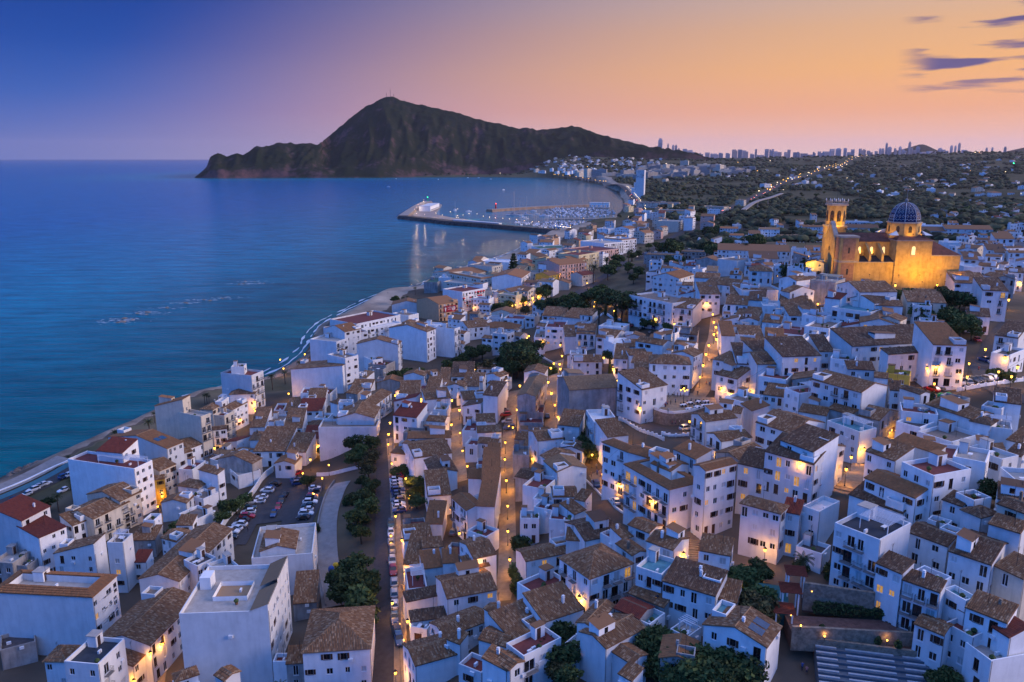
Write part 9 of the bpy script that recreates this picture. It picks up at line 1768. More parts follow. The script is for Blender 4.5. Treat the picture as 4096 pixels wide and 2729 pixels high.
for x, y in PLAINTREES:
    h = rng.uniform(6, 11); t = thing('tree', 'dark tree standing on the wooded plain inland of the bay', 'tree', (x, y, gz(x, y)-.3), rng.random()*6, 'trees on the wooded plain'); s = rng.randrange(4); w_ = h*rng.uniform(1.1, 1.6)
    ob('crown', CROWN['f', s], t, mat=Matrix.Diagonal((w_, w_, h, 1))); ob('trunk', TRUNK['r'], t, mat=Matrix.Diagonal((w_, w_, h, 1)))
# far woodland as one mass: thousands of small uneven crowns
def woodland(name, pts, hs, seed):
    g = np.random.RandomState(seed); bm = [(0, 0, 1)]
    for zz, rr, n in ((.62, .72, 6), (.12, 1.0, 7), (-.4, .7, 6)):
        for q in range(n): bm.append((rr*math.cos(6.283*q/n), rr*math.sin(6.283*q/n), zz))
    F = [(0, 1+q, 1+(q+1) % 6) for q in range(6)]
    for q in range(7): F += [(1+q % 6, 7+q, 7+(q+1) % 7)] + ([(1+q, 7+(q+1) % 7, 1+(q+1) % 6)] if q < 6 else []); F += [(7+q, 14+q % 6, 7+(q+1) % 7)]
    T = np.array(bm); nV = len(T); N_ = len(pts); P = np.array(pts, float); H_ = np.array(hs, float)
    V = T[None]*np.ones((N_, 1, 1)); V = V*(1+g.normal(0, .22, (N_, nV, 1))); w_ = H_*g.uniform(.55, .95, N_)
    V[:, :, 0] = V[:, :, 0]*w_[:, None]+P[:, 0:1]; V[:, :, 1] = V[:, :, 1]*w_[:, None]+P[:, 1:2]; V[:, :, 2] = V[:, :, 2]*(H_*.55)[:, None]+P[:, 2:3]+(H_*.45)[:, None]
    FF = (np.array(F)[None]+np.arange(N_)[:, None, None]*nV).reshape(-1, 3); me = bpy.data.meshes.new(name); V = V.reshape(-1, 3)
    me.vertices.add(len(V)); me.vertices.foreach_set('co', V.astype(np.float32).ravel()); me.loops.add(FF.size); me.loops.foreach_set('vertex_index', FF.astype(np.int32).ravel()); me.polygons.add(len(FF)); me.polygons.foreach_set('loop_start', np.arange(0, FF.size, 3, dtype=np.int32))
    me.materials.append(mat('woodland_leaf', (.06, .07, .032), rough=1, var=.35, scale=.25, island=.7, bump=.8)); me.update(calc_edges=True); o = ob(name, me); o['kind'] = 'stuff'; return o
g = np.random.RandomState(8); n_ = 26000; yy = 430*np.exp(g.uniform(0, math.log(5200/430.), n_)); xx = yy*g.uniform(-.14, .72, n_); xx += g.normal(0, 20, n_)
cdw = coast_dist(xx, yy); pat = np.array([noise.noise(Vector((a*.006, b*.004, 1.))) for a, b in zip(xx, yy)])
HA = np.array([(h[0], h[1]) for h in HOUSES]); ok = (cdw > 45) & (pat > np.where(yy > 900, -.2, -.05))
for cx_, cy_ in HA[HA[:, 1] > 380]: ok &= (xx-cx_)**2+(yy-cy_)**2 > 17**2
for a, b in VILLAS+TOWNBLOCKS: ok &= (xx-a)**2+(yy-b)**2 > 13**2
ok &= ~((yy < 1300) & (xx < 40+yy*.16)); ok &= ~((yy < 620) & (xx > 60)); ok &= ~((xx > 120) & (xx < 215) & (yy < 430))
for PP in (PATH_HIGHWAY, PATH_COASTROAD, PATH_PARKROAD):
    for (x0, y0), (x1, y1) in zip(PP, PP[1:]):
        dx, dy = x1-x0, y1-y0; t = np.clip(((xx-x0)*dx+(yy-y0)*dy)/(dx*dx+dy*dy), 0, 1); ok &= np.hypot(xx-x0-dx*t, yy-y0-dy*t) > 13+yy*.006
xx, yy = xx[ok], yy[ok]; zz = hz_np(xx, yy)
woodland('woodland', np.stack([xx, yy, zz], 1), g.uniform(3.5, 8.5, len(xx))*(1+yy/6000), 4)
# scrub on the bank between ramp and street, and in the dark garden
# ================================================================ villas and far blocks
def simple_house(W, D, H, roof, wm, tm):
    b = MB(); b.box(0, 0, -4, W, D, H)
    if roof == 'g': r_ = W*.18; b.add([(-.3, -.3, H), (W+.3, -.3, H), (W+.3, D+.3, H), (-.3, D+.3, H), (W/2, -.3, H+r_), (W/2, D+.3, H+r_)], [(0, 4, 5, 3), (1, 2, 5, 4)], 1); b.add([(0, 0, H), (W, 0, H), (W/2, 0, H+r_)], [(0, 1, 2)])
    elif roof == 'h': m_ = min(W, D)/2; r_ = m_*.4; b.add([(-.3, -.3, H), (W+.3, -.3, H), (W+.3, D+.3, H), (-.3, D+.3, H), (W/2-.1, m_, H+r_), (W/2+.1, D-m_, H+r_)], [(0, 1, 4), (1, 2, 5, 4), (2, 3, 5), (3, 0, 4, 5)], 1)
    else: b.box(W*.5, D*.5, H, W*.8, D*.8, H+2.2); b.box(-.1, -.1, H, W+.1, D+.1, H+.3)
    # window bands as recessed dark openings with sills
    for fl in range(max(1, int(H/3))):
        z = fl*3+1.0
        for k in range(max(2, int(W/3.2))):
            x = W*(k+.3)/max(2, int(W/3.2)); b.box(x, -.05, z, x+1.3, -.01, z+1.2, 2)
        for k in range(max(2, int(D/3.2))):
            y = D*(k+.3)/max(2, int(D/3.2)); b.box(-.05, y, z, -.01, y+1.2, z+1.2, 2)
    return b.mesh('villa', [wm, tm, M_GLASS])
SV = []
for k in range(14):
    q = random.Random(k); W, D, H = q.uniform(9, 15), q.uniform(8, 12), q.choice((3.4, 5.8, 6.2)); SV.append(simple_house(W, D, H, q.choice('gghf'), WALL[q.choice('wwcc')], TILE[q.choice('obt')]))
ST_ = []
for k in range(8):
    q = random.Random(k+70); ST_.append(simple_house(q.uniform(18, 46), q.uniform(12, 16), q.choice((9, 12, 15, 18, 21)), 'f', WALL[q.choice('cgc')], TILE['o']))
for P, me_, nm, lab, ca, gr in ((VILLAS, SV, 'villa', 'pale villa among the trees of the plain', 'villa', 'villas scattered on the plain'), (RESORT, SV, 'hillside_house', 'small pale house on the slope below the mountain', 'house', 'houses below the mountain'), (TOWNBLOCKS, ST_, 'resort_block', 'pale apartment block behind the far beach', 'apartment block', 'apartment blocks behind the far beach')):
    for x, y in P:
        t = thing(nm, lab, ca, (x, y, gz(x, y)), rng.uniform(-.5, .9), gr, rng.choice(me_)); s = rng.uniform(.8, 1.25)*(1.0 if y < 1800 else (1.65 if nm == 'hillside_house' else 1.3)); t.scale = (s, s, s)
# ================================================================ skyline towers
for i, (x, y, zt, w_) in enumerate(TOWERS):
    g_ = 90; t = thing('tower_block', 'hazy high-rise tower on the distant skyline', 'tower', (x, y, g_), rng.uniform(-.15, .15), 'towers of the distant skyline'); h = zt-g_; w_ *= .85; q = random.Random(i); d = max(16, w_*.6); b = MB()
    step = q.random()
    if h > 110 and w_ < 60: b.box(-w_/2, -d/2, -60, w_/2, d/2, h*.93); b.box(-w_*.32, -d*.3, h*.93, w_*.3, d*.3, h)
    elif step < .5: b.box(-w_/2, -d/2, -60, w_/2, d/2, h*q.uniform(.8, .95)); b.box(-w_/2+.5, -d/2+.5, 0, w_*q.uniform(-.1, .3), d/2-.5, h)
    else: b.box(-w_/2, -d/2, -60, w_/2, d/2, h)
    ob('body', b.mesh('body', [mat('tower_concrete', (.55, .46, .46), var=.1, scale=.02, objvar=.3)]), t); b = MB()
    for k in range(int(h/9)):
        z = 5+k*9
        if z < h*.8: b.box(-w_/2+1.5, -d/2-.3, z, w_/2-1.5, -d/2-.05, z+4)
    ob('window_band', b.mesh('window_band', [mat('tower_glass', (.28, .25, .28), rough=.3, var=.1)]), t)
# mast on the mountain top
rp_ = max(RIDGE, key=lambda p: p[2])
for k, (dx, h) in enumerate(((0, 62), (-28, 34), (24, 26))):
    t = thing('radio_mast', ['tallest radio mast on the mountain top', 'short radio mast on the seaward side of the peak', 'short radio mast on the inland side of the peak'][k], 'mast', (rp_[0]+dx, rp_[1], rp_[2]-6), 0, 'radio masts'); b = MB(); b.bar((0, 0, 0), (0, 0, h), 1.3, n=3, r2=.5); [b.bar((0, 0, h*q), (0, 0, h*q+3), 2.0, n=5) for q in (.5, .7)]; ob('lattice', b.mesh('lattice', [M_IRON]), t)
# ================================================================ harbour
def ribbon(name, P, w_, z0, z1, m, top, label=None, cat=None, taper=1.6):
    P = resample(smooth_path(P, 1), 8); A0, B0 = offset(P, w_/2*taper), offset(P, -w_/2*taper); A1, B1 = offset(P, w_/2), offset(P, -w_/2); b = MB(); n = len(P); r_ = random.Random(len(P))
    J = lambda p, k: (p[0]+r_.uniform(-k, k), p[1]+r_.uniform(-k, k)); A0 = [J(p, 1.5) for p in A0]; B0 = [J(p, 1.5) for p in B0]
    for i in range(n-1):
        b.add([(*A0[i], z0), (*A0[i+1], z0), (*A1[i+1], z1), (*A1[i], z1)], [(0, 1, 2, 3)]); b.add([(*B0[i], z0), (*B0[i+1], z0), (*B1[i+1], z1), (*B1[i], z1)], [(3, 2, 1, 0)]); b.add([(*A1[i], z1), (*A1[i+1], z1), (*B1[i+1], z1), (*B1[i], z1)], [(0, 1, 2, 3)], 1)
    b.add([(*A0[0], z0), (*B0[0], z0), (*B1[0], z1), (*A1[0], z1)], [(0, 1, 2, 3)]); b.add([(*A0[-1], z0), (*B0[-1], z0), (*B1[-1], z1), (*A1[-1], z1)], [(0, 1, 2, 3)])
    return thing(name, label, cat, (0, 0, 0), 0, None, b.mesh(name, [m, top]))
PR = PORT
ribbon('breakwater', PR['pier'], 14, -2, 6.5, M_DROCK, M_DROCK, 'long dark rock breakwater in front of the harbour', 'breakwater'); ribbon('breakwater', PR['head'], 18, -2, 5, M_ROCK, M_CONC, 'lamp lit outer mole of the harbour ending at the green beacon', 'breakwater')
ribbon('breakwater', PR['inner'], 16, -2, 5.5, mat('sandstone', (.30, .20, .14), var=.2, scale=.1), M_CONC, 'sand coloured inner breakwater ending at the red beacon', 'breakwater', 1.2)
b = MB(); b.prism(PR['quay'], -2, 2.2, 0, 1); struct('quay', b.mesh('quay', [M_CONC, mat('quay_paving', (.30, .25, .22), var=.15, scale=.1)]))
# blocks piled on the outer side of the mole
for nm, p, me, lab in (('beacon', PR['green'], mat('paint_green', (.02, .28, .12)), 'green harbour beacon at the end of the outer mole'), ('beacon', PR['red'], mat('paint_red', (.45, .02, .02)), 'red harbour beacon at the end of the inner breakwater')):
    b = MB(); b.lathe([(2.2, 4), (2.2, 6), (1.5, 6.2), (1.2, 13), (1.7, 13.2), (1.7, 13.9), (.9, 14), (.9, 15.6), (.2, 16.5), (0, 16.5)], 10, (0, 0)); t = thing(nm, lab, 'beacon', (*p, 0)); ob('tower', b.mesh('tower', [me]), t); b = MB(); b.lathe([(1.0, 14.2), (1.02, 15.3)], 8); ob('lantern', b.mesh('lantern', [M_GREEN if nm and p == PR['green'] else M_RED]), t)
def hall(p0, p1, w_, h, lab, cat, lit=True, z=2.2, roof='f'):
    d = Vector((p1[0]-p0[0], p1[1]-p0[1], 0)); L_ = d.length; a = math.atan2(d.y, d.x); t = thing('harbour_building', lab, cat, (*p0, z), a, 'harbour buildings'); b = MB(); b.box(0, 0, -1, L_, w_, h); ob('wall', b.mesh('wall', [WALL['w']]), t); b = MB(); b.box(-.6, -.6, h, L_+.6, w_+.6, h+.5); ob('roof', b.mesh('roof', [FLOOR['w']]), t)
    for k in range(int(L_/5)):
        b = MB(); b.box(k*5+1, -.14, 1, k*5+3.6, -.02, 3); ob('window', b.mesh('window', [M_LIT if lit and k % 2 else M_GLASS]), t)
hall(PR['hall'][0], PR['hall'][1], 24, 10, 'white two-storey fish market hall on the mole', 'building', False); hall((PR['pier'][2][0]+4, PR['pier'][2][1]+18), (PR['pier'][4][0]-2, PR['pier'][4][1]+16), 7, 5, 'long low white store row behind the breakwater', 'building')
hall(PR['club'][0], PR['club'][1], 16, 9, 'lit white yacht club house at the marina', 'building', True, 3); hall(PR['shed'][0], PR['shed'][1], 8, 4.5, 'low white harbour shed at the breakwater root', 'building', True, 3)
b = MB(); D0, D1 = PR['dock']; b.box(D0[0], D0[1]-7, -1, D1[0], D0[1]+7, 2.4); struct('jetty', b.mesh('jetty', [M_CONC]))
for k, (x, y) in enumerate(PR['piLamps']): road_lamp(x, y, GW if k < 20 else (GW if k % 2 else GO), 'lit white lamp along the harbour quays', 'lamps of the harbour', .8, 3, 6000)
# boats
def boat_meshes(kind):
    ln, w_ = {'motor': (9, 3), 'sail': (10.5, 3.2), 'big': (22, 5.6)}[kind]; b = MB(); st = [(-.5, .8), (-.3, 1), (.1, 1), (.32, .72), (.45, .32), (.5, .03)]; V = []
    for x, q in st: s = .25*max(0, x)*2; V += [(x*ln, -q*w_*.38, -.3), (x*ln, -q*w_/2, 1.0+s), (x*ln, q*w_/2, 1.0+s), (x*ln, q*w_*.38, -.3)]
    b.add(V, [(i*4+k, i*4+k+1, i*4+5+k, i*4+4+k) for i in range(5) for k in range(3)]+[(0, 1, 2, 3)], 0); hull = b.mesh('hull', [mat('hull_white', (.72, .74, .78), rough=.35, objvar=.3)])
    c = MB(); c.add([(-.22*ln, -w_*.36, 1), (.2*ln, -w_*.3, 1.1), (.2*ln, w_*.3, 1.1), (-.22*ln, w_*.36, 1), (-.2*ln, -w_*.3, 2.2), (.08*ln, -w_*.26, 2.1), (.08*ln, w_*.26, 2.1), (-.2*ln, w_*.3, 2.2)], [(4, 5, 6, 7), (0, 1, 5, 4), (1, 2, 6, 5), (2, 3, 7, 6), (3, 0, 4, 7)]); 
    if kind == 'big': c.box(-.15*ln, -1.6, 2.2, .0, 1.6, 4.2)
    cab = c.mesh('cabin', [mat('cabin_blue_white', (.45, .5, .58), rough=.4, objvar=.6)]); m_ = MB(); h = {'motor': 4, 'sail': 13, 'big': 32}[kind]; m_.bar((0, 0, 1), (0, 0, h), .16 if kind != 'big' else .35, n=4); 
    if kind != 'motor': m_.bar((0, 0, 2.4), (-.42*ln, 0, 2.5), .16, n=5)
    return hull, cab, m_.mesh('mast', [mat('mast_grey', (.3, .3, .33), rough=.4)])
BM = {k: boat_meshes(k) for k in ('motor', 'sail', 'big')}
def boat(x, y, kind, a, lab, group=None, s=1.0):
    t = thing('sailing_boat' if kind != 'motor' else 'motor_boat', lab, 'boat', (x, y, .25), a, group); t.scale = (s, s, s); hl_, cb_, ms_ = BM[kind]; ob('hull', hl_, t); ob('cabin', cb_, t)
    if kind != 'motor' or rng.random() < .2: ob('mast', ms_, t)
def inside_poly(x, y, P):
    c = False
    for (x0, y0), (x1, y1) in zip(P, P[1:]+P[:1]):
        if (y0 > y) != (y1 > y) and x < (x1-x0)*(y-y0)/(y1-y0)+x0: c = not c
    return c
for nm, P, n, dy in (('upper', PR['fieldA'], 150, 17), ('lower', PR['fieldB'], 125, 15)):
    ys = [p[1] for p in P]; xs = [p[0] for p in P]; k = 0; rows = np.arange(min(ys)+4, max(ys), dy); cand = [(x+rng.uniform(-.7, .7), y+rng.uniform(-1, 1)) for y in rows for x in np.arange(min(xs), max(xs), 4.4) if inside_poly(x, y, P)]
    rng.shuffle(cand)
    for x, y in cand[:n]: s = rng.random(); boat(x, y, 'sail' if s < .45 else 'motor', math.pi/2+rng.gauss(0, .06)+(math.pi if rng.random() < .5 else 0), f"{'masted sailing' if s < .45 else 'small motor'} boat berthed in the {nm} basin of the marina", f'{"sailing" if s < .45 else "motor"} boats in the {nm} basin', rng.uniform(1.0, 1.7))
    for y in rows[::2]:
        xr = [x for x, yy_ in cand if abs(yy_-y) < 2]
        if len(xr) > 4: b = MB(); b.box(min(xr), y+dy*.45-1, 0, max(xr), y+dy*.45+1, .7); struct('pontoon', b.mesh('pontoon', [M_CONC]))
for i, ((x, y), k, s, lab) in enumerate(zip(PR['yachts'], ('big', 'big', 'big', 'motor', 'motor', 'sail', 'motor', 'motor'), (1.5, 1.2, .9, 1.6, 1.2, 1, 2.2, 1.5), ('largest white yacht with two tall masts in the outer basin', 'white masted yacht beside the largest yacht', 'slim masted yacht between the two largest yachts', 'white motor launch in front of the yachts', 'smaller white launch below the yachts', 'lone sailing boat off the lower berths', 'wide motor cruiser at the corner of the upper basin', 'motor boat tied to the inner breakwater'))): boat(x, y, k, rng.uniform(-.3, .3), lab, 'larger boats in the harbour', s)
for i, (x, y) in enumerate(PR['bay']): boat(x, y, 'motor' if i not in (2,) else 'sail', rng.random()*6, ['dark motor boat alone in the middle of the bay', 'motor boat with red top off the mole', 'small sailing boat anchored off the mole', 'white sail boat close under the mountain', 'white ferry boat below the mountain slope', 'small boat anchored below the far houses', 'boat anchored nearest the far beach', 'speed boat crossing the open bay', 'small boat off the far beach'][i], 'boats in the bay', 1.5)
# ================================================================ reef, foam and shore rocks
def rock_mesh(s):
    g = np.random.RandomState(s); b = MB(); V = []; 
    for zz, rr, n in ((-.5, .7, 7), (.05, 1, 8), (.5, .7, 7), (.8, .25, 4)):
        for q in range(8): V.append((rr*math.cos(q*math.pi/4)*(1+g.normal(0, .14)), rr*math.sin(q*math.pi/4)*(1+g.normal(0, .14)), zz*(1+g.normal(0, .12))))
    b.add(V, [(i*8+k, i*8+(k+1) % 8, i*8+8+(k+1) % 8, i*8+8+k) for i in range(3) for k in range(8)]+[tuple(range(24, 32))]); return b.mesh('rock', [M_ROCK])
RK = [rock_mesh(s) for s in range(6)]
C_ = resample(PATH_COAST[1:8], 2.5)
for side, z_ in ((1.2, .6), (3.0, 1.3), (4.8, 2.0)):
    for p in [q for q in offset(C_, side) if q[0] > -.66*q[1]-4][:95 if side < 5 else 70]:
        s = rng.uniform(.9, 1.9); t = thing('rock', 'pale boulder of the sea wall beside the promenade', 'rock', (p[0]+rng.uniform(-.5, .5), p[1]+rng.uniform(-.5, .5), z_), rng.random()*6, 'boulders of the sea wall', RK[rng.randrange(6)]); t.scale = (s, s*.9, s*.75)
foam = MB(); M_FOAM = mat('foam', (.62, .68, .72), rough=.9, var=.2)
for i, (x, y) in enumerate(PR['rocks']):
    for k in range(2):
        s = rng.uniform(.9, 2.0); t = thing('rock', 'low dark reef rock awash in the open water', 'rock', (x+rng.uniform(-6, 6), y+rng.uniform(-3, 3), -.15), rng.random()*6, 'rocks of the reef', RK[rng.randrange(6)]); t.scale = (s*1.3, s, s*.5)
    for k in range(26):
        cx_, cy_ = x+rng.gauss(0, 8), y+rng.gauss(1, 2.2)-.3*(k % 3); w_, d_ = rng.uniform(.4, 2.6), rng.uniform(.12, .5); a = rng.uniform(-.3, .3); n_ = 7
        foam.add([(cx_+w_*math.cos(q*6.283/n_)*rng.uniform(.6, 1.2)*math.cos(a), cy_+d_*math.sin(q*6.283/n_)*rng.uniform(.6, 1.2), .12) for q in range(n_)], [tuple(range(n_))])
Q = resample(smooth_path(PATH_COAST[7:-9]), 2.5)                     # surf lines along the beach
for k_, (base, wid, sd_) in enumerate(((-2.2, .9, 1.0), (-6.5, .7, 5.0))):
    prev = None
    for i, p in enumerate(Q):
        o_ = base+1.6*noise.noise(Vector((i*.11, sd_, 0))); w_ = wid*max(0, .35+1.3*noise.noise(Vector((i*.23, sd_, 4.)))); w_ *= 1+p[1]/900
        a, c_ = Q[max(0, i-1)], Q[min(len(Q)-1, i+1)]; dx, dy = c_[0]-a[0], c_[1]-a[1]; l = math.hypot(dx, dy) or 1; n_ = (dy/l, -dx/l)
        cur = ((p[0]+n_[0]*(o_+w_), p[1]+n_[1]*(o_+w_), .14+.01*k_), (p[0]+n_[0]*(o_-w_), p[1]+n_[1]*(o_-w_), .14+.01*k_), w_)
        if prev and prev[2] > .04 and w_ > .04: foam.add([prev[0], cur[0], cur[1], prev[1]], [(0, 1, 2, 3)])
        prev = cur
o = ob('foam', foam.mesh('foam', [M_FOAM])); o['kind'] = 'stuff'
# ================================================================ people
def person_mesh(seed, seated=False):
    J = {'p': (0, 0, .95), 'c': (0, .01, 1.3), 'n': (0, 0, 1.48), 'h': (0, .02, 1.62), 'sl': (-.2, 0, 1.42), 'sr': (.2, 0, 1.42), 'el': (-.27, .02, 1.15), 'er': (.27, .02, 1.15), 'hl': (-.26, .12, .9), 'hr': (.26, .1, .9), 'kl': (-.1, .05*(seed % 3-1), .5), 'kr': (.1, -.05*(seed % 3-1), .5), 'fl': (-.11, .08*(seed % 3-1), .05), 'fr': (.11, -.08*(seed % 3-1), .05)}
    ks = list(J); E = [('p', 'c'), ('c', 'n'), ('n', 'h'), ('c', 'sl'), ('c', 'sr'), ('sl', 'el'), ('sr', 'er'), ('el', 'hl'), ('er', 'hr'), ('p', 'kl'), ('p', 'kr'), ('kl', 'fl'), ('kr', 'fr')]
    me = bpy.data.meshes.new('person'); me.from_pydata([J[k] for k in ks], [(ks.index(a), ks.index(b)) for a, b in E], []); o = bpy.data.objects.new('tmp', me); COL.objects.link(o); sk = o.modifiers.new('s', 'SKIN')
    rad = {'p': .15, 'c': .16, 'n': .06, 'h': .11, 'sl': .07, 'sr': .07, 'el': .05, 'er': .05, 'hl': .04, 'hr': .04, 'kl': .075, 'kr': .075, 'fl': .05, 'fr': .05}
    for k, v in zip(ks, me.skin_vertices[0].data): v.radius = (rad[k], rad[k]*.8); v.use_root = k == 'p'
    o.modifiers.new('d', 'SUBSURF').levels = 1
    dg = bpy.context.evaluated_depsgraph_get(); out = bpy.data.meshes.new_from_object(o.evaluated_get(dg)); bpy.data.objects.remove(o); out.name = 'person'; return out
PCOL = [('white', (.62, .62, .62)), ('dark', (.03, .03, .04)), ('red', (.4, .03, .03)), ('blue', (.05, .10, .3)), ('pink', (.5, .22, .22)), ('grey', (.2, .2, .2))]
SKIN = mat('skin', (.36, .20, .13), rough=.7, var=.05); HAIR = mat('hair', (.03, .02, .015), rough=.8); LEGM = mat('trousers', (.04, .045, .07), rough=.9)
PM = []
base = [person_mesh(s) for s in range(3)]
for i, (n, c) in enumerate(PCOL):
    me = base[i % 3].copy(); [me.materials.append(m_) for m_ in (SKIN, mat('cloth_'+n, c, rough=.9), LEGM, HAIR)]
    for p in me.polygons: z = p.center.z; p.material_index = 3 if z > 1.66 else (0 if z > 1.46 or abs(p.center.x) > .235 else (1 if z > .9 else (2 if z > .45 or i % 2 else 0))); p.use_smooth = True
    PM.append((n, me))
for i, (x, y) in enumerate(PEOPLE):
    n, me = PM[i % len(PM)]; tm_ = inside_poly(x, y, TERRACE)
    t = thing('person', f"person in a {n} top {'standing' if tm_ else 'walking'}", 'person', (x, y, tz if tm_ else gz(x, y)+.17), rng.random()*6.28, 'people on the round terrace' if tm_ else 'people in the lanes', me); t['auto'] = 1
# ================================================================ terraced garden at the near right
A = AMPHI
def lerp(p, q, t): return (p[0]+(q[0]-p[0])*t, p[1]+(q[1]-p[1])*t)
t = thing('seating_terrace', 'blue grey stepped seating of the open air theatre', 'terrace', (0, 0, 0))
nst = 9; dvx = Vector((A['tr'][0]-A['tl'][0], A['tr'][1]-A['tl'][1], 0)); Ld = dvx.length; dvx.normalize(); nvx = Vector((dvx.y, -dvx.x, 0)); o0 = Vector((*A['tl'], 0))
M_SEAT = mat('seating_blue_grey', (.10, .125, .15), var=.15, scale=.8); M_SEDGE = mat('seat_edge', (.36, .38, .40), var=.1)
for i in range(nst):
    p = o0+nvx*(i*1.0); q = MB(); zt = 36.2-i*.42
    q.prism([(p+dvx*0)[:2], (p+nvx*1.0)[:2], (p+nvx*1.0+dvx*Ld)[:2], (p+dvx*Ld)[:2]], zt-3, zt); st_ = ob('step', q.mesh('step', [M_SEAT]), t)
    for a0, a1 in ((.0, .19), (.27, .70), (.78, .97)):
        q = MB(); c0 = p+nvx*.25+dvx*Ld*a0; c1 = p+nvx*.25+dvx*Ld*a1; q.prism([c0[:2], (c0+nvx*.4)[:2], (c1+nvx*.4)[:2], c1[:2]], zt+.004, zt+.16); ob('bench_slab', q.mesh('bench_slab', [M_SEDGE]), st_)
def slab_wall(P, q, z0, z1, w_, m, lab, nm='garden_wall'):
    d = Vector((q[0]-P[0], q[1]-P[1], 0)); n = Vector((-d.y, d.x, 0)).normalized()*w_/2; a = Vector((*P, 0)); b_ = Vector((*q, 0)); b = MB(); b.prism([(a-n)[:2], (b_-n)[:2], (b_+n)[:2], (a+n)[:2]], z0, z1); return thing(nm, lab, 'wall', (0, 0, 0), 0, 'walls of the terraced garden', b.mesh(nm, [m]))
slab_wall(A['tl'], A['tr'], 33, 37.4, .5, M_STONE, 'stone wall along the top of the theatre seating'); slab_wall(A['l3'], A['r3'], 35, 39.4, .5, M_STONE, 'middle stone wall of the terraced garden'); slab_wall(A['wallL'], A['wallR'], 38, 43.2, .6, M_STONE, 'uppermost stone wall of the terraced garden')
for P, q, z, dpt in ((A['l3'], A['r3'], 38.3, 3.2), (A['tl'], A['tr'], 36.9, 2.4), (A['wallL'], A['wallR'], 40.6, 0)):
    d = Vector((q[0]-P[0], q[1]-P[1], 0)); n = Vector((-d.y, d.x, 0)).normalized(); a = Vector((*P, 0)); b_ = Vector((*q, 0)); b = MB(); e = n*(5.0 if z > 38 else 3.2); b.prism([a[:2], b_[:2], (b_+e)[:2], (a+e)[:2]], z-3, z); struct('garden_terrace', b.mesh('garden_terrace', [mat('brick_paving', (.16, .085, .065), var=.25, scale=1.5, bump=.2)]))
hd = Vector((A['hedgeR'][0]-A['hedgeL'][0], A['hedgeR'][1]-A['hedgeL'][1], 0)); t = thing('hedge', 'long dark clipped hedge across the terraced garden', 'hedge', (*A['hedgeL'], 38.3), math.atan2(hd.y, hd.x)); L_ = hd.length
ob('foliage', crown_mesh('foliage', 2600, [((x, 0, 1.2), (.7, .7, 1.1)) for x in np.arange(.4, L_, .6)], .22, 91), t); b = MB(); b.box(.2, -.4, 0, L_, .4, 1.9); ob('stems', b.mesh('stems', [mat('hedge_core', (.02, .025, .012), rough=1)]), t)
for k in range(5):
    t = thing('clipped_shrub', f'{ORD[k]} clipped shrub in the row above the theatre seating', 'bush', (*A['pl%d' % k], 36.9), 0, 'clipped shrubs'); ob('foliage', crown_mesh('foliage', 380, [((0, 0, .9), (.55, .55, .85))], .16, 95+k), t); b = MB(); b.box(-.35, -.35, 0, .35, .35, 1.3); ob('stem', b.mesh('stem', [mat('hedge_core', (.02, .025, .012))]), t)
for k, key in enumerate(('p1', 'p2', 'p3')):
    z = (41.5, 39.8, 37.9)[k]; t = thing('pergola', f"red timber pergola, {('uppermost', 'middle', 'lowest')[k]} of three by the garden stairs", 'pergola', (*A[key], z), -.2, 'garden pergolas')
    for i, j in ((-1, -1), (1, -1), (1, 1), (-1, 1)): b = MB(); b.box(i*1.3-.12, j*1.3-.12, -2, i*1.3+.12, j*1.3+.12, 2.2); ob('column', b.mesh('column', [WALL['w']]), t)
    for s in range(9): b = MB(); y = -1.7+s*3.4/8; b.box(-1.8, y-.07, 2.3, 1.8, y+.07, 2.48); ob('slat', b.mesh('slat', [mat('timber_red', (.20, .045, .025), var=.2, scale=2)]), t)
    b = MB(); [b.box(x-.08, -1.8, 2.2, x+.08, 1.8, 2.3) for x in (-1.3, 1.3)]; ob('beam', b.mesh('beam', [mat('timber_red', (.2, .045, .025))]), t)
x, y = A['poolc']; b = MB(); b.box(-3.5, -4, -3, 3.5, 4, 0); t = thing('green_court', 'teal painted court beside the red pergolas', 'court', (x, y, 39.2), -.3, None, b.mesh('green_court', [mat('court_teal', (.02, .12, .12), var=.15)]))
for k, (a, bz) in enumerate((('wallL', 41), ('l3', 39), ('tl', 37.3), ('pl1', 37.4), ('pl3', 37.4), ('p3', 38.5))):
    x, y = A[a]; t = thing('garden_light', f'{ORD[k]} small warm garden light of the terraced garden', 'lamp', (x+1.2, y-.6, bz+.4), 0, 'garden lights'); b = MB(); b.lathe([(.06, -.4), (.06, .3), (.12, .32)], 6); ob('post', b.mesh('post', [M_IRON]), t); b = MB(); b.lathe([(.12, .32), (.14, .5), (0, .55)], 6); ob('glass', b.mesh('glass', [M_LAMP]), t)
    li = bpy.data.lights.new('lamp_light', 'POINT'); li.energy = 30; li.color = (1, .5, .12); li.shadow_soft_size = .15; lo = bpy.data.objects.new('lamp_light', li); COL.objects.link(lo); lo.parent = t; lo.location = (0, 0, .8)
# overhead cables
for i, (p, q) in enumerate((((20, 170, 47), (48, 205, 60)), ((52, 190, 58), (90, 235, 64)), ((75, 150, 66), (118, 178, 70)))):
    t = thing('overhead_cable', ['thin black cable hanging over the lane below the round terrace', 'thin black cable above the houses inland of the terrace', 'thin black cable above the stepped lane roofs'][i], 'cable'); b = MB(); P = [Vector(p).lerp(Vector(q), k/14)-Vector((0, 0, 6*(k/14)*(1-k/14))) for k in range(15)]
    for a, c in zip(P, P[1:]): b.bar(a, c, .025, n=3)
    ob('wire', b.mesh('wire', [M_IRON]), t)
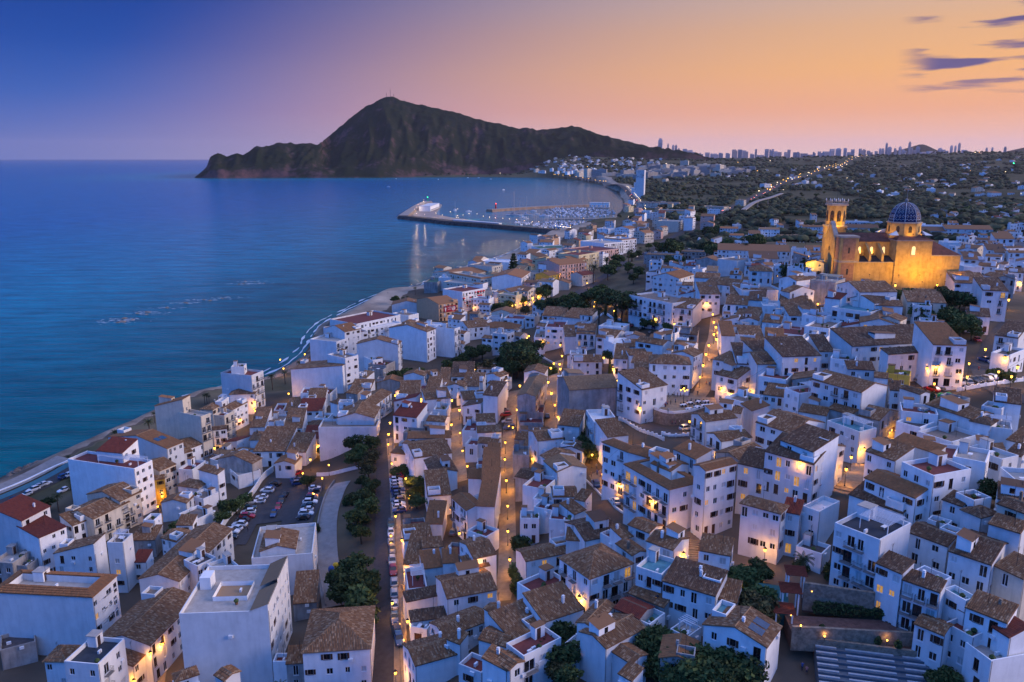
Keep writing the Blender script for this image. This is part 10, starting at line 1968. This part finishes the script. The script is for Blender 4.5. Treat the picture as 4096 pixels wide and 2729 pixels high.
# flyover deck beside the highway
Q = smooth_path(PATH_FLYOVER); t = thing('flyover', 'pale rail viaduct on columns beside the inland highway', 'bridge'); b = MB(); A_, B_ = offset(Q, 4), offset(Q, -4)
for i in range(len(Q)-1):
    z0, z1 = gz(*Q[0])+8, gz(*Q[0])+8; b.add([(*A_[i], z0), (*A_[i+1], z1), (*B_[i+1], z1), (*B_[i], z0), (*A_[i], z0-1.6), (*A_[i+1], z1-1.6), (*B_[i+1], z1-1.6), (*B_[i], z0-1.6)], [(0, 1, 2, 3), (0, 4, 5, 1), (3, 2, 6, 7)])
ob('deck', b.mesh('deck', [M_CONC]), t)
for p in Q[::3]: b = MB(); b.bar((*p, gz(*p)-2), (*p, gz(*Q[0])+6.4), .9, n=8); ob('column', b.mesh('column', [M_CONC]), t)
# ================================================================ labels: say where each repeated thing stands
LM = [('the church', 165, 360), ('the round terrace', TERRACE[6][0]+4, TERRACE[6][1]+6), ('the car park', *LC), ('the straight street', *PATH_STRAIGHT[3]), ('the street crossing', *PATH_STRAIGHT[1]), ('the bay parking', *PATH_STRAIGHT[5]),
      ('the red pergolas', *AMPHI['p2']), ('the stone stairs', *PATH_STAIRA[2]), ('the stepped lane', *PATH_STAIRB[1]), ('the harbour', *PORT['shed'][0]), ('the hilltop cars', 95, 205), ('the beige ramp', *PATH_RAMP[3]), ('the lower promenade', *PATH_SEASIDE[1]),
      ('the park pines', *[(t[0], t[1]) for t in TREES if t[3] == 'p'][-1]), ('the stone alley', *PATH_ALLEY1[3]), ('the narrow alley', *PATH_ALLEY2[1]), ('the steep lane', *PATH_LANE[2]), ('the beach edge', *BEACH[1]), ('the coast road', *PATH_COASTROAD[0]), ('the highway', *PATH_HIGHWAY[0]),
      ('the seaward street', *PATH_CALLE[3]), ('the pedestrian street', *PATH_PLAZA[1]), ('the crossing tower', 150, 375)][:22]
for i, h in enumerate(HOUSES):
    short = {'yellow house': 'the yellow house', 'red advertising': 'the red panel', 'huge blank': 'the blank gable', 'blue lettering': 'the lettered restaurant', 'turquoise roof': 'the turquoise terrace', 'big blank white': 'the blank block', 'cream tower': 'the cream block', 'bare grey': 'the stained gable', 'tall pale blue': 'the bay tower', 'station': 'the station house', 'red awnings': 'the red awnings', 'blue garage': 'the orange shed', 'orange roof and slit': 'the slit-windowed block', 'solar panels': 'the solar roof'}
    for k, v in short.items():
        if k in h[13]: LM.append((v, h[0], h[1]))
def ordinal(n): return ORD[n-1] if n <= 14 else str(n)+({1: 'st', 2: 'nd', 3: 'rd'}.get(n % 10, 'th') if n % 100 not in (11, 12, 13) else 'th')
tw_ = sorted([t for t in THINGS if t['category'] == 'tower'], key=lambda t: t.location.x/t.location.y)
for i, t in enumerate(tw_): t['label'] = 'hazy high-rise tower on the distant skyline, '+('first' if i == 0 else ordinal(i+1))+' inland of the mountain'
lev = {}
for t in THINGS:
    if t.get('auto') != 1: continue
    x, y = t.location.x, t.location.y; n, lx, ly = min(LM, key=lambda l: (l[1]-x)**2+(l[2]-y)**2); dx, dy = x-lx, y-ly
    if math.hypot(dx, dy) < 5: rel = 'at'
    elif abs(dx) > abs(dy): rel = 'seaward of' if dx < 0 else 'inland of'
    else: rel = 'beyond' if dy > 0 else 'this side of'
    lev.setdefault(f"{t['label']} {rel} {n}", []).append((math.hypot(dx, dy), t))
for lab, L_ in lev.items():
    L_.sort(key=lambda q: q[0])
    for i, (d, t) in enumerate(L_):
        t['label'] = lab if len(L_) == 1 else lab+(', nearest it' if i == 0 else f", {ordinal(i+1)} nearest")
for t in THINGS:
    if 'auto' in t.keys(): del t['auto']
